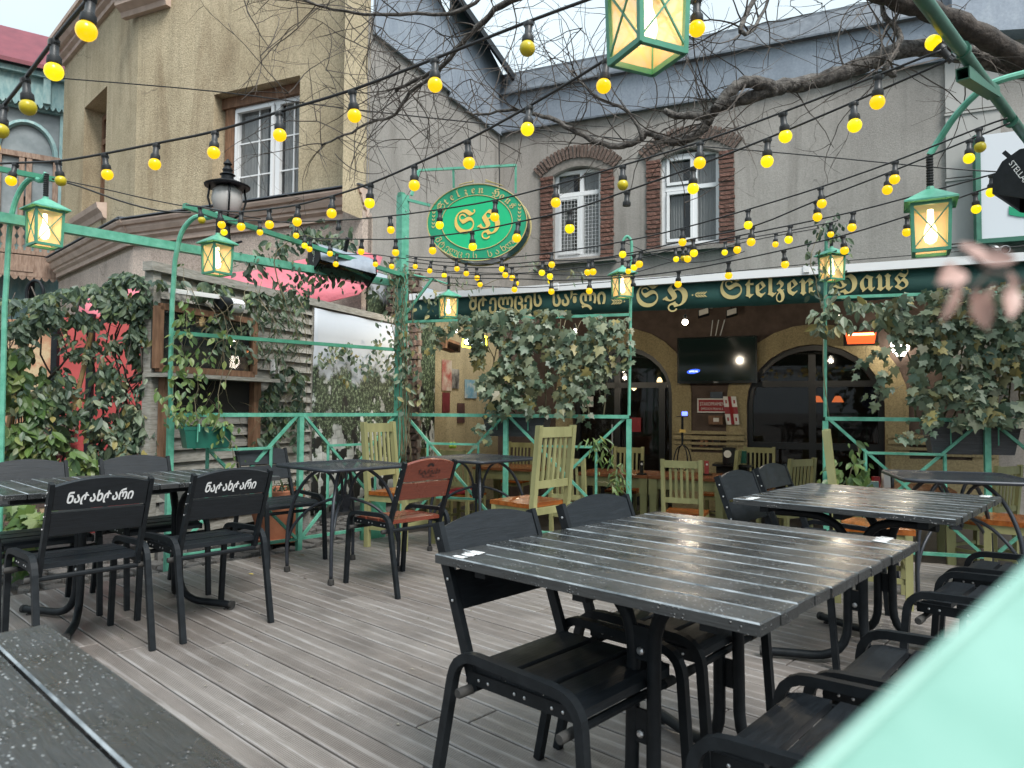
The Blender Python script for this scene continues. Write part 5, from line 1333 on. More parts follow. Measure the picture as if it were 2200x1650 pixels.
festoon('second festoon string from the tall post to the white sign pipe', [(926, 561), (1001, 565), (1088, 567), (1166, 561), (1272, 557), (1377, 539), (1489, 513), (1616, 487), (1754, 431), (1909, 371), (2083, 300)], 'LLLLLLLLLLL', 6.5, 3.0, (872, 552), (2170, 264))
festoon('middle festoon string passing the hooked entrance poles', [(956, 571), (1024, 575), (1100, 574), (1180, 569), (1265, 560), (1362, 547), (1480, 528), (1585, 507), (1698, 484), (1833, 455), (1974, 418), (2131, 375)], 'LLLLLLLLLLLL', 6.5, 3.3, (874, 562), (2240, 345))
festoon('short festoon string ending on the entrance pole by the ivy trough', [(1030, 590), (1110, 587), (1182, 582), (1350, 560), (1451, 534), (1467, 531), (1558, 519), (1667, 501), (1785, 478)], 'LLLLBOLLL', 6.4, 5.2, (876, 580), (1800, 472))
festoon('lowest festoon string just over the awning edge', [(1107, 599), (1184, 602), (1267, 600), (1359, 594), (1458, 582), (1565, 562), (1684, 537), (1811, 506), (1949, 464), (2095, 413)], 'LLLXLLLLLL', 6.3, 3.4, (880, 596), (2240, 365))
festoon('vine-covered festoon string along the overhead beam by the heater', [(482, 474), (558, 474), (637, 482), (655, 505), (668, 512), (708, 522), (724, 545), (805, 547), (842, 552)], 'LLLLLLLLL', 4.9, 6.3, (440, 462), (872, 556), .004)
te = thing('end_bulb', 'lit yellow bulb turned up against the dark green pipe', 'bulb', at(2044, 128, 2.16), 0)
o = link('socket', SOCK, te); o.rotation_euler = (radians(150), radians(-25), .6); link('bulb', BULB['B'], o)
def wirep(label, pts, y0, y1, r=.003, name='overhead_wire'):
    P = path_px(pts, y0, y1); o = MB().tube(smooth_path(P, 4), r, 5).build(name, M['wire'], smooth='all')
    return tag(o, label, 'wire')
wirep('thin wire strung from the blue house across both house fronts', [(130, 168), (460, 196), (760, 235), (1100, 272), (1400, 305), (1700, 330), (2040, 362), (2260, 375)], 9.0, 7.5, .008)
wirep('black cable sagging between the lantern rail and the lamp rail', [(112, 384), (170, 400), (260, 432), (340, 452), (410, 456)], 4.4, 4.8, .006)
wirep('second cable running beside the sagging one', [(118, 384), (220, 405), (320, 428), (420, 447), (560, 470)], 4.4, 5.3, .004)
wirep('grey wires looping beneath the brick-framed windows', [(1340, 520), (1400, 545), (1460, 562), (1530, 560), (1600, 540)], 6.1, 5.8, .004)
wirep('cable lying along the awning edge', [(890, 600), (1100, 618), (1300, 606), (1500, 590), (1760, 565), (2000, 545), (2240, 525)], 7.2, 5.4, .004)
wirep('cable tied along the middle festoon strings', [(880, 575), (1000, 585), (1200, 590), (1330, 592), (1450, 560), (1600, 520), (1760, 490)], 6.4, 5.5, .004)
wirep('thin guy wire dropping past the tall post', [(760, 235), (820, 330), (884, 460)], 7.2, 6.7, .003)
wirep('wire hanging down beside the grey house corner', [(1072, 290), (1073, 400), (1072, 520)], 12.3, 12.3, .012)

# ------------------------------------------------------------------ the bare tree overhead
tr = thing('bare_tree', 'bare tree reaching in overhead with curling twigs', 'tree', (4.3, 4.6, 0))
def limb(pts, y0, y1, r0, r1, name='limb', seg=9, mat='bark'):
    P = smooth_path(path_px(pts, y0, y1), 4); n = len(P)
    P = [p + V((rnd.uniform(-1, 1), rnd.uniform(-1, 1), rnd.uniform(-1, 1))) * .006 for p in P]
    MB().tube(P, [lerp(r0, r1, k / (n - 1)) * (1 + .08 * sin(k * 1.7)) for k in range(n)], seg).build(name, M[mat], tr, smooth='all')
    return P
j0 = at(2330, 205, 4.3)
MB().tube(smooth_path([V((4.3, 4.6, -.3)), V((4.25, 4.55, 1.2)), V((4.1, 4.45, 2.3)), j0 + V((.1, .05, -.1)), j0], 4), [.24 - .006 * k for k in range(17)], 12).build('trunk', M['bark'], tr, smooth='all')
LA = limb([(2330, 205), (2200, 150), (2120, 128), (2060, 112), (1990, 102), (1930, 108), (1880, 128), (1830, 150), (1760, 172), (1700, 182), (1660, 190)], 4.3, 3.9, .058, .040)
LA2 = limb([(1660, 190), (1630, 178), (1600, 176), (1575, 190), (1550, 218), (1535, 235)], 3.9, 3.8, .038, .026)
LB_ = limb([(1665, 192), (1620, 208), (1560, 224), (1530, 240), (1520, 262), (1500, 285), (1465, 304), (1430, 300), (1395, 284), (1365, 305), (1330, 313), (1290, 308), (1240, 285), (1190, 258), (1150, 246)], 3.9, 4.2, .036, .012)
LC = limb([(2480, 330), (2330, 225), (2200, 130), (2120, 82), (2050, 45), (1990, 20), (1930, 2), (1850, -30)], 4.3, 3.8, .066, .050, mat='bark_dark')
LD = limb([(1925, 160), (1905, 145), (1935, 80), (1905, 40), (1890, -10)], 3.9, 3.9, .022, .012)
LE = limb([(1275, -50), (1100, 0), (1040, 45), (990, 95), (940, 150), (880, 178), (850, 195)], 3.6, 4.4, .020, .010)
LF = limb([(940, 158), (880, 200), (850, 245), (800, 262), (740, 290), (690, 312)], 4.3, 4.6, .012, .006)
LG = limb([(1060, -40), (1000, 20), (860, 30), (760, 28), (680, 10), (600, -20)], 3.8, 4.2, .012, .006)
LH = limb([(1640, -40), (1600, 40), (1590, 70), (1620, 60), (1660, -20)], 3.7, 3.8, .014, .008)
LI = limb([(1535, 240), (1500, 250), (1440, 246), (1430, 238)], 3.85, 3.9, .026, .015)
LJ = limb([(1150, 246), (1100, 235), (1040, 245), (1000, 240)], 4.2, 4.4, .012, .005)
LK = limb([(1380, 300), (1350, 240), (1270, 200), (1230, 150)], 4.0, 4.1, .012, .006)
tw = MB(); ntw = [0]
TR = random.Random(5)
def twig(p, d, L, r, depth):
    n = max(4, int(L / .05)); pts = [p]; q = p.copy(); d = d.normalized()
    curl = V((TR.uniform(-1, 1), TR.uniform(-.5, .5), TR.uniform(-1, 1))) * .38
    for k in range(n):
        d = (d + curl * .30 + V((TR.uniform(-1, 1), TR.uniform(-1, 1), TR.uniform(-1, 1))) * .20).normalized()
        if TR.random() < .10: curl = V((TR.uniform(-1, 1), TR.uniform(-.5, .5), TR.uniform(-1, 1))) * .38
        q = q + d * (L / n); pts.append(q.copy())
    if min(p_.z for p_ in pts) < 2.35 or (depth < 2 and TR.random() < .42): return
    tw.tube(pts, [lerp(r * 1.15, r * .45, k / n) for k in range(n + 1)], 3, False); ntw[0] += 1
    if depth > 0:
        for k in range(TR.choice([2, 3, 3, 4])):
            i = TR.randrange(1, len(pts) - 1)
            sd = V((TR.uniform(-1, 1), TR.uniform(-.6, .6), TR.uniform(-1, 1))).normalized()
            twig(pts[i], (pts[i + 1] - pts[i]).normalized() * .5 + sd, L * TR.uniform(.4, .75), r * .62, depth - 1)
for (path, num, L, r) in ((LA, 9, .55, .006), (LA2, 7, .5, .005), (LB_, 26, .55, .005), (LC, 7, .6, .006), (LD, 12, .5, .005), (LE, 22, .6, .005), (LF, 18, .5, .004), (LG, 20, .55, .004), (LH, 12, .5, .005), (LI, 6, .4, .004), (LJ, 12, .5, .004), (LK, 14, .5, .004)):
    for k in range(num):
        i = TR.randrange(len(path) // 6, len(path))
        sd = V((TR.uniform(-1, .6), TR.uniform(-.7, .7), TR.uniform(-.8, 1))).normalized()
        twig(path[i], sd, L * TR.uniform(.6, 1.5), r * TR.uniform(.6, 1), 2)
for px, py in [(560, 120), (640, 60), (700, 150), (760, 90), (820, 60), (860, 140), (960, 30), (1010, 170), (1060, 200), (620, 200), (680, 260), (780, 220), (540, 40), (720, 330), (1180, 120), (1250, 60), (1320, 20), (1420, 60), (1460, 120), (1120, 330), (880, 300)]:
    p = at(px, py, TR.uniform(4.0, 4.6))
    for k in range(3): twig(p, V((TR.uniform(-1, 1), TR.uniform(-.4, .4), TR.uniform(-1, 1))), TR.uniform(.3, .6), .0035, 2)
tw.build('twigs', M['twig'], tr, fixn=False, kind='stuff')
# seed clusters of the near twigs
# ------------------------------------------------------------------ leaves
def leaf_tpl(kind):
    b = MB()
    if kind == 'ivy':
        lob = [(0, -.06), (.20, -.22), (.30, -.10), (.52, .02), (.34, .20), (.46, .44), (.20, .46), (0, .92), (-.20, .46), (-.46, .44), (-.34, .20), (-.52, .02), (-.30, -.10), (-.20, -.22)]
        b.add([V((0, .18, .0))] + [V((x, y, -.10 * abs(x) - .06 * y * y)) for x, y in lob], [(0, 1 + i, 1 + (i + 1) % 14) for i in range(14)])
    elif kind == 'oval':
        L = [(0, 0), (.16, .18), (.24, .42), (.18, .70), (0, 1.0), (-.18, .70), (-.24, .42), (-.16, .18)]
        b.add([V((0, .45, -.03))] + [V((x, y, .10 * abs(x) * 2 - .12 * y * y)) for x, y in L], [(0, 1 + i, 1 + (i + 1) % 8) for i in range(8)])
    else:      # narrow
        L = [(0, 0), (.09, .25), (.11, .5), (.07, .78), (0, 1.0), (-.07, .78), (-.11, .5), (-.09, .25)]
        b.add([V((0, .45, -.02))] + [V((x, y, .12 * abs(x) * 2 - .18 * y * y)) for x, y in L], [(0, 1 + i, 1 + (i + 1) % 8) for i in range(8)])
    return b
TPL = {k: leaf_tpl(k) for k in ('ivy', 'oval', 'narrow')}
IVYC = [(.05, .09, .055), (.08, .135, .08), (.13, .185, .11), (.20, .25, .165), (.085, .14, .09), (.30, .33, .20), (.045, .08, .05), (.36, .30, .10), (.14, .20, .13), (.25, .30, .20), (.06, .105, .065), (.17, .15, .07)]
DARKC = [(.035, .062, .04), (.055, .095, .058), (.085, .13, .075), (.055, .095, .07), (.13, .18, .11), (.07, .115, .065), (.15, .20, .075), (.10, .15, .10)]
LIGHTC = [(.07, .14, .03), (.13, .21, .05), (.10, .17, .06), (.22, .27, .07), (.05, .11, .04), (.15, .22, .10)]
LM = {}
for nm, cs in (('ivy', IVYC), ('dark', DARKC), ('light', LIGHTC)):
    LM[nm] = leaf_mat('leaf_' + nm, cs); LM[nm + '_o'] = leaf_mat('leaf_single_' + nm, cs, obj=True)
LME = {}
for k in TPL:
    for nm in ('ivy', 'dark', 'light'):
        LME[k, nm] = mesh_of(TPL[k], 'leaf', LM[nm + '_o'], False)
LR = random.Random(21)
def rot_leaf(p, nrm, s, roll):
    """matrix for a leaf at p whose face looks along nrm, tip hanging down turned by roll"""
    nrm = nrm.normalized(); dn = V((0, 0, -1)); y = (dn - nrm * dn.dot(nrm))
    if y.length < .05: y = V((1, 0, 0))
    y.normalize(); x = y.cross(nrm)
    y2 = y * cos(roll) + x * sin(roll); x2 = y2.cross(nrm)
    m = Matrix.Identity(4)
    for i in range(3): m[i][0] = x2[i] * s; m[i][1] = y2[i] * s; m[i][2] = nrm[i] * s; m[i][3] = p[i]
    return m
def inpoly(x, y, P):
    c = False; j = len(P) - 1
    for i in range(len(P)):
        if (P[i][1] > y) != (P[j][1] > y) and x < (P[j][0] - P[i][0]) * (y - P[i][1]) / (P[j][1] - P[i][1]) + P[i][0]: c = not c
        j = i
    return c
from mathutils import noise as mnoise
def in_region(poly, n, dens=None, scale=60, thr=-.12):
    xs = [p[0] for p in poly]; ys = [p[1] for p in poly]; out = []; tries = 0
    seed = LR.uniform(0, 99)
    while len(out) < n and tries < n * 40:
        tries += 1
        x = LR.uniform(min(xs), max(xs)); y = LR.uniform(min(ys), max(ys))
        if not inpoly(x, y, poly): continue
        if mnoise.noise(V((x / scale, y / scale, seed))) < thr + (dens(x, y) if dens else 0): continue
        out.append((x, y))
    return out
def foliage(plant, pts, Yf, thick, size, kind, mat, single=0, out=None, up=.35, spread=.75, name='foliage'):
    """leaves at photo points, at distance Yf(x, y) and within thick; the nearest `single` are leaves of their own"""
    L = []
    for x, y in pts:
        Y = Yf(x, y) if callable(Yf) else Yf
        dz = LR.random() ** 1.5
        p = at(x, y, Y - thick / 2 + dz * thick)
        n = (out or (CAMP - p).normalized()) + V((LR.uniform(-1, 1), LR.uniform(-1, 1), LR.uniform(-1, 1))) * spread + Z * up
        L.append((dz, rot_leaf(p, n, size * (.45 + .95 * LR.random() ** 1.3), LR.uniform(-1.0, 1.0))))
    L.sort(key=lambda q: q[0])
    base = wm(plant).inverted()
    for dz, m in L[:single]:
        o = link('leaf', LME[kind, mat], plant); o.matrix_local = base @ m
    rest = L[single:]
    if rest:
        b = MB(); T = TPL[kind]
        for dz, m in rest: b.add([m @ v for v in T.v], T.f)
        b.build(name, LM[mat], plant, fixn=False, kind='stuff')
def strand(plant, pts, y0, y1, r=.004, mat='stem', name='stem', wob=.02):
    P = smooth_path(path_px(pts, y0, y1), 4)
    P = [p + V((LR.uniform(-1, 1), LR.uniform(-1, 1), LR.uniform(-1, 1))) * wob for p in P]
    MB().tube(P, [lerp(r, r * .5, k / (len(P) - 1)) for k in range(len(P))], 5).build(name, M[mat], plant, smooth='all')
    return P
def along(pts, n, jit):
    """points scattered beside a photo polyline"""
    out = []
    seg = [((pts[i][0] - pts[i + 1][0]) ** 2 + (pts[i][1] - pts[i + 1][1]) ** 2) ** .5 for i in range(len(pts) - 1)]; T = sum(seg)
    for k in range(n):
        t = LR.random() * T; i = 0
        while i < len(seg) - 1 and t > seg[i]: t -= seg[i]; i += 1
        f = t / seg[i]; out.append((lerp(pts[i][0], pts[i + 1][0], f) + LR.gauss(0, jit), lerp(pts[i][1], pts[i + 1][1], f) + LR.gauss(0, jit)))
    return out
def planeY(o, e):
    """distance function of the vertical plane through o along e"""
    n = V((e.y, -e.x, 0)); return lambda x, y: onpl(x, y, V(o), n).y
railY = planeY(RM, RD); leftY = planeY(PL1, U2); screenY = planeY(FP.o + FP.n * .10, FP.e)
# middle ivy
iv = thing('ivy_plant', 'dense ivy curtain hanging over the middle railing planter', 'ivy', PCm + Z * 1.1)
PI1 = [(905, 700), (960, 690), (1005, 672), (1100, 664), (1200, 668), (1300, 676), (1335, 690), (1330, 735), (1296, 745), (1290, 800), (1255, 835), (1235, 888), (1150, 895), (1060, 890), (1035, 850), (1022, 790), (1012, 745), (990, 715), (940, 708)]
foliage(iv, in_region(PI1, 1350, None, 34, -.22), lambda x, y: railY(x, y) + .02, .34, .080, 'ivy', 'ivy', 230)
for pl in ([(1290, 690), (1330, 720), (1348, 760), (1340, 800)], [(1240, 850), (1270, 820), (1300, 810), (1345, 780)], [(1290, 700), (1320, 705), (1350, 740), (1342, 790)], [(1250, 800), (1262, 850), (1262, 900)], [(1150, 700), (1155, 730), (1160, 760)], [(1060, 890), (1035, 920), (1028, 955)], [(1200, 690), (1210, 760), (1225, 820)], [(960, 700), (930, 730), (925, 760)], [(1340, 690), (1352, 720), (1335, 760), (1300, 800)], [(1300, 760), (1290, 820), (1298, 870)]):
    strand(iv, pl, railY(*pl[0]) - .08, railY(*pl[-1]) - .08, .003)
    foliage(iv, along(pl, 22, 8), lambda x, y: railY(x, y) - .08, .10, .065, 'ivy', 'ivy', 12, name='trailing_leaves')
for k in range(9):
    x = 1040 + k * 32; strand(iv, [(x, 890), (x + LR.uniform(-30, 30), 800), (x + LR.uniform(-50, 50), 690)], railY(x, 800) + .1, railY(x, 800) + .1, .007)
# ivy at the right
iv2 = thing('ivy_plant', 'dense ivy curtain hanging over the long grey trough', 'ivy', PR1 + Z * 1.1)
PI2 = [(1890, 655), (1930, 640), (2000, 628), (2080, 620), (2160, 612), (2260, 605), (2270, 910), (2010, 912), (1966, 895), (1955, 840), (1960, 790), (1940, 760), (1915, 735), (1905, 700), (1885, 690)]
foliage(iv2, in_region(PI2, 1750, None, 36, -.24), lambda x, y: railY(x, y) + .05, .34, .085, 'ivy', 'ivy', 260)
PI3 = [(1735, 660), (1770, 625), (1800, 615), (1850, 640), (1900, 650), (1950, 640), (1950, 680), (1900, 700), (1840, 700), (1790, 715), (1745, 710)]
foliage(iv2, in_region(PI3, 190, None, 30, -.15), lambda x, y: railY(x, y) - .02, .20, .085, 'oval', 'ivy', 40, name='upper_leaves')
for pl in ([(1915, 745), (1880, 760), (1845, 790), (1830, 805)], [(1935, 830), (1900, 835), (1880, 850), (1875, 880)], [(1925, 780), (1900, 800), (1890, 840)], [(2005, 930), (1970, 940), (1935, 945), (1950, 920)]):
    strand(iv2, pl, railY(*pl[0]) - .10, railY(*pl[-1]) - .12, .003)
    foliage(iv2, along(pl, 16, 7), lambda x, y: railY(x, y) - .12, .10, .065, 'ivy', 'ivy', 8, name='trailing_leaves')
for k in range(9):
    x = 1970 + k * 28; strand(iv2, [(x, 900), (x + LR.uniform(-40, 40), 780), (x + LR.uniform(-50, 50), 640)], railY(x, 800) + .12, railY(x, 800) + .12, .008)
# climber on the entrance pole at the right
cv = thing('climbing_vine', 'leafy climber tufted round the hooked pole top beside the awning name', 'vine', PR0 + Z * RZ)
foliage(cv, along([(1770, 490), (1790, 480), (1800, 500)], 46, 12) + along([(1770, 480), (1745, 540), (1740, 590), (1760, 620)], 40, 13) + along([(1800, 500), (1820, 540), (1790, 610)], 18, 10), PR0.y - .05, .14, .062, 'oval', 'dark', 34)
strand(cv, [(1778, 900), (1770, 760), (1760, 640), (1742, 560), (1770, 490)], PR0.y, PR0.y - .05, .005)
# hedge of climbers on the left
hg = thing('climbing_hedge', 'loose evergreen hedge of climbers in front of the red wall', 'hedge', (-3.4, 5.3, 0))
HP1 = [(-20, 640), (60, 640), (130, 620), (210, 605), (270, 580), (330, 600), (338, 690), (300, 740), (250, 700), (190, 700), (130, 690), (60, 720), (-20, 760)]
hY = lambda x, y: lerp(5.1, 5.75, (x + 20) / 380)
foliage(hg, in_region(HP1, 2300, None, 40, -.14), lambda x, y: hY(x, y) - .05, .55, .070, 'oval', 'dark', 120, up=.5)
HP2 = [(-20, 760), (60, 740), (100, 800), (110, 900), (150, 960), (220, 990), (240, 1010), (-20, 1010)]
foliage(hg, in_region(HP2, 1000, None, 45, -.10), hY, .6, .105, 'oval', 'light', 80, up=.6)
HP3 = [(120, 760), (200, 740), (330, 720), (335, 900), (350, 1000), (250, 1010), (180, 970), (120, 900)]
foliage(hg, in_region(HP3, 1000, None, 50, .02), hY, .5, .075, 'oval', 'dark', 60, up=.5)
HP4 = [(200, 900), (300, 860), (345, 900), (350, 1010), (230, 1010)]
foliage(hg, in_region(HP4, 420, None, 40, -.05), hY, .5, .09, 'oval', 'ivy', 40, up=.5)
for k in range(26):
    x = LR.uniform(0, 330); y1 = LR.uniform(620, 700)
    strand(hg, [(x, 1010), (x + LR.uniform(-50, 50), 880), (x + LR.uniform(-70, 70), 760), (x + LR.uniform(-80, 80), y1)], hY(x, 0) + .1, hY(x, 0), LR.choice([.004, .006, .010]), 'twig', 'stem', .03)
HP5 = [(-20, 640), (140, 650), (330, 620), (340, 760), (300, 860), (340, 1000), (-20, 1010)]
foliage(hg, in_region(HP5, 900, None, 55, .06), lambda x, y: hY(x, y) - .12, .4, .058, 'oval', 'ivy', 60, up=.5, name='outer_leaves')
# vines over screen, beam and post
vn = thing('climbing_vine', 'dark climber spreading over the slatted screen and overhead beam', 'vine', FP.w(1.3, 0))
VP = [([(535, 700), (560, 640), (620, 600), (660, 660), (640, 760), (590, 790), (550, 760)], 420, .055, 'narrow', 'dark'), ([(545, 880), (600, 780), (650, 800), (655, 900), (620, 990), (550, 970)], 420, .065, 'oval', 'dark'), ([(440, 640), (520, 620), (560, 680), (545, 780), (470, 760)], 210, .055, 'oval', 'dark'), ([(330, 600), (420, 600), (530, 620), (640, 640), (660, 660), (420, 640)], 150, .06, 'oval', 'dark'), ([(660, 770), (700, 740), (840, 720), (860, 800), (760, 830)], 200, .055, 'oval', 'ivy')]
for poly, n_, s_, k_, m_ in VP:
    foliage(vn, in_region(poly, n_, None, 30, -.1), lambda x, y: screenY(x, y) - .02, .14, s_ * 1.25, k_, m_, 26)
foliage(vn, along([(520, 575), (590, 545), (640, 510), (690, 500), (740, 520), (730, 560), (660, 610), (620, 640)], 330, 18) + along([(640, 500), (700, 520), (735, 530)], 90, 13), lambda x, y: leftY(x, y) + .05, .16, .070, 'oval', 'dark', 50)
foliage(vn, along([(600, 600), (680, 580), (760, 610), (850, 625)], 70, 12), lambda x, y: leftY(x, y), .12, .065, 'oval', 'dark', 20)
foliage(vn, along([(860, 560), (850, 620), (845, 700), (870, 780), (880, 860)], 260, 18) + along([(900, 600), (930, 640), (910, 700)], 40, 14), lambda x, y: RM.y - .08, .16, .062, 'oval', 'ivy', 40)
for k in range(22):
    x0 = LR.uniform(380, 640); strand(vn, [(x0, LR.uniform(600, 640)), (x0 + LR.uniform(-40, 60), 720), (x0 + LR.uniform(-50, 70), 840), (x0 + LR.uniform(-50, 70), LR.uniform(860, 960))], screenY(x0, 700) - .03, screenY(x0, 700) - .08, .003)
for k in range(12):
    strand(vn, [(868 + LR.uniform(-14, 14), 1000), (866 + LR.uniform(-20, 20), 820), (862 + LR.uniform(-24, 24), 690), (880 + LR.uniform(-40, 40), 580)], RM.y - .06, RM.y - .1, .005)
strand(vn, [(610, 640), (590, 560), (640, 510), (720, 520)], 5.6, 6.0, .006)
# box plant with trailing shoots on the left railing
bx = thing('trailing_plant', 'yellow-green trailing plant growing from the green flower box', 'plant', PL0 + Z * 1.1)
bY = lambda x, y: lerp(5.0, 5.2, (x - 360) / 140)
foliage(bx, along([(385, 905), (420, 880), (470, 905), (495, 935)], 110, 17) + along([(365, 880), (380, 820), (400, 760), (390, 700), (395, 650)], 120, 17) + along([(400, 870), (430, 790), (470, 720)], 26, 10), bY, .22, .062, 'oval', 'light', 90, up=.5)
for pl in ([(400, 930), (380, 840), (390, 720), (400, 630), (395, 560)], [(430, 930), (420, 830), (450, 760), (500, 700)], [(460, 930), (470, 850), (480, 760)], [(490, 940), (510, 1000), (515, 1040)], [(400, 690), (440, 690), (500, 660), (540, 650)]):
    strand(bx, pl, 5.05, 5.15, .003); foliage(bx, along(pl, 14, 6), bY, .08, .05, 'oval', 'light', 6, name='shoot_leaves')
# variegated ivy below the left table, small climbers on the railings
gi = thing('ground_ivy', 'pale-edged ivy spilling onto the stones below the plank table', 'ivy', (-3.6, 4.5, 0))
foliage(gi, in_region([(-30, 1085), (95, 1080), (110, 1120), (60, 1160), (50, 1230), (-30, 1250)], 170, None, 40, -.2), lambda x, y: 4.75, .4, .12, 'ivy', 'light', 60, up=.5)
for k in range(6): strand(gi, [(LR.uniform(-20, 80), 1090), (LR.uniform(-20, 60), 1160), (LR.uniform(-20, 50), 1240)], 4.8, 4.6, .004)
rv = thing('climbing_vine', 'light green climber winding up the entrance pole beside the middle railing', 'vine', PC2)
foliage(rv, along([(1262, 965), (1290, 945), (1310, 950)], 42, 11) + along([(1300, 960), (1310, 1000), (1330, 1020)], 30, 12) + along([(1340, 1010), (1320, 1040), (1345, 1050)], 40, 12), PC2.y - .04, .14, .075, 'narrow', 'light', 50)
strand(rv, [(1345, 1060), (1335, 1010), (1305, 970), (1280, 950)], PC2.y, PC2.y - .05, .005); strand(rv, [(1345, 1060), (1300, 1040), (1280, 1030)], PC2.y, PC2.y - .05, .004)
rv2 = thing('climbing_vine', 'yellowing climber at the foot of the ivy-trough railing', 'vine', PR0)
foliage(rv2, along([(1790, 1000), (1800, 1030), (1830, 1040)], 50, 14) + along([(1835, 960), (1850, 1000), (1860, 1040)], 46, 13), PR0.y - .12, .16, .085, 'oval', 'light', 50)
strand(rv2, [(1800, 1060), (1830, 1010), (1850, 960)], PR0.y - .1, PR0.y - .1, .005)
sg2 = thing('climbing_vine', 'thin vine strands tangled in the strings in front of the oval sign', 'vine', at(1150, 560, 6.4))
foliage(sg2, along([(1130, 560), (1160, 575), (1180, 590)], 22, 12) + along([(1230, 575), (1250, 600)], 10, 8) + along([(960, 600), (1010, 620), (1040, 610)], 24, 12), 6.35, .14, .06, 'narrow', 'ivy', 20)
strand(sg2, [(930, 600), (1000, 620), (1060, 600), (1150, 570), (1250, 590)], 6.4, 6.3, .004)
# ------------------------------------------------------------------ things on and under the awning wall
def box_on(fr, px0, py0, px1, py1, d0, d1):
    """box over the photo rectangle, standing d0..d1 proud of the wall plane"""
    f2 = Frame(fr.w(0, 0, d1), fr.e); (u0, z1), (u1, z0) = f2.uz(px0, py0), f2.uz(px1, py1)
    return f2, u0, u1, z0, z1
def plate(name, fr, rc, d0, d1, mat, parent=None, bv=0):
    f2, u0, u1, z0, z1 = box_on(fr, *rc, d0, d1)
    b = MB().box(f2.w((u0 + u1) / 2, (z0 + z1) / 2, -(d1 - d0) / 2), abs(u1 - u0), d1 - d0, z1 - z0, f2.e, f2.n, Z)
    return b.build(name, mat, parent), f2, u0, u1, z0, z1
def lamp_light(p, w, r=.04, col=(1, .86, .66)):
    l = bpy.data.lights.new('lamp_light', 'POINT'); l.energy = w * .36; l.shadow_soft_size = r; l.color = col
    o = bpy.data.objects.new('lamp_light', l); COL.objects.link(o); o.location = p; return o
# television
tv = thing('television', 'large black wall television between the two arched doors', 'television', FA.w(3.7, 1.9))
_, f2, u0, u1, z0, z1 = plate('bezel', FA, (1455, 726, 1627, 823), .10, .17, M['black_gloss'], tv)
M['screen'] = pm('television_screen', (.010, .018, .018), None, .08)
MB().poly([f2.w(u, z, .002) for u, z in rect(u0 + .025, u1 - .025, z0 + .04, z1 - .025)], f2.n * .002).build('screen', M['screen'], tv)
M['blue_logo'] = emit('blue_logo_glow', (.03, .10, .9), .8); M['white_logo'] = emit('white_logo_glow', (.9, .9, 1), .9)
cu, cz = f2.uz(1490, 798); lg = MB().poly([f2.w(cu + .10 * cos(a) , cz + .034 * sin(a) + .10 * cos(a) * .12, .006) for a in A_]).build('logo', M['blue_logo'], tv, fixn=False)
text_on(MB(), 'SAMSUNG', f2.w(cu, cz - .013, .008), f2.e, Z, .04, fit=.13, center=True).build('logo_lettering', M['white_logo'], tv, fixn=False)
text_on(MB(), 'SAMSUNG', f2.w((u0 + u1) / 2, z0 + .012, .003), f2.e, Z, .016, fit=.07, center=True).build('lettering', M['rivet'], tv, fixn=False)
MB().bar(FA.w(3.7, 2.0, 0), FA.w(3.7, 2.0, .10), .12, .3).build('wall_mount', M['black_metal'], tv)
for k in range(3): MB().bar(FA.w(3.66 + k * .07, 2.30, .08), FA.w(3.68 + k * .09, 2.55, .02), .012, .012).build('cable', M['print_white'], tv)
# enamel sign, plates and pictures on the pier
M['red_enamel'] = pm('red_enamel', (.30, .015, .02), None, .3); M['white_enamel'] = pm('white_enamel', (.72, .70, .66), None, .35)
rs = thing('enamel_sign', 'red enamel street-name sign on the pier below the television', 'sign', FA.w(3.6, 1.2))
_, f2, u0, u1, z0, z1 = plate('border', FA, (1498, 856, 1562, 887), .04, .05, M['white_enamel'], rs)
MB().poly([f2.w(u, z, .002) for u, z in rect(u0 + .02, u1 - .02, z0 + .02, z1 - .02)]).build('field', M['red_enamel'], rs, fixn=False)
text_on(MB(), 'STAROPRAMEN', f2.w((u0 + u1) / 2, lerp(z0, z1, .50), .004), f2.e, Z, .075, fit=(u1 - u0) * .82, center=True).build('lettering', M['white_enamel'], rs, fixn=False)
text_on(MB(), 'SMÍCHOV-PRAHA 5', f2.w((u0 + u1) / 2, lerp(z0, z1, .20), .004), f2.e, Z, .05, fit=(u1 - u0) * .74, center=True).build('lettering', M['white_enamel'], rs, fixn=False)
M['blue_plate'] = pm('dark_blue_plate', (.02, .04, .07), None, .4)
o, f2, u0, u1, z0, z1 = plate('opening_plate', FA, (1526, 842, 1552, 856), .04, .055, M['blue_plate']); tag(o, 'small dark blue plate above the red enamel sign', 'sign')
fl = thing('small_flag', 'small white flag with red crosses beside the enamel sign', 'flag', FA.w(4.0, 1.2))
fa, fb_ = FA.uz(1562, 852), FA.uz(1590, 912)
vs = []
for i in range(9):
    for j in range(9): vs.append(FA.w(lerp(fa[0], fb_[0], i / 8) - .05 * (j / 8), lerp(fb_[1], fa[1], j / 8) , .09 + .015 * sin(i * 1.1 + j * .4)))
q = [(9 * i + j, 9 * i + j + 1, 9 * i + j + 10, 9 * i + j + 9) for i in range(8) for j in range(8)]
red = [k for k, f in enumerate(q) if (k // 8) in (3, 4) or (k % 8) in (3, 4) or ((k // 8) in (1, 6) and (k % 8) in (1, 6))]
MB().add(vs, [f for k, f in enumerate(q) if k not in red]).build('cloth', M['white_enamel'], fl, smooth='all', fixn=False); MB().add(vs, [q[k] for k in red]).build('cross', M['red_enamel'], fl, smooth='all', fixn=False)
ck = thing('wall_clock', 'small dark wooden table clock on the pier moulding', 'clock', FA.w(3.75, .8))
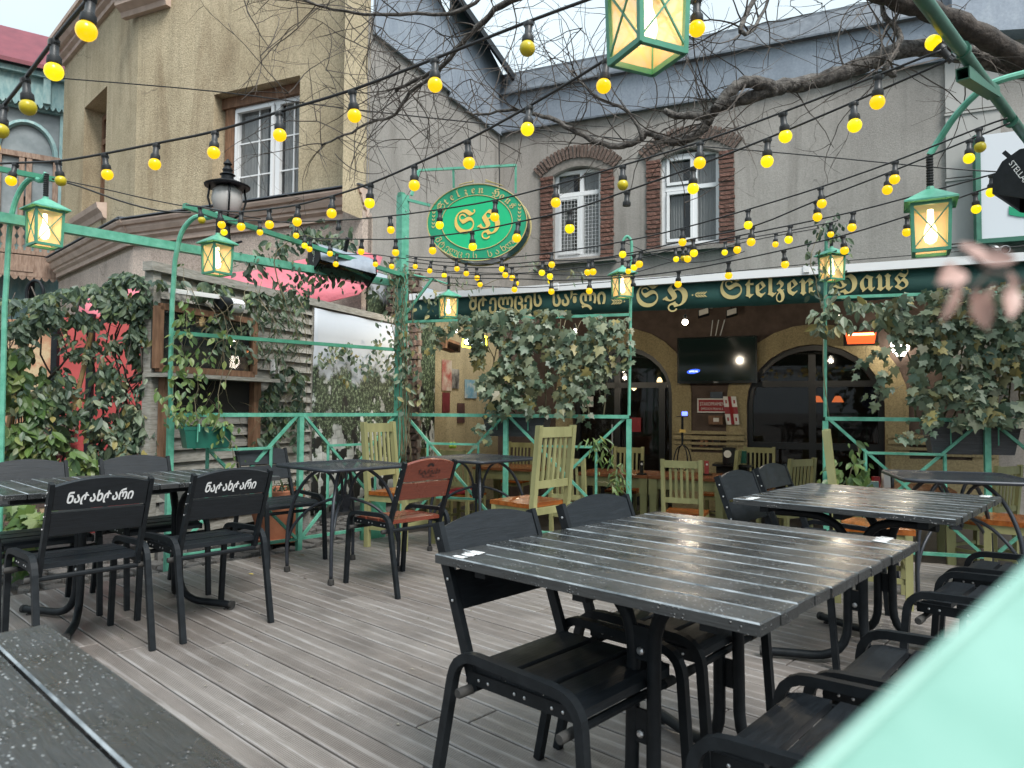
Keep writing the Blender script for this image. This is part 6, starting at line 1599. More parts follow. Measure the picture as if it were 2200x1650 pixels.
o, f2, u0, u1, z0, z1 = plate('case', FA, (1522, 893, 1552, 912), .06, .13, M['brown_wood'], ck); MB().poly([f2.w(u, z, .002) for u, z in rect(lerp(u0, u1, .35), lerp(u0, u1, .75), lerp(z0, z1, .3), lerp(z0, z1, .75))]).build('dial', M['white_enamel'], ck, fixn=False)
def photo_mat(name, cols, sc=9):
    m, nt, b = nmat(name); c = ramp(nt, noise(nt, coords(nt), sc, 6, .7), cols); nt.links.new(c, b.inputs['Base Color']); b.inputs['Roughness'].default_value = .35; return m
M['food'] = photo_mat('food_photo', [(.35, (.01, .01, .01)), (.52, (.03, .015, .01)), (.58, (.30, .10, .03)), (.66, (.45, .30, .16)), (.72, (.05, .03, .02))], 14)
for rc, l in (((1498, 945, 1521, 960), 'black food picture on the pier next to the beer taps'), ((1528, 945, 1546, 960), 'smaller black food picture on the pier')):
    o, *_r = plate('food_picture', FA, rc, .055, .065, M['food']); tag(o, l, 'picture')
# heater, floodlights, pendant bulbs, wall lantern
M['heat'] = emit('glowing_heater_bar', (1.0, .42, .16), 5.0); M['red_reflector'] = pm('red_lit_reflector', (.55, .06, .02), None, .25, metal=.3, emis=(1, .12, .03), es=.55)
ht = thing('wall_heater', 'red glowing infrared wall heater above the arched door', 'heater', FA.w(5.75, 2.2))
o, f2, u0, u1, z0, z1 = plate('housing', FA, (1812, 712, 1887, 741), .12, .2, M['black_metal'], ht)
MB().add([f2.w(u0 + .02, z1 - .02, .002), f2.w(u1 - .02, z1 - .02, .002), f2.w(u1 - .05, z0 + .02, .03), f2.w(u0 + .05, z0 + .02, .03)], [(0, 1, 2, 3)]).build('reflector', M['red_reflector'], ht, fixn=False)
MB().tube([f2.w(u0 + .05, z1 - .05, .02), f2.w(u1 - .05, z1 - .05, .02)], .014, 8).build('element', M['heat'], ht)
for x, l in ((1512, 'black floodlight over the television'), (1572, 'black floodlight over the television, nearer the arched door')):
    t = thing('floodlight', l, 'floodlight', at(x, 672, 10.6)); c = at(x, 672, 10.5)
    MB().box(c, .17, .05, .12, (.9, -.3, .25), (.25, .85, -.4), (.1, .35, .9)).build('body', M['black_metal'], t); MB().box(c + V((-.01, -.03, .01)), .14, .01, .09, (.9, -.3, .25), (.25, .85, -.4), (.1, .35, .9)).build('lens', M['white_enamel'], t)
    MB().bar(c, c + V((.05, .2, .14)), .02, .02).build('bracket', M['black_metal'], t)
def pendant(px, py, Y, l, w, r=.034):
    p = at(px, py, Y); t = thing('pendant_bulb', l, 'pendant lamp', p, 0, 'lit bulbs under the awning')
    MB().lathe([(.012, .05)] + [(r * sin(radians(a)), .0 - r * cos(radians(180 - a)) * -1 * -1) for a in (25, 45, 65, 90, 115, 140, 160, 175)], p, (0, 0, 1), 14).build('bulb', M['white_glow'], t, smooth='all')
    MB().lathe([(.016, .03), (.02, .05), (.018, .085), (.006, .09)], p, (0, 0, 1), 10).build('socket', M['socket'], t, smooth=True)
    MB().tube([p + Z * .08, V((p.x, p.y, 2.50))], .003, 5).build('cord', M['wire'], t)
    lamp_light(p - Z * (r + .03), w)
pendant(1472, 692, 8.2, 'lit pendant bulb hanging over the terrace tables', 26)
pendant(977, 710, 8.6, 'lit pendant bulb near the wall posters', 24)
pendant(1796, 679, 7.6, 'lit pendant bulb behind the climber at the entrance pole', 22)
pendant(1235, 712, 9.0, 'lit pendant bulb glinting through the middle ivy', 20)
pendant(1120, 765, 9.6, 'low lit pendant bulb glinting through the middle ivy', 14)
wl_ = thing('wall_lantern', 'round white glass wall lantern half hidden by ivy', 'lantern', FA.w(6.3, 2.1)); p = FA.w(FA.uz(1931, 748)[0], FA.uz(1931, 748)[1], .22)
MB().lathe([(.05, -.13), (.105, -.05), (.12, .03), (.10, .10), (.06, .13)], p, seg=16).build('globe', M['white_glow'], wl_, smooth='all')
cg = MB()
for k in range(8):
    a = k * pi / 4; cg.tube([p + V((cos(a) * r_, sin(a) * r_, z_)) for r_, z_ in ((.054, -.13), (.109, -.05), (.124, .03), (.104, .10), (.063, .13))], .005, 4)
cg.lathe([(.09, .12), (.10, .14), (.03, .22), (.01, .26)], p, seg=12).lathe([(.01, -.2), (.03, -.15), (.055, -.13)], p, seg=10); cg.build('cage', M['black_metal'], wl_)
MB().tube([p + Z * .22, p + Z * .34, p + Z * .34 - FA.n * .22], .012, 6).build('bracket', M['black_metal'], wl_); lamp_light(p + FA.n * .2, 12)
# inside lamps seen through the panes
for px, py, Y, l, w in ((1417, 818, 12.3, 'round amber lamp inside the first arched door', 14), (1362, 832, 13.2, 'small warm lamp deep inside the first arched door', 10), (1290, 760, 12.4, 'ceiling lamp behind the fanlight of the first arched door', 8)):
    p = at(px, py, Y); t = thing('inside_lamp', l, 'pendant lamp', p); MB().lathe([(.01, -.06), (.045, -.03), (.05, .0), (.03, .045), (.012, .06)], p, seg=12).build('globe', M['lamp_glow'], t, smooth='all'); MB().tube([p + Z * .05, V((p.x, p.y, 2.55))], .004, 4).build('cord', M['wire'], t); lamp_light(p - Z * .1, w)
for px, l in ((1756, 'orange shaded lamp inside the second arched door'), (1800, 'orange shaded lamp farther inside the second arched door')):
    p = at(px, 858, 12.4); t = thing('inside_lamp', l, 'pendant lamp', p)
    MB().lathe([(.10, -.05), (.05, .05), (.02, .06)], p, seg=14).build('shade', emit('orange_shade', (1, .22, .05), 1.2), t, smooth=True); MB().tube([p + Z * .05, V((p.x, p.y, 2.55))], .004, 4).build('cord', M['wire'], t)
M['flag_blue'] = pm('blue_flag_cloth', (.01, .02, .28), None, .7)
ef = MB().add([at(1858, 822, 10.9) , at(1893, 830, 10.75), at(1893, 882, 10.75), at(1872, 885, 10.8), at(1852, 872, 10.9)], [(0, 1, 2, 3, 4)]).build('blue_flag', M['flag_blue'], fixn=False); ef.modifiers.new('cloth_thickness', 'SOLIDIFY').thickness = .004; tag(ef, 'blue flag hanging just inside the second arched door', 'flag')
# red notice and round plate on the first door
o, *_r = plate('safety_notice', FA, (1355, 897, 1377, 928), -.11, -.10, M['red_enamel']); tag(o, 'red safety notice on the first arched door', 'notice')
nt_ = thing('socket_plate', 'cream square plate with round green badge on the first arched door', 'plate', FA.w(1.7, 1.2))
o, f2, u0, u1, z0, z1 = plate('plate', FA, (1251, 852, 1274, 874), -.05, -.03, M['white_enamel'], nt_); MB().add([f2.w((u0 + u1) / 2 + .045 * cos(a), (z0 + z1) / 2 + .045 * sin(a), .003) for a in A_], [tuple(range(nS))]).build('badge', M['sign_green2'], nt_, fixn=False)
# neon sign on the side wall
M['neon_y'] = emit('yellow_neon', (1, .85, .05), 3.0); M['neon_w'] = emit('white_neon', (.75, .9, 1), 3.0)
ns_ = thing('neon_sign', 'yellow framed neon sign with white script on the terrace wall', 'neon sign', at(1020, 735, 9.6))
fN = Frame(at(1020, 735, 9.6), FA.e); fN.o.z = 0
def nz(px, py): return fN.uz(px, py)
cr_ = [nz(x, y) for x, y in ((996, 716), (1046, 724), (1044, 752), (994, 744))]
MB().tube([fN.w(*c) for c in cr_ + cr_[:1]], .014, 6, False).build('frame_tube', M['neon_y'], ns_)
c0 = nz(1000, 734); sx_ = (fN.e + Z * -.16).normalized()
MB().tube(smooth_path([fN.w(c0[0], c0[1], .01) + sx_ * (.004 * k + .018 * sin(k * 2.1)) + Z * (.035 * sin(k * 1.57) - .0) for k in range(62)], 2), .007, 5).build('script', M['neon_w'], ns_, fixn=False)
MB().poly([fN.w(u, z, -.03) for u, z in cr_], fN.n * -.02).build('backboard', M['black_metal'], ns_); MB().bar(fN.w(0, cr_[0][1], -.03), fN.w(0, 2.5, -.03), .02, .02).build('hanger', M['black_metal'], ns_)
# posters on the side wall
PC = [((948, 772, 968, 840), (.42, .36, .28), (.28, .05, .04), 'pale poster with figure nearest the wall heater'), ((969, 792, 984, 835), (.30, .28, .24), (.03, .03, .03), 'black and white chequered poster on the terrace wall'), ((997, 815, 1022, 856), (.10, .25, .33), (.45, .45, .40), 'blue poster with round badge on the terrace wall'), ((949, 843, 964, 886), (.14, .025, .03), (.10, .02, .02), 'narrow dark red poster on the terrace wall'), ((981, 866, 996, 908), (.10, .05, .04), (.05, .03, .03), 'small brown poster lowest on the terrace wall')]
for (x0, y0, x1, y1), c1, c2, l in PC:
    a, b = FS.uz(x0, y0), FS.uz(x1, y1); m_ = photo_mat('poster_print', [(.35, c2), (.6, c1)], 5)
    o = MB().add([FS.w(u, z, .012) for u, z in ((a[0], a[1]), (b[0], a[1] ), (b[0], b[1]), (a[0], b[1]))], [(0, 1, 2, 3)]).build('poster', m_, fixn=False); o.modifiers.new('board', 'SOLIDIFY').thickness = .008; tag(o, l, 'poster', 'posters on the terrace wall')
# black patio heaters with lettering
def patio_heater(c, ax, ay, az, w, label, side=-1):
    t = thing('patio_heater', label, 'heater', c); r = .13
    prof = [(-.10, -.11)] + [(r * cos(a) * .9 + .0, r * sin(a)) for a in [radians(d) for d in (200, 170, 140, 110, 80, 50)]] + [(.13, .0)]
    prof = [(-.13, -.02), (-.11, .06), (-.05, .11), (.03, .12), (.10, .09), (.15, .03), (.05, -.13), (-.09, -.12)]
    for s in (-1, 1):
        o = MB().poly([c + ax * (s * w / 2) + ay * y + az * z for y, z in prof], ax * (.012 * s)).build('end_plate', M['black_metal'], t)
    text_on(MB(), 'STELLAR', c + ax * (side * (w / 2 + .014)) + ay * (-.02 * side) + az * .09, -az + ay * .15, ay * side * 1.0, .035, fit=.13).build('lettering', M['print_white'], t, fixn=False)
    hood = prof[:6]; MB().add([c + ax * (-w / 2) + ay * y + az * z for y, z in hood] + [c + ax * (w / 2) + ay * y + az * z for y, z in hood], [(i, i + 1, 7 + i, 6 + i) for i in range(5)]).build('hood', M['zinc'], t, fixn=False, smooth='all')
    MB().add([c + ax * (s * (w / 2 - .01)) + ay * y + az * z for s in (-1, 1) for y, z in ((.14, .02), (.05, -.125))], [(0, 1, 3, 2)]).build('glass', M['dark_glass'], t, fixn=False)
    MB().poly([c + ax * (s * w / 2) + ay * y + az * z for s, y, z in ((-1, -.12, -.02), (1, -.12, -.02), (1, -.09, -.115), (-1, -.09, -.115))], ay * .01).build('back', M['zinc'], t)
    for k in (-.03, .03): MB().tube([c - ax * (w / 2 - .05) + ay * .0 + az * k, c + ax * (w / 2 - .05) + az * k], .012, 8).build('element', pm('amber_tube', (.5, .28, .03), None, .2), t)
    MB().bar(c + az * .11, c + az * .24, .02, .03, ax).build('bracket', M['black_metal'], t)
    return t
hx = V((.80, .60, 0)).normalized(); hy = V((.60, -.80, 0)).normalized(); ca = .5
patio_heater(at(735, 568, 6.1), (hx * 1 + Z * -.12).normalized(), (hy * cos(ca) - Z * sin(ca)), (Z * cos(ca) + hy * sin(ca)), .50, 'silver and black patio heater under the overhead beam by the red canopy')
patio_heater(at(2235, 395, 3.4), V((.75, .66, 0)).normalized(), (V((-.66, .75, 0)) * .8 - Z * .6).normalized(), (Z * .8 + V((-.66, .75, 0)) * .6).normalized(), .45, 'black patio heater at the white sign, cut by the picture edge')
t = thing('patio_heater', 'dark patio heater mounted high on the terrace wall by the posters', 'heater', at(963, 745, 9.9))
c = at(963, 742, 9.9); MB().box(c, .34, .16, .14, (.5, .85, -.12), (.85, -.5, 0), (0, .1, 1)).build('housing', M['brown_wood'], t); MB().box(c + V((.09, -.06, -.03)), .28, .02, .10, (.5, .85, -.12), (.85, -.5, 0), (0, .1, 1)).build('glass', M['dark_glass'], t); MB().tube([c + V((-.1, 0, .05)), c + V((-.12, .02, .18)), c + V((0, .05, .12))], .006, 5).build('cable', M['wire'], t)
# white sign with a green letter, camera
ws = thing('white_sign', 'white sign board with green frame and large green letter, at the picture edge', 'sign', FA.w(8, 4.2))
fW = Frame(FA.w(7.2, 0, .25), FA.e); a = fW.uz(2097, 292); b = fW.uz(2103, 520)
MB().poly([fW.w(u, z) for u, z in rect(a[0], a[0] + 2.6, b[1], a[1])], fW.n * -.08).build('board', pm('white_board', (.62, .64, .68), None, .4), ws)
for q0, q1 in (((a[0], b[1]), (a[0], a[1])), ((a[0] - .03, b[1]), (a[0] + 2.6, b[1]))): MB().bar(fW.w(*q0, .01), fW.w(*q1, .01), .07, .06).build('frame', M['pipe_green'], ws)
sz = fW.uz(2166, 470); text_on(MB(), 'S', fW.w(sz[0], sz[1], .012), fW.e, Z, .95, fit=.62).build('lettering', M['sign_green2'], ws, fixn=False)
cc_ = thing('security_camera', 'white bullet security camera above the awning end', 'camera', FA.w(7.5, 3.3)); p = at(2160, 536, 9.0)
MB().tube([p + V((.16, .30, .05)), p], .055, 12).build('body', M['white_pvc'], cc_, smooth=True); MB().tube([p + V((-.002, -.002, 0)), p + V((-.012, -.022, -.003))], .046, 12).build('lens', M['black_gloss'], cc_, smooth=True); MB().bar(p + V((.1, .2, 0)), p + V((.15, .5, .2)), .04, .04).build('bracket', M['white_pvc'], cc_)

# ------------------------------------------------------------------ planters
def trough(label, A, B, z, h, w, mat, name='planter'):
    d = (B - A).normalized(); nn = V((-d.y, d.x, 0)); t = thing(name, label, 'planter', (A + B) / 2 + Z * z)
    L = (B - A).length; c = (A + B) / 2; b = MB()
    def ring_(k, zz, off=0): return [c + d * (i * (L / 2 * k - off)) + nn * (j * (w / 2 * k - off)) + Z * zz for i, j in ((-1, -1), (1, -1), (1, 1), (-1, 1))]
    R = [ring_(.86, z), ring_(.99, z + h * .86), ring_(1.03, z + h * .86), ring_(1.03, z + h), ring_(1.0, z + h, .012), ring_(.95, z + h * .75, .012)]
    b.add([p for r in R for p in r], [(3, 2, 1, 0)] + [(4 * l + i, 4 * l + (i + 1) % 4, 4 * l + 4 + (i + 1) % 4, 4 * l + 4 + i) for l in range(len(R) - 1) for i in range(4)])
    b.build('box', mat, t); MB().add(ring_(.94, z + h * .80), [(0, 1, 2, 3)]).build('soil', M['soil'], t, fixn=False)
    for s in (.25, .75):
        p = A + (B - A) * s - nn * 0; MB().tube([p - nn * (w / 2 + .02) + Z * (z + h * .3), p - nn * (w / 2 + .025) + Z * (z + h + .02), p - nn * (w / 2 + .06) + Z * (z + h + .02), p - nn * (w / 2 + .065) + Z * (z + h - .03)], .005, 5).build('hook', M['mint'], t)
    return t
M['box_green'] = pm('dark_green_plastic', (.008, .085, .06), (.012, .11, .075), .32, 4)
M['ribbed'] = pm('grey_rattan_plastic', (.035, .037, .042), (.075, .078, .085), .5, 6, (1, 1, 30), bst=.5, bsc=12, bd=.01)
gA, gB = at(390, 940, 5.02), at(492, 942, 5.22)
trough('dark green plastic flower box hooked on the railing before the slatted screen', V((gA.x, gA.y, 0)), V((gB.x, gB.y, 0)), at(440, 962, 5.1).z, .15, .16, M['box_green'], 'flower_box')
a = at(1046, 920, 6.6); b = at(1178, 920, 6.36)
trough('black ribbed planter hanging inside the middle railing below the ivy', V((a.x, a.y, 0)), V((b.x, b.y, 0)), .90, .19, .18, M['ribbed'])
a = at(1985, 945, 5.55); b = at(2185, 945, 5.35)
trough('long grey ribbed trough hanging inside the railing below the ivy', V((a.x, a.y, 0)), V((b.x, b.y, 0)), .83, .24, .22, M['ribbed'])
pc = ong(588, 1165); pc = V((pc.x, pc.y + .05, 0)); pt_ = thing('terracotta_pot', 'big terracotta pot on its saucer behind the left railing', 'pot', pc)
MB().lathe([(.15, .02), (.175, .16), (.20, .23), (.205, .36), (.235, .37), (.235, .44), (.22, .45), (.205, .44), (.20, .38)], pc, seg=24, cap=False).build('pot', M['terracotta'], pt_, smooth=True)
MB().lathe([(.17, 0), (.20, .01), (.215, .045), (.205, .05), (.18, .03)], pc, seg=24).build('saucer', M['terracotta'], pt_, smooth=True); MB().lathe([(.20, .38), (.0, .385)], pc, seg=16, cap=False).build('soil', M['soil'], pt_)
pp = thing('potted_plant', 'sparse grey-green plant leaning out of the terracotta pot', 'plant', pc + Z * .38)
foliage(pp, along([(590, 1040), (630, 1045), (650, 1030)], 26, 12) + along([(560, 1040), (600, 1030)], 12, 10), pc.y - .1, .2, .07, 'narrow', 'dark', 20)
for k in range(5): strand(pp, [(585, 1060), (600 + k * 12, 1040), (620 + k * 10, 1030)], pc.y - .05, pc.y - .12, .003)
cp = ong(345, 1192); MB_c = MB().box(V((cp.x, cp.y + .1, .24)), .22, .22, .58, U1, U2); o = MB_c.build('concrete_block', pm('grey_concrete', (.17, .165, .155), (.26, .25, .235), .9, 6, bst=.4)); tag(o, 'grey concrete block standing at the deck edge behind the lettered chairs', 'block')

# ------------------------------------------------------------------ screen fittings
mc = thing('menu_case', 'dark glazed wooden menu case with gold emblem on the slatted screen', 'display case', FP.w(.6, 1.7))
fM = Frame(FP.w(0, 0, .09), FP.e); a = fM.uz(338, 652); b = fM.uz(540, 805); u0, u1, z0, z1 = a[0], b[0], b[1], a[1] - .02
MB().box(fM.w((u0 + u1) / 2, (z0 + z1) / 2, -.03), u1 - u0, .05, z1 - z0, fM.e, fM.n, Z).build('back_panel', pm('dark_blue_panel', (.010, .020, .028), (.02, .035, .04), .35), mc)
for q0, q1 in (((u0, z0), (u1, z0)), ((u0, z1), (u1, z1)), ((u0, z0), (u0, z1)), ((u1, z0), (u1, z1))): MB().bar(fM.w(*q0, .015), fM.w(*q1, .015), .05 if q0[1] == q1[1] else .06, .05 if q0[1] == q1[1] else .05, None if q0[1] == q1[1] else fM.n).build('frame', M['brown_wood'], mc)
MB().poly([fM.w(u, z, .012) for u, z in rect(u0 + .02, u1 - .02, z0 + .02, z1 - .02)], fM.n * .003).build('pane', M['glass'], mc)
MB().tube([fM.w((u0 + u1) / 2 + .07 * cos(a_), lerp(z0, z1, .66) + .05 * sin(a_), .0) for a_ in A_ + [0]], .006, 5, False).build('emblem', M['gold'], mc)
MB().poly([fM.w(u, z, -.002) for u, z in rect(u0 + .05, u1 - .05, z0 + .05, lerp(z0, z1, .42))]).build('menu_sheet', photo_mat('menu_print', [(.35, (.02, .03, .03)), (.6, (.10, .10, .07)), (.7, (.28, .20, .08))], 8), mc, fixn=False)
sh = thing('wall_shelf', 'grey wooden shelf with brown brackets under the menu case', 'shelf', FP.w(.7, 1.35)); zz = fM.uz(450, 812)[1]
MB().box(fM.w((u0 + u1) / 2 + .08, zz, .04), u1 - u0 + .2, .26, .03, fM.e, fM.n, Z).build('board', M['grey_wood'], sh)
for u in (u0 + .1, u1 + .05): MB().box(fM.w(u, zz - .32, .0), .09, .06, .62, fM.e, fM.n, Z).build('bracket', M['brown_wood'], sh)
MB().poly([fM.w(u, z, -.04) for u, z in rect(u0 + .15, u1, zz - .28, zz - .02)], fM.n * .02).build('back_panel', M['dark'], sh)
cn = thing('advertising_can', 'black and white can-shaped lamp on top of the menu case', 'can', FP.w(.7, 2.0)); c0 = fM.w(*fM.uz(450, 652), .10); c1 = fM.w(*fM.uz(508, 662), .10)
dv = (c1 - c0).normalized(); MB().tube([c0, c0 + dv * .10], .060, 16).build('black_end', M['black_metal'], cn, smooth=True); MB().tube([c0 + dv * .10, c0 + dv * .24], .058, 16).build('white_body', M['white_pvc'], cn, smooth=True)
text_on(MB(), 'KRISTOV', c0 + dv * .105 + FP.n * .0585 - Z * .012, dv, Z, .034, fit=.12).build('lettering', M['blue_plate'], cn, fixn=False); MB().bar(c0 - dv * .5 + Z * .03, c0 + Z * .05, .02, .035).build('bracket', M['print_white'], cn)
ss = thing('socket_strip', 'white triple power socket on the slatted screen', 'socket', FP.w(1.6, 1.6)); a = fM.uz(585, 772); b = fM.uz(600, 803)
MB().box(fM.w((a[0] + b[0]) / 2, (a[1] + b[1]) / 2, -.01), .07, .04, a[1] - b[1], fM.e, fM.n, Z).build('housing', M['white_pvc'], ss)
for k in range(3): MB().lathe([(.022, 0), (.022, .004), (.016, .001)], fM.w((a[0] + b[0]) / 2, lerp(b[1], a[1], (k + .5) / 3), .010), FP.n, 12).build('outlet', M['mortar'], ss)

# ------------------------------------------------------------------ behind the screen: lamp post, red canopy, red wall, brick wall
sl_ = at(488, 425, 8.3); lpst = thing('street_lamp', 'black street lamp with frosted globe before the tan house window', 'street lamp', V((sl_.x, sl_.y, 0)))
G0 = V((sl_.x, sl_.y, 0)); zc = sl_.z
MB().lathe([(.08, 0), (.08, .3), (.05, .4), (.045, zc - .62), (.06, zc - .60), (.05, zc - .5), (.04, zc - .34), (.10, zc - .28), (.04, zc - .24)], G0, seg=12).build('post', M['black_metal'], lpst, smooth=True)
MB().lathe([(.06, zc - .25), (.14, zc - .17), (.175, zc - .03), (.16, zc + .08), (.10, zc + .14)], G0, seg=18).build('globe', pm('frosted_globe', (.42, .41, .39), None, .3), lpst, smooth='all')
MB().lathe([(.10, zc + .13), (.25, zc + .12), (.26, zc + .14), (.12, zc + .20), (.07, zc + .22), (.07, zc + .26), (.09, zc + .27), (.05, zc + .30), (.06, zc + .33), (.03, zc + .38), (.05, zc + .40), (.01, zc + .46)], G0, seg=18).build('cap', M['black_metal'], lpst, smooth=True)
for k in range(4):
    a = k * pi / 2 + .5; MB().tube([G0 + V((cos(a) * r_, sin(a) * r_, z_)) for r_, z_ in ((.05, zc - .26), (.17, zc - .17), (.21, zc - .02), (.19, zc + .12))], .012, 6).build('rib', M['black_metal'], lpst, smooth='all')
MB().tube([G0 + Z * (zc - .62), G0 + V((.10, -.05, zc - .56)), G0 + V((.22, -.1, zc - .54))], .015, 6).build('side_arm', M['black_metal'], lpst)
M['red_cloth'] = pm('faded_red_canopy_cloth', (.46, .11, .14), (.60, .17, .21), .8, 2, bst=.5, bsc=4, bd=.05)
def cloth(pts_rows, label, name, cat):
    R = len(pts_rows); C_ = len(pts_rows[0]); b = MB().add([p for r in pts_rows for p in r], [(C_ * i + j, C_ * i + j + 1, C_ * (i + 1) + j + 1, C_ * (i + 1) + j) for i in range(R - 1) for j in range(C_ - 1)])
    o = b.build(name, M['red_cloth'], smooth='all', fixn=False); o.modifiers.new('cloth_thickness', 'SOLIDIFY').thickness = .01; return tag(o, label, cat)
rows = []
for k, (tp, bt) in enumerate((((430, 612), (420, 690)), ((530, 585), (510, 672)), ((610, 565), (590, 668)), ((700, 548), (680, 655)), ((780, 540), (770, 632)), ((822, 552), (800, 605)))):
    Yk = lerp(7.5, 8.3, k / 5); rows.append([at(*tp, Yk + .5), at((tp[0] + bt[0]) / 2, (tp[1] + bt[1]) / 2 + 6, Yk + .2), at(*bt, Yk)])
cloth(rows, 'faded red canopy sagging behind the slatted screen and banner', 'red_canopy', 'canopy')
rows = [[at(330 + k * 45, 600 - k * 4, 7.4), at(330 + k * 45, 640, 7.1), at(330 + k * 45, 700, 7.0)] for k in range(6)]
cloth(rows, 'red canopy flap showing above the hedge end of the screen', 'red_canopy', 'canopy')
rows = [[at(170 + k * 40, 640 - k * 8, 7.2), at(170 + k * 40, 660, 7.0), at(170 + k * 40, 700, 6.9)] for k in range(5)]
cloth(rows, 'pink canopy edge glimpsed through the hedge', 'red_canopy', 'canopy')
dk = MB().poly([at(560, 640, 8.9), at(870, 600, 9.4), at(870, 760, 9.4), at(560, 760, 8.9)], V((0, .02, 0))).build('shed_wall', pm('brown_shed_wall', (.20, .15, .11), (.28, .215, .165), .9, 3)); tag(dk, 'dim brown wall under the red canopy behind the banner', 'wall')
pb_ = thing('brick_pier', 'narrow pier of old bricks between the banner and the tall post', 'pier', V((-1.42, 9.15, 0)))
for k in range(34):
    z = -.02 + k * .085
    for j in range(2):
        o = link('brick', rnd.choice(BRG), pb_); o.location = (-.07 + j * .20 + (.05 if k % 2 else 0), -.08, z + .04); o.scale = (.19, .10, .075); o.rotation_euler = (0, 0, rnd.uniform(-.05, .05) - .2 + pi)
MB().box((-1.40, 9.17, 1.4), .42, .14, 2.95, (.98, -.2, 0), (.2, .98, 0)).build('core', M['mortar'], pb_)
M['red_wall'] = pm('faded_red_painted_sheet', (.34, .045, .045), (.44, .075, .07), .55, 2.5, bst=.1)
rw = thing('red_wall', 'plain red sheet wall with black posts behind the hedge', 'wall', at(230, 1000, 6.9))
p0, p1 = at(126, 800, 6.7), at(345, 800, 7.0)
for q0, q1 in ((p0, p0 + (p1 - p0) * .31), (p0 + (p1 - p0) * .33, p1)): MB().bar(V((q0.x, q0.y, .95)), V((q1.x, q1.y, .95)), .04, 2.1).build('sheet', M['red_wall'], rw)
for s in (-.015, .32): q = p0 + (p1 - p0) * s; MB().box(V((q.x, q.y - .03, .95)), .055, .055, 2.15).build('post', M['black_metal'], rw)
M['peach'] = photo_mat('flaking_peach_paint', [(.30, (.30, .12, .07)), (.48, (.44, .24, .14)), (.56, (.52, .40, .24)), (.66, (.36, .20, .13))], 3)
bw_ = thing('peach_wall', 'peach wall with flaking paint over bricks behind the hedge corner', 'wall', at(50, 1000, 6.9)); q0, q1 = at(-60, 800, 6.6), at(120, 800, 6.7)
MB().bar(V((q0.x, q0.y, .9)), V((q1.x, q1.y, .9)), .08, 2.1).build('render', M['peach'], bw_)
wd = (q1 - q0).normalized()
for k in range(16):
    for j in range(7):
        if rnd.random() < .25: continue
        o = link('brick', rnd.choice(BRG), bw_); p = q0 + wd * (.08 + j * .125 + (.06 if k % 2 else 0)); o.matrix_local = wm(bw_).inverted() @ (Matrix.Translation(V((p.x, p.y - .04, .05 + k * .06))) @ Matrix.Rotation(atan2(wd.y, wd.x) + pi, 4, 'Z') @ Matrix.Diagonal((.118, .012, .052, 1)))
M['bamboo'] = pm('bamboo_cane', (.36, .22, .09), (.46, .30, .14), .5, 12, (1, 1, .2))
for pl, l, r_ in (([(66, 675), (44, 790), (12, 965)], 'bamboo cane leaning in the hedge corner', .026), ([(196, 715), (180, 790), (158, 880)], 'bamboo cane leaning before the red wall', .017)):
    P = path_px([(x, y) for x, y in pl], 5.25, 5.0); P = [at(x, y, 5.3) for x, y in pl]; b = MB().tube(P, r_, 8)
    for s in (.15, .38, .62, .85):
        c = P[0] + (P[-1] - P[0]) * s; d = (P[-1] - P[0]).normalized(); b.tube([c - d * .006, c + d * .006], r_ * 1.18, 8)
    tag(b.build('bamboo_cane', M['bamboo'], smooth=True), l, 'cane')
hk = at(75, 640, 5.9); b = MB().tube(smooth_path([at(58, 650, 5.9), at(58, 622, 5.9), at(68, 605, 5.9), at(84, 606, 5.9), at(93, 624, 5.9), at(90, 640, 5.9), at(82, 634, 5.9)], 4), .014, 6); tag(b.build('iron_scroll', M['black_metal'], smooth='all'), 'black wrought-iron scroll standing out of the hedge', 'ironwork')

# ------------------------------------------------------------------ small things on the terrace tables
st = thing('table_stand', 'tall black stand with looped legs and a small blue glow on the terrace table', 'stand', at(1468, 1010, 8.6)); S0 = at(1466, 1010, 8.7)
MB().tube([at(1466, 955, 8.7), at(1466, 896, 8.7)], .014, 8).build('stem', M['black_metal'], st); MB().lathe([(.07, -.005), (.07, .005)], at(1466, 895, 8.7), seg=14).build('plate', M['black_metal'], st)
for k in range(4):
    a = k * pi / 2 + .3; P = at(1466, 955, 8.7); MB().tube(smooth_path([P, P + V((cos(a) * .08, sin(a) * .08, -.06)), P + V((cos(a) * .12, sin(a) * .12, -.22)), P + V((cos(a) * .06, sin(a) * .06, -.31))], 4), .008, 6).build('loop', M['black_metal'], st, smooth='all')
MB().lathe([(.03, 0), (.035, .03), (.03, .05)], at(1471, 893, 8.7), seg=10).build('lamp', emit('blue_glow', (.08, .12, 1), 2.0), st); MB().box(at(1466, 926, 8.69), .07, .03, .035).build('brass_clip', M['gold2'], st)
for px, py, l in ((1378, 990, 'upright black table menu holder beside the entrance pole'), (1518, 1005, 'upright dark red table menu holder behind the square-backed chair')):
    p = at(px, py, 8.75); p.z = TZ + .755; t = thing('menu_holder', l, 'menu holder', p); MB().box(p + Z * .085, .045, .035, .17).build('card', M['black_gloss'] if px < 1400 else M['red_wall'], t); MB().box(p + Z * .008, .12, .08, .015).build('foot', M['black_gloss'], t)
    MB().lathe([(.014, 0), (.014, .002)], p + V((0, -.018, .13)), (0, -1, 0), 12).build('badge', M['white_enamel'], t)
ds = thing('napkin_box', 'black counter box with round white badge by the pier', 'box', at(1570, 990, 9.6)); p = at(1568, 978, 9.6)
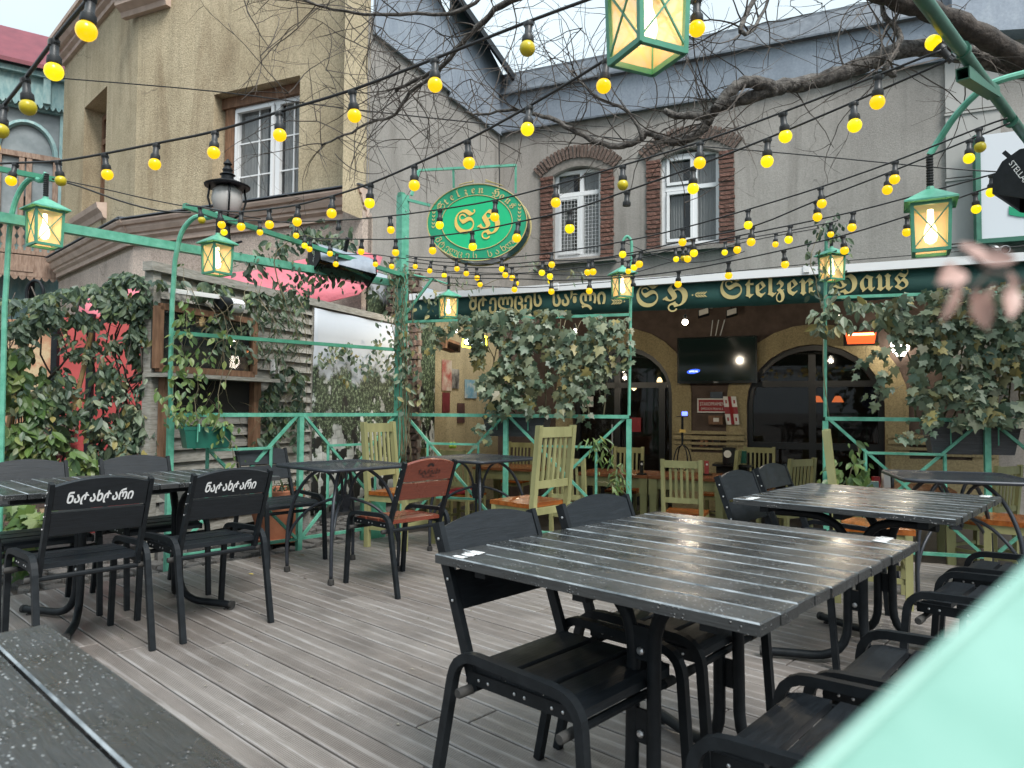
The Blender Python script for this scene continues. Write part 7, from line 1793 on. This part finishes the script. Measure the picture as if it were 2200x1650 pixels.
MB().box(p, .17, .16, .22, FA.e, FA.n, Z).build('body', M['black_gloss'], ds); MB().lathe([(.05, 0), (.05, .003)], p + FA.n * .081 - FA.e * .02 + Z * .02, FA.n, 18).build('badge', M['white_enamel'], ds); MB().box(p + FA.e * .16 + V((0, .05, -.02)), .14, .14, .16, FA.e, FA.n, Z).build('side_box', M['box_green'], ds)
ct = thing('side_counter', 'dark counter shelf carrying the badge box', 'counter', V((p.x, p.y, TZ))); MB().box(V((p.x + .05, p.y + .02, p.z - .13)), .5, .34, .03, FA.e, FA.n, Z).build('top', M['black_gloss'], ct); MB().box(V((p.x + .05, p.y + .04, (p.z - .15 + TZ) / 2)), .4, .26, p.z - .15 - TZ, FA.e, FA.n, Z).build('cabinet', M['dark'], ct)
p = at(1890, 1025, 7.5); p.z = TZ + .755; t = thing('table_caddy', 'red and white bottle caddy on the table behind the ivy railing', 'caddy', p); MB().box(p + V((-.04, 0, .05)), .06, .06, .12).build('red_box', M['red_enamel'], t); MB().box(p + V((.06, -.01, .07)), .07, .05, .15).build('menu_card', M['white_enamel'], t); MB().lathe([(.03, 0), (.03, .10), (.012, .13), (.012, .17)], p + V((.13, .02, 0)), seg=12).build('bottle', M['black_gloss'], t, smooth=True)
p = at(1868, 1040, 7.4); p.z = TZ + .755; o = MB().box(p + Z * .035, .17, .11, .07, (.9, -.4, 0), (.4, .9, 0)).build('tissue_box', pm('pale_teal_card', (.12, .26, .25), (.3, .4, .38), .5, 8)); tag(o, 'pale teal tissue box on the table behind the ivy railing', 'box')
p = at(1000, 1075, 8.8); c = thing('seat_cushion', 'red cushion on the olive chair near the mural', 'cushion', V((-.62, 9.2, TZ + .47))); b = MB(); n = 8; vs = []
for j in range(n + 1):
    for i in range(n + 1):
        x, y = lerp(-.19, .19, i / n), lerp(-.17, .19, j / n); e = (1 - (2 * i / n - 1) ** 4) * (1 - (2 * j / n - 1) ** 4); vs.append(V((-.62 + x, 9.2 + y, TZ + .475 + .05 * e)))
b.add(vs, [((n + 1) * j + i, (n + 1) * j + i + 1, (n + 1) * (j + 1) + i + 1, (n + 1) * (j + 1) + i) for j in range(n) for i in range(n)]).build('cover', pm('red_velvet', (.22, .01, .02), None, .9), c, smooth='all')
t = thing('chair_ornament', 'pair of lime green bird ornaments on the olive chair post', 'ornament', at(972, 957, 9.1))
for dx in (0, 7): p = at(969 + dx, 959, 9.1); MB().lathe([(.004, -.03), (.024, -.02), (.03, .0), (.024, .018), (.016, .026), (.02, .04), (.012, .055), (.0, .058)], p, seg=12, cap=False).build('bird', pm('lime_ceramic', (.35, .48, .05), None, .3), t, smooth='all')
# fallen leaves on the deck
FLL = ['dry leaf on the deck beside the table foot under the second lettered chair', 'dry leaf on the deck by the rubber end of the table foot', 'dry leaf at the paving edge near the terracotta pot', 'dry leaf on the deck before the first mesh table foot', 'dry leaf in the board joint in the open middle of the deck', 'dry leaf by the deck edge under the first lettered chair', 'tiny leaf on the deck between the mesh table and the railing', 'tiny leaf on the boards beside the large near chair', 'tiny leaf on the boards behind the mesh table leg']
LF_ = [pm('dry_leaf', (.16, .10, .045), None, .8), pm('yellow_fallen_leaf', (.42, .33, .08), None, .8)]
for px, py in ((398, 1283), (470, 1290), (545, 1234), (660, 1243), (733, 1312), (40, 1315), (655, 1194), (1110, 1480), (560, 1197)):
    p = ong(px, py, .004); m_ = rot_leaf(p, Z + V((rnd.uniform(-.3, .3), rnd.uniform(-.3, .3), 0)), .045 * rnd.uniform(.7, 1.1), rnd.uniform(0, 6)); o = MB().add([m_ @ v for v in TPL['oval'].v], TPL['oval'].f).build('fallen_leaf', rnd.choice(LF_), fixn=False)
    tag(o, FLL.pop(0), 'leaf', 'fallen leaves on the deck')

CR = random.Random(3); cb_ = MB()
for k in range(420):
    p = ab(CR.uniform(-.5, 5.1), CR.uniform(1.2, 5.6), .003)
    if (p - RM).dot(RN) > 0: continue
    s = CR.uniform(.003, .011); a = CR.uniform(0, 6)
    cb_.add([p + V((cos(a + q) * s * (1 if q % 2 < 1 else .5), sin(a + q) * s, CR.uniform(0, .003))) for q in (0, 1.7, 3.2, 4.8)], [(0, 1, 2, 3)])
o = cb_.build('debris', pm('bark_and_petal_crumbs', (.05, .04, .03), (.40, .37, .30), .9, 40), fixn=False); tag(o, 'tiny crumbs and petals scattered over the deck boards', 'debris', kind='stuff')
# ------------------------------------------------------------------ close to the camera: pale green panel, reddish sprig
M['pale_mint'] = pm('pale_mint_gloss_paint', (.20, .40, .335), (.25, .46, .395), .4, 22, (1, 3, 1), bst=.2, bsc=60, bd=.002)
pn = thing('mint_panel', 'pale mint painted panel close in front of the camera, out of focus', 'panel', at(2100, 1500, .2))
a, b = at(2290, 1148, .150), at(1660, 1742, .115); dn = V((.07, -.024, -.11))
MB().poly([a, b, b + dn * 1.3, a + dn * 1.6], V((.008, .012, -.003))).build('board', M['pale_mint'], pn)
MB().tube([a, b], .0012, 8).build('rolled_edge', M['pale_mint'], pn, smooth=True)
rl = thing('red_leaf_sprig', 'blurred reddish autumn leaves on a twig close to the camera', 'twig', at(2110, 600, .23))
M['red_leaf'] = leaf_mat('autumn_leaf', [(.50, .14, .14), (.56, .22, .20), (.58, .46, .38), (.48, .12, .13), (.54, .30, .20)])
tb = MB(); 
for (x, y, s, ro) in ((2062, 600, .034, .2), (2075, 585, .030, 1.2), (2095, 620, .036, -.4), (2140, 605, .034, .5), (2165, 580, .034, -1.0), (2122, 560, .026, 2.6), (2050, 565, .024, .8), (2185, 560, .030, 1.9), (2172, 612, .030, .3)):
    p = at(x, y, .23 + rnd.uniform(-.015, .015)); m_ = rot_leaf(p, V((rnd.uniform(-.8, .8), -1, rnd.uniform(-.3, .8))), s * .43, ro); MB().add([m_ @ v for v in TPL['narrow' if rnd.random() < .3 else 'oval'].v], TPL['oval'].f).build('leaf', M['red_leaf'], rl, fixn=False)
MB().tube(smooth_path([at(2290, 660, .23), at(2180, 600, .23), at(2120, 580, .23), at(2085, 545, .23), at(2060, 540, .23)], 4), .0010, 6).build('stem', M['twig'], rl, smooth='all'); MB().tube(smooth_path([at(2130, 585, .23), at(2100, 610, .23), at(2080, 640, .23)], 3), .0008, 6).build('stem', M['twig'], rl, smooth='all')
